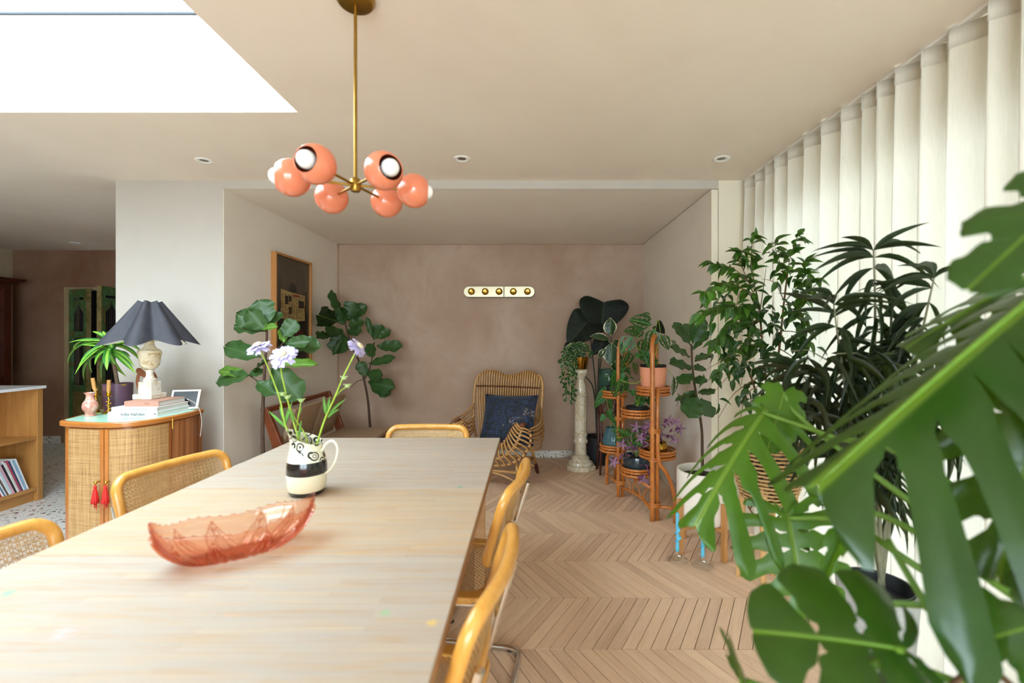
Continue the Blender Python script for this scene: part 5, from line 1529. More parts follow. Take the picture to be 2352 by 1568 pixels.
# ================================================================ plants on and round the pedestal
M_brasspot = simple('brass_pot', '#a5782c', 0.25, 1.0)
M_vari = leaf_mat('variegated_small_leaf', '#1f4a1e', '#3d6a30', 0.35, veins=4, trans=0.15, edge=('#dfe0b0', 0.10), var=0.2)
M_blackleaf = leaf_mat('velvet_black_leaf', '#10180f', '#2c3a26', 0.55, veins=4.5, slant=0.6, trans=0.04, var=0.15, vein_amt=0.5, spec=0.25)
def ovate_mesh(name, m, nu=6, nv=2, droop=0.15, fold=0.25, peak=0.42, tip=1.0, wob=0.0):
    def P(i, j):
        u = i / nu; v = j / nv * 2 - 1
        t_ = (u / peak) if u < peak else 1
        w = 0.5 * (math.sin(min(1, t_) * PI / 2) if u < peak else math.cos((u - peak) / (1 - peak) * PI / 2) ** tip)
        w = max(w, 0.012)
        return Vector((v * w, u, abs(v) * w * fold - droop * u * u + wob * math.sin(u * 9 + v)))
    return MB().grid(P, nu, nv).mesh(name, m, smooth=True)
VAR = [ovate_mesh('leaf', M_vari, 4, 2, d, 0.2) for d in (0.1, 0.3)]
py_ = 4.45
vh = thing('trailing_plant', 'variegated trailing plant spilling from a brass pot on top of the stone column', 'potted plant', (0.503, 4.47, 0.9785))
pot(vh, (0.503, 4.47, 0.9785), [(0.0, 0.0), (0.058, 0.0), (0.062, 0.006), (0.078, 0.105), (0.080, 0.118), (0.074, 0.118), (0.070, 0.09), (0.0, 0.09)], M_brasspot, 0.10, 0.068)
strands = [[(1335, 812), (1318, 800), (1302, 815), (1294, 850), (1290, 878)], [(1335, 812), (1325, 805), (1310, 840), (1303, 880), (1300, 912)], [(1330, 810), (1316, 815), (1312, 860), (1310, 918)],
           [(1330, 808), (1320, 830), (1320, 870), (1316, 905)], [(1335, 812), (1338, 795), (1350, 800), (1352, 815)], [(1332, 810), (1328, 790), (1312, 790), (1298, 805), (1290, 835)], [(1334, 812), (1342, 790), (1332, 785)], [(1330, 810), (1316, 800), (1306, 830), (1312, 850)]]
rr = random.Random(31)
for sp in strands:
    pts = px_path([(x, y, 4.44 - 0.10 * (k / len(sp)) + rr.uniform(-.02, .02)) for k, (x, y) in enumerate(sp)])
    MB().tube(pts, 0.002, 4).build('vine', M_stem, vh)
    for k, p in enumerate(pts):
        for q_ in range(2):
            d = Vector((rr.uniform(-1, 1), rr.uniform(-0.9, 0.5), rr.uniform(-0.9, 0.3))).normalized()
            put('leaf', rr.choice(VAR), vh, frame_from(p, p + d * rr.uniform(0.042, 0.062), (rr.uniform(-.4, .4), -0.6, 0.6), rr.uniform(0.024, 0.034)))

def heart_mesh(name, m, nu=14, nv=6, point=1.0):
    """sagittate leaf: petiole joins at the origin, lobes reach back, tip at y = 1"""
    ol = catmull([(0.0, -0.05, 0), (0.15, -0.13, 0), (0.34, -0.20, 0), (0.47, -0.08, 0), (0.50, 0.12, 0), (0.40, 0.45, 0), (0.20, 0.78, 0), (0.0, 1.0, 0)], 4)
    b = MB(); n = len(ol)
    vs = []; fs = []
    for s in (-1, 1):
        base = len(vs)
        for i, p in enumerate(ol):
            u = i / (n - 1); o = Vector((0, max(0, u * 1.1 - 0.1) ** 1.3 * 1.0, 0))
            for k in range(nv + 1):
                v = k / nv; q_ = o.lerp(Vector((s * p.x, p.y, 0)), v)
                q_.z = 0.10 * v * abs(p.x) * 2 - 0.22 * max(0, q_.y) ** 2 - 0.12 * max(0, -q_.y) + 0.025 * math.sin(u * 16) * v * v
                vs.append(q_)
        w = nv + 1
        fs += [(base + i * w + j, base + (i + 1) * w + j, base + (i + 1) * w + j + 1, base + i * w + j + 1)[::s] for i in range(n - 1) for j in range(nv)]
    b.add(vs, fs)
    return b.mesh(name, m, smooth=True)
HEART = heart_mesh('leaf', M_blackleaf)
AY = 4.66
al = thing('elephant_ear_plant', 'elephant ear plant with near-black velvety leaves rising behind the stone column', 'potted plant', ((1372 - 1216) * AY / FPX, AY, 0))
pot(al, al.location.copy(), [(0.0, 0.0), (0.10, 0.0), (0.13, 0.28), (0.124, 0.28), (0.118, 0.24), (0.0, 0.24)], simple('black_nursery_pot', '#1d1d1f', 0.6), 0.25, 0.118)
ax_, ay_ = al.location.x, AY
for (bx, by, tx, ty, w, n_) in ((1386, 697, 1381, 764, 112, (0.1, -0.9, 0.3)), (1352, 738, 1300, 790, 84, (-0.2, -0.85, 0.45)), (1386, 785, 1358, 812, 42, (0.1, -0.8, 0.5)), (1318, 800, 1296, 828, 44, (0, -0.8, 0.5))):
    b0 = at(bx, by, AY - 0.12)
    put('leaf', HEART, al, frame_from(b0, at(tx, ty, AY - 0.16), n_, w * AY / FPX))
    MB().tube(catmull([(ax_, ay_, 0.25), (ax_ + (b0.x - ax_) * 0.15, ay_, 0.75), (ax_ + (b0.x - ax_) * 0.6, ay_ - 0.02, b0.z - 0.25), tuple(b0)], 5), [0.009 - 0.00035 * k for k in range(16)], 7).build('stalk', simple('dark_stalk', '#2d3522', 0.6), al, smooth=True)

# ---- dark bamboo stand with the glass vase
M_dkb = simple('dark_red_bamboo', '#4c1c12', 0.35, var=0.25, scale=24, stretch=(1, 1, 0.4), coat=0.3)
SX, SY, SH = 0.762, 4.36, 0.735
ds = thing('bamboo_stand', 'tall dark red bamboo plant stand between the stone column and the rattan stand', 'plant stand', (SX, SY, 0))
hw = 0.088
for x in (-1, 1):
    for y in (-1, 1):
        MB().tube([(SX + x * (hw + 0.012), SY + y * (hw + 0.012), 0), (SX + x * hw, SY + y * hw, 0.22), (SX + x * hw, SY + y * hw, SH - 0.015)], [0.010, 0.011, 0.011], 8).build('leg', M_dkb, ds, smooth=True)
rl = MB()
for z in (0.215, 0.24, 0.55, SH - 0.03):
    for (a, b_) in (((-1, -1), (1, -1)), ((1, -1), (1, 1)), ((1, 1), (-1, 1)), ((-1, 1), (-1, -1))):
        rl.tube([(SX + a[0] * hw, SY + a[1] * hw, z), (SX + b_[0] * hw, SY + b_[1] * hw, z)], 0.0075, 6)
rl.build('rails', M_dkb, ds, smooth=True)
lt = MB()
for sgn in (-1, 1):
    for ax2 in (0, 1):
        for x0, x1, h in ((-0.08, 0.0, 0.13), (0.0, 0.08, 0.13), (-0.045, 0.045, 0.09)):
            pts = []
            for k in range(9):
                a = PI * k / 8; x = (x0 + x1) / 2 - (x1 - x0) / 2 * math.cos(a); z = 0.55 + h * math.sin(a)
                pts.append((SX + (x if ax2 == 0 else sgn * hw), SY + (sgn * hw if ax2 == 0 else x), z))
            lt.tube(pts, 0.0045, 5)
lt.build('arched_lattice', M_dkb, ds, smooth=True)
MB().box(SX - 0.105, SX + 0.105, SY - 0.105, SY + 0.105, SH - 0.0145, SH).build('top', M_dkb, ds, bevel=0.004)
M_vase = tinted_glass('sea_green_glass', '#a9cbbd', '#2f5d52', 0.9, 0.05, '#5d8a7c', 0.25)
gv = thing('glass_vase', 'sea green crackled glass vase holding a variegated rubber plant, on the dark bamboo stand', 'vase', (SX, SY - 0.005, SH + 0.0005))
ck = lambda a, z: 1 + 0.016 * math.sin(a * 11 + z * 90) * math.sin(z * 130 - a * 3)
MB().lathe([(0.0, 0.0), (0.080, 0.0), (0.092, 0.012), (0.098, 0.05), (0.098, 0.19), (0.092, 0.225), (0.078, 0.245), (0.078, 0.25), (0.074, 0.246), (0.088, 0.222), (0.094, 0.185), (0.094, 0.05), (0.088, 0.016), (0.0, 0.008)], (SX, SY - 0.005, SH + 0.0005), 48, ck).build('body', M_vase, gv, smooth=40)
RY = SY
M_rub = leaf_mat('variegated_rubber_leaf', '#20421f', '#7f9a5a', 0.28, veins=0.01, lw=0.03, trans=0.14, edge=('#e6e3b4', 0.09), var=0.15)
RUB = [ovate_mesh('leaf', M_rub, 9, 6, d, 0.22, 0.5, 0.9) for d in (0.08, 0.2)]
stem_px(gv, [(1402, 880), (1403, 830), (1404, 790), (1403, 768)], RY, 0.006, 0.004, simple('rubber_stem', '#4b3f28', 0.7), 'stem')
leaves_px(gv, RUB, [(1403, 772, 1400, 730, 30), (1401, 780, 1356, 770, 20), (1405, 786, 1403, 838, 38), (1392, 800, 1374, 822, 15), (1408, 782, 1436, 800, 22), (1408, 800, 1428, 838, 22), (1404, 830, 1420, 852, 18)], RY - 0.03, 0.05, 41, up=0.4)
leaves_px(gv, [HEART], [(1395, 790, 1362, 812, 26)], RY + 0.05, 0.02, 42, up=0.4)

# ================================================================ rattan plant stand
M_orb = wood('orange_rattan', '#a8591d', '#cd8038', (5, 5, 5), 0.32, 4, coat=0.4)
U1 = at(1504, 1195, 3.21); U1.z = 0
U2 = at(1425, 1140, 3.69); U2.z = 0
U3 = at(1394, 1112, 4.00); U3.z = 0
U4 = at(1551, 1200, 3.17); U4.z = 0
rs = thing('rattan_plant_stand', 'tiered orange rattan plant stand with hooped uprights and six round trays of plants', 'plant stand', (0.80, 3.5, 0))
along = (U1 - U2).normalized(); side = Vector((-along.y, along.x, 0))
def tube_part(name, pts, r=0.0145, n=10, closed=False, m=None):
    return MB().tube(pts, r, n, closed=closed).build(name, m or M_orb, rs, smooth=True)
for s in (-0.019, 0.019):
    a = U1 + Vector((s, s * 0.4, 0))
    if s < 0:
        tube_part('upright', catmull([a, a + Vector((0, 0, 0.5)), a + Vector((0, 0, 1.10)), a + Vector((0.004, 0.02, 1.24)), a + Vector((0.03, 0.07, 1.30)), a + Vector((0.06, 0.13, 1.29)), a + Vector((0.075, 0.17, 1.22)), a + Vector((0.08, 0.185, 1.05))], 4), 0.0165)
    else:
        tube_part('upright', [a, a + Vector((0, 0, 0.4)), a + Vector((0, 0, 0.75)), a + Vector((0.004, 0.0, 0.93))])
    b_ = U2 + Vector((s, s * 0.3, 0))
    if s < 0:
        tube_part('upright', catmull([b_, b_ + Vector((0, 0, 0.6)), b_ + Vector((0, 0, 1.10)), b_ + Vector((0.015, 0.02, 1.24)), b_ + Vector((0.05, 0.06, 1.29)), b_ + Vector((0.09, 0.12, 1.25)), b_ + Vector((0.10, 0.14, 1.05))], 4))
    else:
        tube_part('upright', [b_, b_ + Vector((0, 0, 0.5)), b_ + Vector((0, 0, 0.80))])
tube_part('leg', catmull([U4, U4 + Vector((-0.005, 0, 0.18)), U4 + Vector((-0.05, 0.01, 0.33)), U4 + Vector((-0.11, 0.02, 0.43)), U4 + Vector((-0.115, 0.02, 0.62))], 5))
tube_part('leg', catmull([U3, U3 + Vector((0, 0, 0.20)), U3 + Vector((0.01, -0.03, 0.27)), U3 + Vector((0.05, -0.10, 0.30))], 5))
tube_part('leg', [U3 + Vector((0.09, 0.10, 0)), U3 + Vector((0.09, 0.08, 0.33))], 0.012)
tube_part('rail', [U3 + Vector((0, 0, 0.095)), U2 + Vector((-0.02, 0, 0.105))], 0.010)
tube_part('rail', [U1 + Vector((0.02, 0, 0.10)), U4 + Vector((0, 0, 0.10))], 0.011)
tube_part('rail', catmull([U2 + Vector((0.015, 0, 0.07)), U2.lerp(U1, 0.33) + Vector((0, 0, 0.10)), U2.lerp(U1, 0.66) + Vector((0, 0, 0.10)), U1 + Vector((-0.02, 0, 0.07))], 4), 0.012)
tube_part('rail', [U2 + Vector((0.015, 0, 0.225)), U1 + Vector((-0.02, 0, 0.225))], 0.011)
for (t0, z0, t1, z1, bow) in ((0.12, 0.22, 0.32, 0.09, 0.05), (0.52, 0.22, 0.40, 0.10, -0.04), (0.40, 0.22, 0.62, 0.10, 0.04), (0.88, 0.22, 0.70, 0.09, -0.05)):
    a = U2.lerp(U1, t0) + Vector((0, 0, z0)); b_ = U2.lerp(U1, t1) + Vector((0, 0, z1))
    tube_part('curl', catmull([a, a.lerp(b_, 0.5) + along * bow * 0.6, b_], 5), 0.005, 6)
for (c, z) in ((U1, 0.10), (U1, 0.62), (U1, 0.42), (U2, 0.105), (U2, 0.33), (U2, 0.62)):
    bd = MB()
    for k in range(4):
        q_ = []
        for i in range(14):
            a = 2 * PI * i / 14
            q_.append((c.x + 0.040 * math.cos(a), c.y + 0.024 * math.sin(a), z + k * 0.008))
        bd.tube(q_, 0.0045, 5, closed=True)
    bd.build('cane_binding', M_orb, rs, smooth=True)

TR = [(1462, 1080, 3.45, 0.116), (1463, 948, 3.45, 0.116), (1510, 1040, 3.36, 0.128), (1500, 897, 3.35, 0.117), (1408, 1028, 3.86, 0.105), (1411, 905, 3.86, 0.105)]
TC = []
for (px, py, Y, r) in TR:
    c = at(px, py, Y); TC.append((c, r))
    for k, (dr_, dz) in enumerate(((0.0, 0.028), (-0.006, 0.006), (-0.001, -0.017))):
        MB().tube([(c.x + (r + dr_) * math.cos(2 * PI * i / 36), c.y + (r + dr_) * math.sin(2 * PI * i / 36), c.z + dz) for i in range(36)], 0.0098, 8, closed=True).build('tray_ring', M_orb, rs, smooth=True)
    fl_ = MB()
    for k in range(-5, 6):
        y = k * r / 5.6; w = math.sqrt(max(0, (r - 0.004) ** 2 - y * y))
        fl_.tube([(c.x - w, c.y + y, c.z - 0.026), (c.x + w, c.y + y, c.z - 0.026)], 0.006, 6)
    for k in range(12):
        a = 2 * PI * k / 12
        fl_.tube([(c.x + (r - 0.001) * math.cos(a), c.y + (r - 0.001) * math.sin(a), c.z - 0.02), (c.x + (r + 0.001) * math.cos(a), c.y + (r + 0.001) * math.sin(a), c.z + 0.03)], 0.004, 5)
    fl_.build('tray_floor', M_orb, rs, smooth=True)

FZ = -0.0195    # top of a tray floor, measured from its middle
M_vine = leaf_mat('swiss_cheese_leaf', '#1f4d1c', '#6f9650', 0.35, veins=4, trans=0.2, var=0.2)
M_small = leaf_mat('small_green_leaf', '#2f6a2a', '#74a050', 0.4, veins=3, trans=0.25, var=0.25)
M_trad = leaf_mat('purple_wandering_leaf', '#453648', '#8a738c', 0.4, veins=0.01, lw=0.12, trans=0.2, var=0.25, centre=('#8d9a86', 0.2), back='#7a2a66')
M_pinkl = leaf_mat('pink_wandering_leaf', '#ab819f', '#7a3d6a', 0.45, veins=0.01, lw=0.10, trans=0.3, var=0.1)
OV = [ovate_mesh('leaf', M_small, 5, 2, d, 0.25) for d in (0.1, 0.35)]
TRD = [ovate_mesh('leaf', M_trad, 5, 2, d, 0.35, 0.35) for d in (0.1, 0.35)]
PNK = [ovate_mesh('leaf', M_pinkl, 5, 2, 0.12, 0.3, 0.35)]
def swiss_mesh(seed):
    """pointed oval leaf with a row of oval holes each side of the midrib"""
    b = MB(); nu = 24; hole = 5
    for s in (-1, 1):
        rows = []
        for i in range(nu + 1):
            u = i / nu
            w = 0.5 * (math.sin(min(1, u / 0.38) * PI / 2) if u < 0.38 else math.cos((u - 0.38) / 0.62 * PI / 2) ** 0.85)
            w = max(w, 0.01)
            # position inside the rib-to-rib interval
            f = (u * hole) % 1.0
            h = math.sin(f * PI)
            # the hole leaves out the band between these fractions of the half width
            inside = 0.10 < u < 0.86
            rows.append((u, w, h if inside else 0))
        vs = []
        cols = (0.0, 0.20, 0.34, 0.74, 0.86, 1.0)
        for (u, w, h) in rows:
            for c_ in cols:
                if c_ == 0.34: q_ = 0.52 - 0.16 * h
                elif c_ == 0.74: q_ = 0.54 + 0.15 * h
                else: q_ = c_
                x = s * w * q_
                y = u + 0.10 * q_ * (1 - u)
                vs.append((x, y, 0.10 * q_ * w - 0.25 * u * u))
        n = len(cols)
        fs = []
        for i in range(nu):
            for j in range(n - 1):
                if j == 2 and (rows[i][2] > 0.05 or rows[i + 1][2] > 0.05): continue
                f_ = (i * n + j, (i + 1) * n + j, (i + 1) * n + j + 1, i * n + j + 1)
                fs.append(f_ if s < 0 else f_[::-1])
        b.add(vs, fs)
    return b.mesh('leaf', M_vine, smooth=True)
SWISS = [swiss_mesh(0)]
def bush(parent, c, meshes, n, lo, hi, spread, seed, w=0.45, up=0.3, stems=True, name='leaf', m=None):
    """a loose plant: stems arching out of c, leaves along each of them"""
    rnd = random.Random(seed); c = Vector(c)
    k = 0; sb = MB()
    while k < n:
        a = rnd.uniform(0, 2 * PI); L = rnd.uniform(0.5, 1.0) * spread
        e = c + Vector((math.cos(a) * L, math.sin(a) * L * 0.8, up * L + rnd.uniform(-0.4, 0.5) * L))
        mid = c.lerp(e, 0.5) + Vector((0, 0, 0.35 * L))
        pts = catmull([c, mid, e], 4)
        sb.tube(pts, 0.0016, 4)
        for p in pts[2:]:
            for _ in range(2):
                if k >= n: break
                d = Vector((rnd.uniform(-1, 1), rnd.uniform(-1, 0.6), rnd.uniform(-0.8, 0.5))).normalized(); ln = rnd.uniform(lo, hi)
                put(name, rnd.choice(meshes), parent, frame_from(p, p + d * ln, (rnd.uniform(-.4, .4), -0.5, 0.7), ln * w)); k += 1
    sb.build('stems', m or M_stem, parent)
# peach pot
c, r = TC[3]
pp = thing('potted_swiss_vine', 'swiss cheese vine with holed leaves in a smooth peach pot on the top tray', 'potted plant', (c.x, c.y, c.z + FZ))
pc = Vector((c.x, c.y, c.z + FZ))
M_peach = simple('peach_glaze', '#e79a78', 0.4)
MB().lathe([(0.0, 0.0), (0.070, 0.0), (0.080, 0.008), (0.086, 0.05), (0.099, 0.190), (0.0995, 0.195), (0.095, 0.195), (0.090, 0.16), (0.0, 0.16)], pc, 40).build('pot', M_peach, pp, smooth=45)
MB().lathe([(0.0, 0.161), (0.085, 0.161), (0.0935, 0.205), (0.096, 0.212), (0.091, 0.212), (0.087, 0.185), (0.0, 0.187)], pc, 36).build('nursery_liner', simple('black_liner', '#18181a', 0.5), pp, smooth=45)
SWY = 3.35
for pth in ([(1500, 830), (1496, 780), (1488, 745)], [(1500, 830), (1475, 790), (1455, 762)], [(1498, 830), (1465, 800), (1448, 775), (1440, 790)], [(1498, 830), (1480, 850), (1470, 875), (1450, 880), (1425, 872)], [(1502, 830), (1485, 850), (1486, 890), (1495, 905)], [(1505, 830), (1530, 845), (1545, 862)], [(1500, 830), (1504, 770), (1512, 735), (1520, 790)], [(1500, 830), (1520, 775), (1545, 782)]):
    stem_px(pp, [(x, y, -0.06 * k / 3) for k, (x, y) in enumerate(pth)], SWY, 0.0026, 0.0018, M_stem, 'vine', 5)
leaves_px(pp, SWISS, [(1500, 748, 1449, 728, 42), (1468, 765, 1437, 755, 30), (1498, 735, 1478, 718, 30), (1455, 768, 1425, 808, 36), (1446, 800, 1434, 852, 34), (1485, 772, 1470, 820, 30), (1425, 866, 1410, 918, 32), (1492, 868, 1522, 908, 34), (1500, 890, 1492, 934, 32), (1545, 860, 1556, 910, 34), (1556, 900, 1562, 935, 22), (1540, 780, 1560, 800, 18), (1475, 745, 1455, 775, 30), (1505, 750, 1492, 800, 34), (1515, 765, 1540, 800, 26), (1470, 800, 1488, 830, 26), (1450, 830, 1470, 860, 22)], SWY - 0.06, 0.07, 51, up=0.5)
leaves_px(pp, [HEART], [(1508, 748, 1530, 764, 34)], SWY + 0.06, 0.01, 52, up=0.3)
bush(pp, pc + Vector((0, 0, 0.2)), OV, 40, 0.04, 0.065, 0.17, 53, up=0.5)
# middle tray
c, r = TC[1]
M_blk = simple('black_planter', '#242527', 0.5)
p2 = thing('potted_ivy', 'small green trailing plant in a low black pot on the middle rattan tray', 'potted plant', (c.x, c.y, c.z + FZ))
pot(p2, (c.x, c.y, c.z + FZ), [(0.0, 0.0), (0.07, 0.0), (0.085, 0.07), (0.080, 0.07), (0.074, 0.05), (0.0, 0.05)], M_blk, 0.055, 0.074)
bush(p2, (c.x, c.y, c.z + 0.05), OV, 70, 0.035, 0.06, 0.16, 54, up=0.35)
# low tray: dark glazed pot with a fern and purple trails
c, r = TC[0]
p3 = thing('potted_fern', 'green fern with purple wandering stems in a dark teal glazed pot on the lowest tray', 'potted plant', (c.x, c.y, c.z + FZ))
pot(p3, (c.x, c.y, c.z + FZ), [(0.0, 0.0), (0.085, 0.0), (0.094, 0.01), (0.104, 0.12), (0.100, 0.135), (0.094, 0.13), (0.090, 0.10), (0.0, 0.10)], simple('dark_teal_glaze', '#26343a', 0.2, coat=0.5, var=0.2), 0.11, 0.09)
top3 = Vector((c.x, c.y, c.z + FZ + 0.12))
rr = random.Random(61)
FRN = [lance_mesh('leaflet', M_small, 4, 0.1)]
for k in range(16):
    a = rr.uniform(0, 2 * PI); L = rr.uniform(0.16, 0.26)
    e = top3 + Vector((math.cos(a) * L * 0.75, math.sin(a) * L * 0.6, L * rr.uniform(0.5, 1.1)))
    pts = catmull([top3, top3.lerp(e, 0.5) + Vector((0, 0, 0.06)), e], 4)
    MB().tube(pts, 0.0014, 4).build('frond_stem', M_stem, p3)
    for i in range(2, len(pts)):
        d = (pts[i] - pts[i - 1]).normalized()
        for s in (-1, 1):
            sd = d.cross(Vector((0, -0.6, 0.8))) * s
            put('leaflet', FRN[0], p3, frame_from(pts[i], pts[i] + (sd + d * 0.5) * 0.045, (0, -0.6, 0.7), 0.013))
def trails(parent, lst, Y, seed, meshes, star=None, ln=0.048):
    rnd = random.Random(seed)
    for path in lst:
        pts = px_path([(x, y, Y - 0.05 * k) for k, (x, y) in enumerate(path)])
        MB().tube(pts, 0.0022, 5).build('trailing_stem', simple('purple_stem', '#8c6f7a', 0.5) if False else M_pstem, parent, smooth=True)
        for p in pts[2::2]:
            d = Vector((rnd.uniform(-1, 1), rnd.uniform(-0.8, 0.2), rnd.uniform(-0.5, 0.8))).normalized()
            put('leaf', rnd.choice(meshes), parent, frame_from(p, p + d * ln * rnd.uniform(0.8, 1.3), (rnd.uniform(-.3, .3), -0.6, 0.6), ln * 0.36))
        if star:
            for q_ in range(5):
                a = 2 * PI * q_ / 5 + rnd.uniform(-.3, .3)
                d = Vector((math.cos(a), -0.35, math.sin(a)))
                put('leaf', rnd.choice(star), parent, frame_from(pts[-1], pts[-1] + d * ln, (0, -1, 0.2), ln * 0.34))
M_pstem = simple('mauve_stem', '#9b7f86', 0.5)
trails(p3, [[(1455, 1045), (1440, 1010), (1428, 1020)], [(1460, 1045), (1470, 1000), (1487, 985)], [(1462, 1045), (1475, 1015), (1490, 1020)], [(1450, 1045), (1440, 1050), (1412, 1055), (1408, 1060)], [(1465, 1045), (1480, 1060), (1490, 1090), (1495, 1110)], [(1470, 1045), (1478, 1070), (1476, 1100)], [(1455, 1040), (1450, 1000), (1460, 980)]], 3.42, 62, TRD, PNK)
# right tray: brass pot, pink trails
c, r = TC[2]
p4 = thing('potted_wandering_plant', 'purple and pink wandering plant in a small hammered gold pot on the right-hand tray', 'potted plant', (c.x - 0.01, c.y, c.z + FZ))
pot(p4, (c.x - 0.01, c.y, c.z + FZ), [(0.0, 0.0), (0.045, 0.0), (0.075, 0.02), (0.085, 0.055), (0.078, 0.095), (0.070, 0.105), (0.066, 0.10), (0.068, 0.08), (0.0, 0.08)], M_gold, 0.085, 0.064)
trails(p4, [[(1508, 1005), (1525, 985), (1545, 975), (1552, 968)], [(1510, 1005), (1535, 1000), (1548, 1010)], [(1508, 1005), (1500, 980), (1490, 975)], [(1512, 1005), (1530, 975), (1535, 965)], [(1508, 1005), (1490, 1000), (1470, 1005)], [(1510, 1005), (1545, 990), (1562, 985)]], 3.34, 63, TRD, PNK)
bush(p4, (c.x, c.y, c.z + 0.09), TRD, 34, 0.035, 0.055, 0.13, 64, w=0.36, m=M_pstem)
# left trays
c, r = TC[4]
M_bluev = tinted_glass('blue_green_textured_glass', '#a8c8cc', '#3a626b', 1.0, 0.06, '#5f8b93', 0.45)
p5 = thing('glass_planter', 'blue-green textured glass planter with a leafy vine, on the low left tray', 'vase', (c.x, c.y, c.z + FZ))
ck2 = lambda a, z: 1 + 0.03 * math.sin(a * 13 + (int(z * 60) % 2) * 1.5)
MB().lathe([(0.0, 0.0), (0.070, 0.0), (0.080, 0.02), (0.088, 0.06), (0.082, 0.12), (0.062, 0.175), (0.058, 0.195), (0.054, 0.19), (0.058, 0.17), (0.078, 0.118), (0.083, 0.06), (0.075, 0.022), (0.0, 0.01)], (c.x, c.y, c.z + FZ), 52, ck2).build('body', M_bluev, p5, smooth=40)
HEARTG = heart_mesh('leaf', M_small, 10, 3)
stem_px(p5, [(1405, 1000), (1402, 965), (1396, 935), (1392, 905)], 3.84, 0.0025, 0.0016, M_stem, 'vine', 5)
leaves_px(p5, [HEARTG], [(1398, 945, 1408, 968, 18), (1388, 955, 1378, 968, 13), (1410, 960, 1422, 980, 14), (1400, 905, 1404, 945, 12)], 3.82, 0.03, 65, up=0.3)
c, r = TC[5]
p6 = thing('potted_philodendron', 'dark heart-leaved trailing plant in a black pot on the upper left tray', 'potted plant', (c.x, c.y, c.z + FZ))
pot(p6, (c.x, c.y, c.z + FZ), [(0.0, 0.0), (0.06, 0.0), (0.076, 0.09), (0.071, 0.09), (0.068, 0.07), (0.0, 0.07)], M_blk, 0.075, 0.068)
leaves_px(p6, [HEARTG], [(1392, 900, 1362, 938, 24), (1420, 860, 1408, 905, 30), (1428, 830, 1420, 865, 26), (1436, 880, 1444, 905, 18)], 3.84, 0.03, 66, up=0.3)
bush(p6, (c.x, c.y, c.z + 0.06), OV, 30, 0.04, 0.07, 0.15, 67, up=0.6)

# ================================================================ white planter on a wooden stand with a young fig
WP = Vector(((1614 - 1216) * 2.78 / FPX, 2.78, 0))
M_pine = wood('oiled_pine_stand', '#a8713c', '#c99459', (9, 9, 1.2), 0.45, 3)
wpst = thing('planter_stand', 'low wooden cross-braced stand under the white planter', 'plant stand', WP)
legs_xy = [(0.128 * math.cos(R(a)) * 1.0, 0.128 * math.sin(R(a))) for a in (22, 112, 202, 292)]
for (x, y) in legs_xy:
    k = 1.33
    MB().obox(WP + Vector((x * k, y * k, 0.165)), 0.034, 0.022, 0.33, Matrix.Rotation(math.atan2(y, x), 3, 'Z')).build('leg', M_pine, wpst, bevel=0.004)
for a, z in ((22, 0.152), (112, 0.1745)):
    MB().obox(WP + Vector((0, 0, z)), 0.315, 0.030, 0.022, Matrix.Rotation(R(a), 3, 'Z')).build('cross_bar', M_pine, wpst, bevel=0.003)
f3 = thing('potted_fiddle_fig', 'smaller fiddle-leaf fig in a white cylinder planter on a wooden stand', 'potted plant', WP + Vector((0, 0, 0.186)))
pot(f3, WP + Vector((0, 0, 0.186)), [(0.0, 0.0), (0.135, 0.0), (0.148, 0.014), (0.152, 0.05), (0.152, 0.296), (0.150, 0.302), (0.141, 0.302), (0.138, 0.25), (0.0, 0.25)], M_wpot, 0.255, 0.137)
HY = 2.78
stem_px(f3, [(1614, 1092), (1613, 1040), (1612, 990), (1606, 945), (1598, 900), (1591, 850), (1588, 790)], HY, 0.010, 0.006, M_bark, 'trunk')
leaves_px(f3, FIG, [(1585, 793, 1549, 739, 40), (1590, 790, 1614, 727, 36), (1585, 820, 1541, 795, 30), (1593, 804, 1630, 760, 40), (1589, 846, 1537, 835, 40), (1596, 831, 1632, 812, 28), (1590, 860, 1560, 880, 34), (1592, 880, 1622, 870, 30), (1596, 907, 1550, 916, 38), (1600, 911, 1582, 958, 48), (1608, 915, 1637, 958, 40), (1604, 900, 1640, 902, 34), (1600, 895, 1570, 940, 36), (1588, 770, 1575, 742, 26), (1594, 850, 1618, 842, 26)], HY, 0.09, 23, up=0.85, facing=0.55)

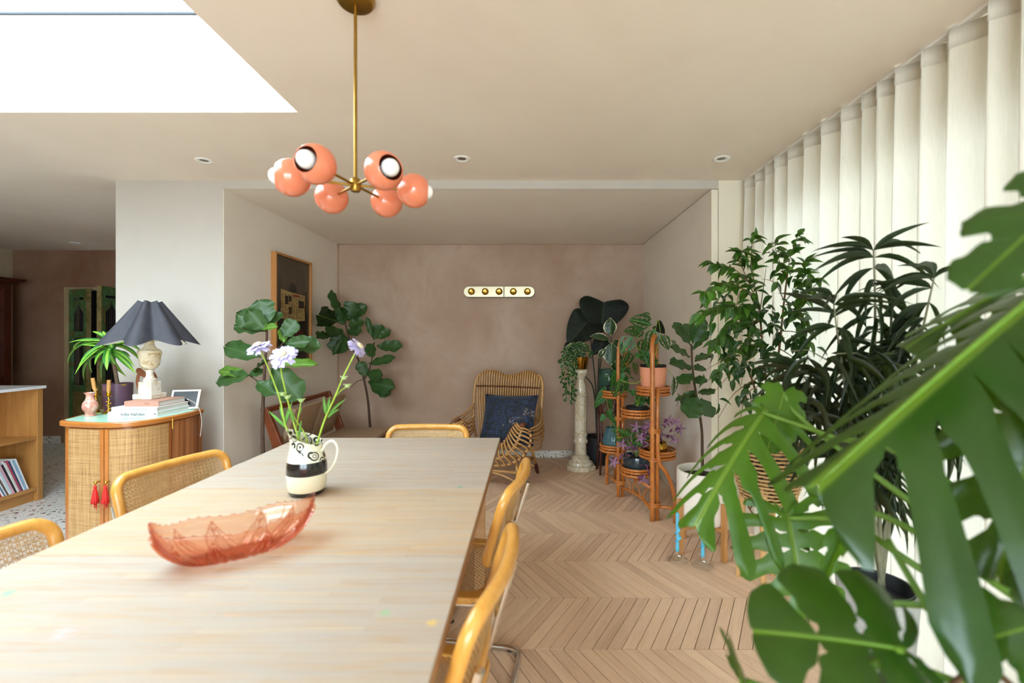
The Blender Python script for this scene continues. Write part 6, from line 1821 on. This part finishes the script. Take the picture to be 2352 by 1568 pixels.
# ================================================================ twisted candles in glass holders on the floor
M_clear = clear_glass('clear_cut_glass', '#fdfefd', 0.30, 0.05)
M_blue = simple('sky_blue_wax', '#5fb9d6', 0.35, coat=0.2)
def twist_candle(px, py, h, label):
    p = atz(px, py, 0.0)
    t = thing('candle_holder', label, 'candlestick', p, group='blue twisted candles on the floor')
    fl = lambda a, z: 1 + 0.05 * math.cos(a * 10) if z < 0.02 else 1
    MB().lathe([(0.0, 0.0), (0.056, 0.0), (0.060, 0.006), (0.050, 0.014), (0.032, 0.016), (0.018, 0.024), (0.010, 0.034), (0.012, 0.044), (0.020, 0.052), (0.024, 0.066), (0.020, 0.066), (0.0135, 0.054), (0.0, 0.050)], p, 44, fl).build('holder', M_clear, t, smooth=40)
    b = MB(); n = 16; zs = [i * h / 44 for i in range(45)]
    vs = []
    for z in zs:
        u = z / h
        tw = 0 if u < 0.16 or u > 0.62 else 1
        am = tw * math.sin((u - 0.16) / 0.46 * PI) ** 0.5 if tw else 0
        th = (u - 0.16) * 30
        for k in range(n):
            a = 2 * PI * k / n
            r_ = 0.0105 * (1 + am * 0.55 * math.cos(2 * (a - th))) * (1 if u < 0.96 else (1 - (u - 0.96) * 14))
            vs.append(p + Vector((r_ * math.cos(a) + am * 0.006 * math.cos(th), r_ * math.sin(a) + am * 0.006 * math.sin(th), 0.054 + z)))
    b.add(vs, [(i * n + k, i * n + (k + 1) % n, (i + 1) * n + (k + 1) % n, (i + 1) * n + k) for i in range(44) for k in range(n)] + [tuple(range(n - 1, -1, -1)), tuple(44 * n + k for k in range(n))])
    b.build('candle', M_blue, t, smooth=60)
twist_candle(1556, 1287, 0.225, 'twisted blue candle in a glass holder on the floor, beside the rattan stand foot')
twist_candle(1614, 1300, 0.225, 'twisted blue candle in a glass holder on the floor, in front of the white planter')

# ================================================================ basket planter with a weeping fig
BK = Vector((1.235, 2.36, 0))
M_wick = wood('pale_wicker', '#a9824f', '#d0aa74', (8, 8, 8), 0.5, 3)
M_wickd = simple('dark_wicker_stake', '#6f4a2c', 0.6, var=0.2, scale=40)
M_legw = wood('pale_beech_leg', '#bd8d55', '#d8ae76', (9, 9, 1.2), 0.45, 3)
bs = thing('potted_weeping_fig', 'weeping fig tree in a round open-weave wicker basket on tapered wooden legs', 'potted plant', BK)
BZ0_, BZ1_ = 0.475, 0.745
NR = 15
for k in range(NR):
    z = BZ0_ + (BZ1_ - BZ0_) * k / (NR - 1); u = k / (NR - 1)
    r = 0.125 + 0.035 * math.sin(min(1, u * 1.6) * PI / 2)
    ph = PI * (k % 2)
    n = 88
    pts = [(BK.x + (r + 0.0045 * math.sin(a * 22 + ph)) * math.cos(a), BK.y + (r + 0.0045 * math.sin(a * 22 + ph)) * math.sin(a), z) for a in (2 * PI * i / n for i in range(n))]
    MB().tube(pts, 0.0062 if k < NR - 1 else 0.011, 6, closed=True).build('woven_ring', M_wick, bs, smooth=True)
sk = MB()
for k in range(22):
    a = 2 * PI * (k + 0.5) / 22
    sk.tube([(BK.x + 0.122 * math.cos(a), BK.y + 0.122 * math.sin(a), BZ0_ - 0.01), (BK.x + 0.155 * math.cos(a), BK.y + 0.155 * math.sin(a), BZ0_ + 0.12), (BK.x + 0.160 * math.cos(a), BK.y + 0.160 * math.sin(a), BZ1_)], 0.0048, 6)
sk.build('stakes', M_wickd, bs, smooth=True)
MB().lathe([(0.0, BZ0_ - 0.014), (0.126, BZ0_ - 0.014), (0.126, BZ0_ - 0.002), (0.0, BZ0_ - 0.002)], BK, 32).build('basket_floor', M_wick, bs)
MB().lathe([(0.0, BZ0_ + 0.0), (0.10, BZ0_ + 0.0), (0.135, BZ1_ - 0.04), (0.130, BZ1_ - 0.04), (0.125, BZ1_ - 0.07), (0.0, BZ1_ - 0.065)], BK, 32).build('inner_pot', simple('charcoal_inner_pot', '#3a3836', 0.6), bs, smooth=45)
for (lx, ly) in ((1.132, 2.47), (1.150, 2.24), (1.335, 2.26), (1.325, 2.48)):
    d = Vector((lx - BK.x, ly - BK.y, 0)); d1_ = d.normalized()
    MB().tube([BK + d1_ * 0.118 + Vector((0, 0, 0.58)), BK + d + Vector((0, 0, 0.0))], [0.021, 0.013], 12).build('leg', M_legw, bs, smooth=50)
wl_ = MB()
for k in range(6):
    a = 2 * PI * k / 6 + 0.3; c0 = BK + Vector((0.085 * math.cos(a), 0.085 * math.sin(a), BZ0_ - 0.02))
    wl_.tube([(c0.x + 0.045 * math.cos(t_) * -math.sin(a), c0.y + 0.045 * math.cos(t_) * math.cos(a), c0.z - 0.07 * math.sin(t_)) for t_ in (PI * i / 10 for i in range(11))], 0.004, 5)
wl_.build('wicker_loops', M_wickd, bs, smooth=True)
M_benj = leaf_mat('weeping_fig_leaf', '#275310', '#7ea03e', 0.32, veins=6, slant=0.5, trans=0.20, var=0.28)
M_benj2 = leaf_mat('young_weeping_fig_leaf', '#45781c', '#93b850', 0.32, veins=6, slant=0.5, trans=0.28, var=0.2)
BEN = [ovate_mesh('leaf', M_benj, 6, 2, d, 0.3, 0.4, 0.9) for d in (0.1, 0.3, 0.45)] * 2 + [ovate_mesh('leaf', M_benj2, 6, 2, 0.3, 0.3, 0.4, 0.9)]
M_twig = simple('brown_twig', '#7a5a3c', 0.8, var=0.2, scale=30)
WY = 2.3
rr = random.Random(77)
trunkb = [[(1765, 1040), (1768, 960), (1760, 880), (1752, 800), (1745, 720), (1735, 660)], [(1772, 1040), (1762, 980), (1775, 900), (1790, 800), (1800, 700), (1810, 620)], [(1758, 1040), (1755, 970), (1730, 880), (1700, 800)]]
for tbk in trunkb:
    stem_px(bs, [(x, y, 0) for x, y in tbk], WY + 0.04, 0.008, 0.004, M_twig, 'trunk')
brs = [((1735, 665), (1725, 600), (1728, 548)), ((1738, 670), (1690, 620), (1640, 605)), ((1740, 690), (1680, 650), (1618, 672)), ((1742, 700), (1700, 600), (1705, 575)), ((1808, 640), (1815, 590), (1832, 542)), ((1808, 650), (1790, 600), (1778, 560)), ((1805, 690), (1845, 640), (1850, 605)), ((1805, 700), (1850, 680), (1866, 640)),
       ((1748, 740), (1680, 700), (1612, 720)), ((1750, 760), (1690, 740), (1640, 790)), ((1752, 800), (1700, 790), (1655, 850)), ((1745, 720), (1710, 700), (1660, 700)), ((1800, 720), (1840, 720), (1850, 790)), ((1795, 760), (1840, 770), (1858, 840)), ((1790, 800), (1830, 830), (1850, 890)), ((1750, 800), (1720, 820), (1700, 890)),
       ((1755, 830), (1690, 850), (1640, 900)), ((1758, 860), (1690, 900), (1650, 960)), ((1762, 880), (1720, 900), (1700, 960)), ((1780, 860), (1800, 880), (1810, 950)), ((1775, 880), (1760, 900), (1750, 960)), ((1745, 720), (1755, 650), (1760, 610)), ((1750, 770), (1770, 740), (1775, 690)), ((1800, 690), (1780, 650), (1750, 640)), ((1740, 690), (1700, 670), (1690, 730)), ((1700, 800), (1670, 820), (1620, 850)), ((1748, 740), (1730, 740), (1715, 800)), ((1796, 750), (1780, 770), (1765, 830))]
nleaf = 0
for k, br in enumerate(brs):
    dy = rr.uniform(-0.20, 0.16)
    pts = catmull([atc(br[0][0], br[0][1], WY + 0.04, -2, 1.31), atc(br[1][0], br[1][1], WY + dy * 0.6, -2, 1.31), atc(br[2][0], br[2][1], WY + dy, -2, 1.31)], 6)
    MB().tube(pts, [0.003 - 0.00018 * i for i in range(len(pts))], 5).build('branch', M_twig, bs, smooth=True)
    for i in range(2, len(pts)):
        for q_ in range(2 if i < len(pts) - 1 else 3):
            if nleaf >= 298: break
            p = pts[i]; ln = rr.uniform(0.055, 0.082)
            d = (pts[i] - pts[i - 1]).normalized() * rr.uniform(0.1, 0.9) + Vector((rr.uniform(-0.9, 0.9), rr.uniform(-0.8, 0.6), rr.uniform(-0.9, 0.15)))
            put('leaf', rr.choice(BEN), bs, frame_from(p, p + d.normalized() * ln, (rr.uniform(-.5, .5), -0.5, 0.8), ln * rr.uniform(0.42, 0.52))); nleaf += 1

INN = MB()
for k in range(260):
    bx, by = rr.gauss(1745, 55), rr.gauss(800, 85)
    p = atc(bx, by, WY + rr.uniform(-0.16, 0.18), -2, 1.31); ln = rr.uniform(0.05, 0.075)
    d = Vector((rr.uniform(-0.9, 0.9), rr.uniform(-0.8, 0.6), rr.uniform(-1, 0.2))).normalized()
    M = frame_from(p, p + d * ln, (rr.uniform(-.5, .5), -0.5, 0.8), ln * 0.46)
    src = BEN[k % 3]
    INN.add([M @ v.co for v in src.vertices], [tuple(f.vertices) for f in src.polygons])
INN.build('inner_leaves', simple('inner_fig_leaf', '#23490f', 0.35, var=0.3, scale=9), bs, smooth=True, kind='stuff')

# ================================================================ long-leaf fig in a concrete pot
LY_ = 1.58
AP = Vector((1.205, LY_, 0))
M_conc = simple('grey_concrete', '#a9aaa6', 0.8, var=0.12, scale=30, bump=0.15, bscale=80)
lf = thing('potted_long_leaf_fig', 'dark narrow-leaved fig in a grey concrete pot, in front of the curtain', 'potted plant', AP)
MB().lathe([(0.0, 0.0), (0.080, 0.0), (0.088, 0.01), (0.120, 0.43), (0.1205, 0.44), (0.108, 0.44), (0.100, 0.38), (0.0, 0.38)], AP, 40).build('pot', M_conc, lf, smooth=45)
MB().lathe([(0.0, 0.381), (0.098, 0.381), (0.1065, 0.445), (0.102, 0.445), (0.094, 0.40), (0.0, 0.402)], AP, 36).build('nursery_liner', M_blk, lf, smooth=45)
M_ali = leaf_mat('long_dark_leaf', '#243320', '#53663f', 0.42, veins=0.01, lw=0.10, trans=0.14, var=0.3)
ALI = [ovate_mesh('leaf', M_ali, 8, 2, d, 0.22, 0.35, 0.9) for d in (0.22, 0.45, 0.7)]
M_gstem = simple('grey_green_stem', '#7c7a60', 0.7, var=0.2, scale=30)
main = [[(2025, 1360), (2020, 1200), (2010, 1000), (2008, 850), (2010, 700), (2006, 575)], [(2030, 1360), (2000, 1150), (1960, 980), (1935, 850), (1915, 700)], [(2020, 1360), (2040, 1150), (2080, 950), (2110, 800), (2145, 640)], [(2028, 1360), (1990, 1150), (1920, 1000), (1870, 900), (1835, 850)], [(2022, 1360), (2060, 1100), (2130, 950), (2180, 800)]]
rr = random.Random(88)
nl = 0
for k, ms in enumerate(main):
    dy = (0.0, -0.05, 0.05, 0.08, 0.12)[k]
    pts = catmull([atc(x, y, LY_ + dy * (j / 4), -2, 1.29) for j, (x, y) in enumerate(ms)], 5)
    MB().tube(pts, [0.0085 - 0.0065 * i / len(pts) for i in range(len(pts))], 7).build('stem', M_gstem, lf, smooth=True)
    n = len(pts)
    for i in range(int(n * 0.30), n):
        for q_ in range(4 if i < n - 1 else 6):
            if nl >= 290: break
            p = pts[i]; ln = rr.uniform(0.14, 0.21)
            a = rr.uniform(0, 2 * PI)
            d = Vector((math.cos(a), math.sin(a) * 0.8, rr.uniform(-1.1, 0.15) if i < n - 2 else rr.uniform(-0.2, 0.7))).normalized()
            if p.x + d.x * ln > 1.375: d.x = -abs(d.x)
            put('leaf', rr.choice(ALI), lf, frame_from(p, p + d * ln, (rr.uniform(-.3, .3), -0.2, 0.95), ln * rr.uniform(0.062, 0.09))); nl += 1
# side twigs fill the middle of the crown
for k in range(26):
    bx, by = rr.uniform(1900, 2120), rr.uniform(820, 1000)
    ex, ey = bx + rr.uniform(-90, 90), by + rr.uniform(-60, 60)
    a, b_ = at(bx, by, LY_ + rr.uniform(-0.03, 0.08)), at(ex, ey, LY_ + rr.uniform(-0.15, 0.15))
    MB().tube([a, a.lerp(b_, 0.5) + Vector((0, 0, 0.02)), b_], 0.0022, 5).build('twig', M_gstem, lf, smooth=True)
LOW = MB()
for k in range(150):
    bx, by = rr.uniform(1830, 2190), rr.uniform(800, 1010)
    p = atc(bx, by, LY_ + rr.uniform(-0.16, 0.16), -2, 1.29); ln = rr.uniform(0.13, 0.2)
    d = Vector((rr.uniform(-0.7, 0.7), rr.uniform(-0.6, 0.6), rr.uniform(-1, 0.1))).normalized()
    if p.x + d.x * ln > 1.375: d.x = -abs(d.x)
    M = frame_from(p, p + d * ln, (rr.uniform(-.3, .3), -0.3, 0.9), ln * 0.09)
    src = ALI[k % 3]
    LOW.add([M @ v.co for v in src.vertices], [tuple(f.vertices) for f in src.polygons])
LOW.build('inner_leaves', M_ali, lf, smooth=True, kind='stuff')
# ================================================================ large monstera in the foreground
M_mon = leaf_mat('monstera_leaf', '#1c4208', '#64821a', 0.28, veins=0.01, lw=0.022, trans=0.22, var=0.12, spec=0.5, bumpy=0.1)
M_monl = leaf_mat('young_monstera_leaf', '#457515', '#8fae3a', 0.32, veins=0.01, lw=0.024, trans=0.32, var=0.08, bumpy=0.1)
M_mstem = simple('monstera_stalk', '#5f8426', 0.45, var=0.12, scale=20)
M_aer = simple('brown_aerial_root', '#6a4a30', 0.8, var=0.2, scale=30)
def monstera_mesh(m, seed, nl=7, droop=0.35, fold=0.15, hang=0.35, cut=0.55, holes=True, gws=1.0, far=1.0, sweep=0.0):
    """split leaf: unit midrib along y, lobes on each side"""
    rnd = random.Random(seed); b = MB()
    ol = [(0.02, -0.02), (0.15, -0.20), (0.34, -0.22), (0.50, -0.04), (0.56, 0.22), (0.54, 0.48), (0.46, 0.71), (0.32, 0.90), (0.15, 1.0), (0.0, 1.0)]
    ol = [Vector((x, y, 0)) for x, y in ol]; dense = catmull(ol, 12)
    lens = [0]
    for p, q_ in zip(dense, dense[1:]): lens.append(lens[-1] + (q_ - p).length)
    def margin(t):
        L = t * lens[-1]
        for i in range(len(lens) - 1):
            if lens[i + 1] >= L:
                f_ = (L - lens[i]) / max(1e-9, lens[i + 1] - lens[i]); return dense[i].lerp(dense[i + 1], f_)
        return dense[-1]
    def origin(t): return Vector((0, max(0.0, (t - 0.24) / 0.76) ** 1.3 * 0.90, 0))
    NV = 16; NW = 6
    for s in (-1, 1):
        for k in range(nl):
            t0, t1 = k / nl, (k + 1) / nl
            gap0 = (0 if k == 0 else 1); gap1 = (0 if k == nl - 1 else 1)
            depth = min(0.9, max(0.25, cut + rnd.uniform(-0.14, 0.14)))
            gw = rnd.uniform(0.14, 0.25) * gws
            hv = rnd.uniform(0.16, 0.26)
            vs = []
            for j in range(NV + 1):
                v = j / NV
                # fraction of the lobe's slot cut away on each side at this distance from the midrib
                g = 0.0
                if v > depth * 0.7: g = gw * min(1, (v - depth * 0.7) / 0.10) ** 0.6
                if holes and abs(v - hv) < 0.075 and 1 <= k <= nl - 2: g = max(g, 0.15 * math.cos((v - hv) / 0.075 * PI / 2))
                e = 0.0
                if v > 0.86: e = 0.36 * ((v - 0.86) / 0.14) ** 2
                for i in range(NW + 1):
                    u = i / NW
                    lo = (g if gap0 else 0) + e * (1 if gap0 else 0.2); hi = 1 - (g if gap1 else 0) - e * (1 if gap1 else 0.2)
                    t = t0 + (t1 - t0) * (lo + (hi - lo) * u)
                    O = origin(t); E = margin(t)
                    ctrl = O.lerp(E, 0.5) + Vector((0, -0.07 * (1 - t) - 0.02, 0))
                    P = O * (1 - v) ** 2 + ctrl * 2 * v * (1 - v) + E * v * v
                    x, y = s * P.x * (far if s > 0 else 1), P.y + sweep * P.x * (0.5 if s > 0 else 1)
                    z = fold * P.x - hang * P.x ** 2 * 1.6 - droop * max(0, y) ** 2 * 0.6 - 0.25 * max(0, -y) + 0.022 * math.cos((u - 0.5) * PI) * v + rnd.uniform(-0.001, 0.001)
                    vs.append((x, y, z))
            w = NW + 1
            fs = []
            for j in range(NV):
                for i in range(NW):
                    f_ = (j * w + i, (j + 1) * w + i, (j + 1) * w + i + 1, j * w + i + 1)
                    fs.append(f_ if s < 0 else f_[::-1])
            b.add(vs, fs)
    return b
def rib_mesh(src_droop, L=0.97):
    b = MB(); pts = [Vector((0, 0.0 + L * i / 12, -src_droop * (L * i / 12) ** 2 * 0.6 + 0.004)) for i in range(13)]
    b.tube(pts, [0.0085 - 0.0065 * i / 12 for i in range(13)], 6)
    return b
mo = thing('monstera', 'huge glossy split-leaf monstera filling the right foreground', 'potted plant', (1.08, 0.42, 0))
mc = Vector((1.08, 0.42, 0))
pot(mo, mc, [(0.0, 0.0), (0.13, 0.0), (0.14, 0.01), (0.17, 0.33), (0.172, 0.345), (0.160, 0.345), (0.155, 0.30), (0.0, 0.30)], simple('terracotta_pot', '#a8643f', 0.75, var=0.1), 0.31, 0.153)
crown = mc + Vector((0, 0.0, 0.62))
MB().tube(catmull([mc + Vector((0, 0, 0.3)), mc + Vector((0.015, 0.02, 0.5)), mc + Vector((-0.02, 0.05, 0.75)), mc + Vector((0.0, 0.04, 0.95))], 4), 0.022, 10).build('trunk', M_mstem, mo, smooth=True)
kk = [0]
def mleaf(bx, by, Yb, tx, ty, Yt, wide, nrm, m, nl=7, droop=0.3, fold=0.12, hang=0.35, cut=0.55, via=None, holes=True, stalk=True, root=None, gws=1.0, far=1.0, sweep=0.0):
    kk[0] += 1
    B_, T_ = at(bx, by, Yb), at(tx, ty, Yt)
    # the bend of the blade moves its tip: aim the straight midrib past it
    L = (T_ - B_).length
    src = monstera_mesh(m, kk[0], nl, droop, fold, hang, cut, holes, gws, far, sweep)
    M = frame_from(B_, T_, nrm, L * wide, L)
    # keep the tip where it was asked for
    tip = M @ Vector((0, 1, -droop * 0.6)); d = T_ - tip
    M = frame_from(B_, T_ + d, nrm, L * wide, L)
    lo_ = put('leaf', src.mesh('leaf', m, smooth=True), mo, M)
    rb = bpy.data.objects.new('midrib', rib_mesh(droop).mesh('midrib', M_mstem, smooth=True)); C.objects.link(rb); rb.parent = lo_
    if stalk:
        r0 = root or crown
        pts = [r0] + [at(*v) for v in (via or [])] + [B_]
        if not via: pts.insert(1, r0.lerp(B_, 0.5) + Vector((0, 0, 0.04)))
        pts = catmull(pts, 6); n = len(pts)
        MB().tube(pts, [0.0085 - 0.0035 * i / n for i in range(n)], 8).build('stalk', M_mstem, mo, smooth=True)
# the great blurred leaf across the right side
mleaf(2395, 665, 0.74, 1872, 1120, 0.70, 1.35, (-0.30, -0.42, 0.85), M_mon, 8, 0.10, -0.45, 0.55, 0.30, via=[(2480, 900, 0.72)], gws=1.25, far=0.55, sweep=0.65)
# dark leaf behind and above it
mleaf(2430, 600, 0.86, 2080, 800, 0.95, 1.0, (-0.2, -0.25, 0.95), M_mon, 7, 0.15, -0.25, 0.3, 0.42, via=[(2520, 760, 0.85)])
# top right corner, very near
mleaf(2490, 420, 0.56, 2220, 668, 0.54, 0.55, (-0.6, -0.7, 0.35), M_mon, 4, 0.10, 0.05, 0.10, 0.75, via=[(2620, 600, 0.56)], holes=False)
# bottom leaf pointing left
mleaf(2070, 1490, 0.62, 1728, 1450, 0.66, 1.15, (0.10, -0.55, 0.83), M_mon, 4, 0.16, 0.10, 0.22, 0.50, via=[(2080, 1640, 0.6)], gws=0.45)
# lower right corner
mleaf(2440, 1420, 0.55, 2195, 1490, 0.60, 0.95, (-0.1, -0.6, 0.78), M_mon, 4, 0.2, 0.1, 0.3, 0.75, holes=False)
# lighter, sharper leaves further in
mleaf(1812, 1190, 1.15, 1850, 1420, 1.10, 1.15, (-0.15, -0.80, 0.55), M_monl, 7, 0.12, 0.06, 0.25, 0.55, via=[(2150, 1330, 0.85), (1950, 1200, 1.08)])
mleaf(1752, 948, 1.28, 1600, 1205, 1.16, 0.92, (-0.45, -0.50, 0.72), M_monl, 7, 0.25, -0.30, 0.75, 0.36, gws=1.3, sweep=0.5, via=[(2150, 1090, 0.95), (1910, 1002, 1.18)])
# far right, hanging
mleaf(2400, 860, 0.68, 2290, 1330, 0.66, 0.62, (-0.5, -0.75, 0.4), M_mon, 6, 0.2, 0.05, 0.4, 0.55, holes=False)
# small leaves
mleaf(1700, 1560, 0.74, 1690, 1505, 0.70, 1.5, (0.1, -0.5, 0.85), M_mon, 3, 0.2, 0.1, 0.3, 0.9, holes=False, via=[(1900, 1640, 0.68)])
mleaf(1960, 1175, 0.98, 1895, 1330, 0.95, 0.30, (-0.8, -0.5, 0.2), M_monl, 4, 0.1, 0.3, 0.1, 0.95, holes=False, via=[(2150, 1250, 0.85)])
mleaf(2130, 1540, 0.66, 2010, 1600, 0.60, 1.0, (0, -0.4, 0.9), M_mon, 5, 0.2, 0.1, 0.3, 0.6)
mleaf(1800, 905, 1.34, 1762, 1035, 1.30, 0.75, (-0.2, -0.8, 0.5), M_monl, 5, 0.2, 0.1, 0.3, 0.9, holes=False, via=[(1900, 1010, 1.22)])
for pth in ([(2230, 1405, 0.66), (2100, 1388, 0.72), (1980, 1385, 0.78)], [(2040, 1240, 0.8), (2110, 1360, 0.72), (2190, 1480, 0.64), (2300, 1600, 0.58)]):
    MB().tube(px_path(pth), 0.0055, 8).build('stalk', M_mstem, mo, smooth=True)
for pth in ([(2120, 1390, 0.72), (2220, 1480, 0.66), (2330, 1580, 0.6)], [(2300, 1430, 0.72), (2240, 1520, 0.66), (2160, 1600, 0.62)]):
    MB().tube(px_path(pth), 0.0045, 7).build('aerial_root', M_aer, mo, smooth=True)
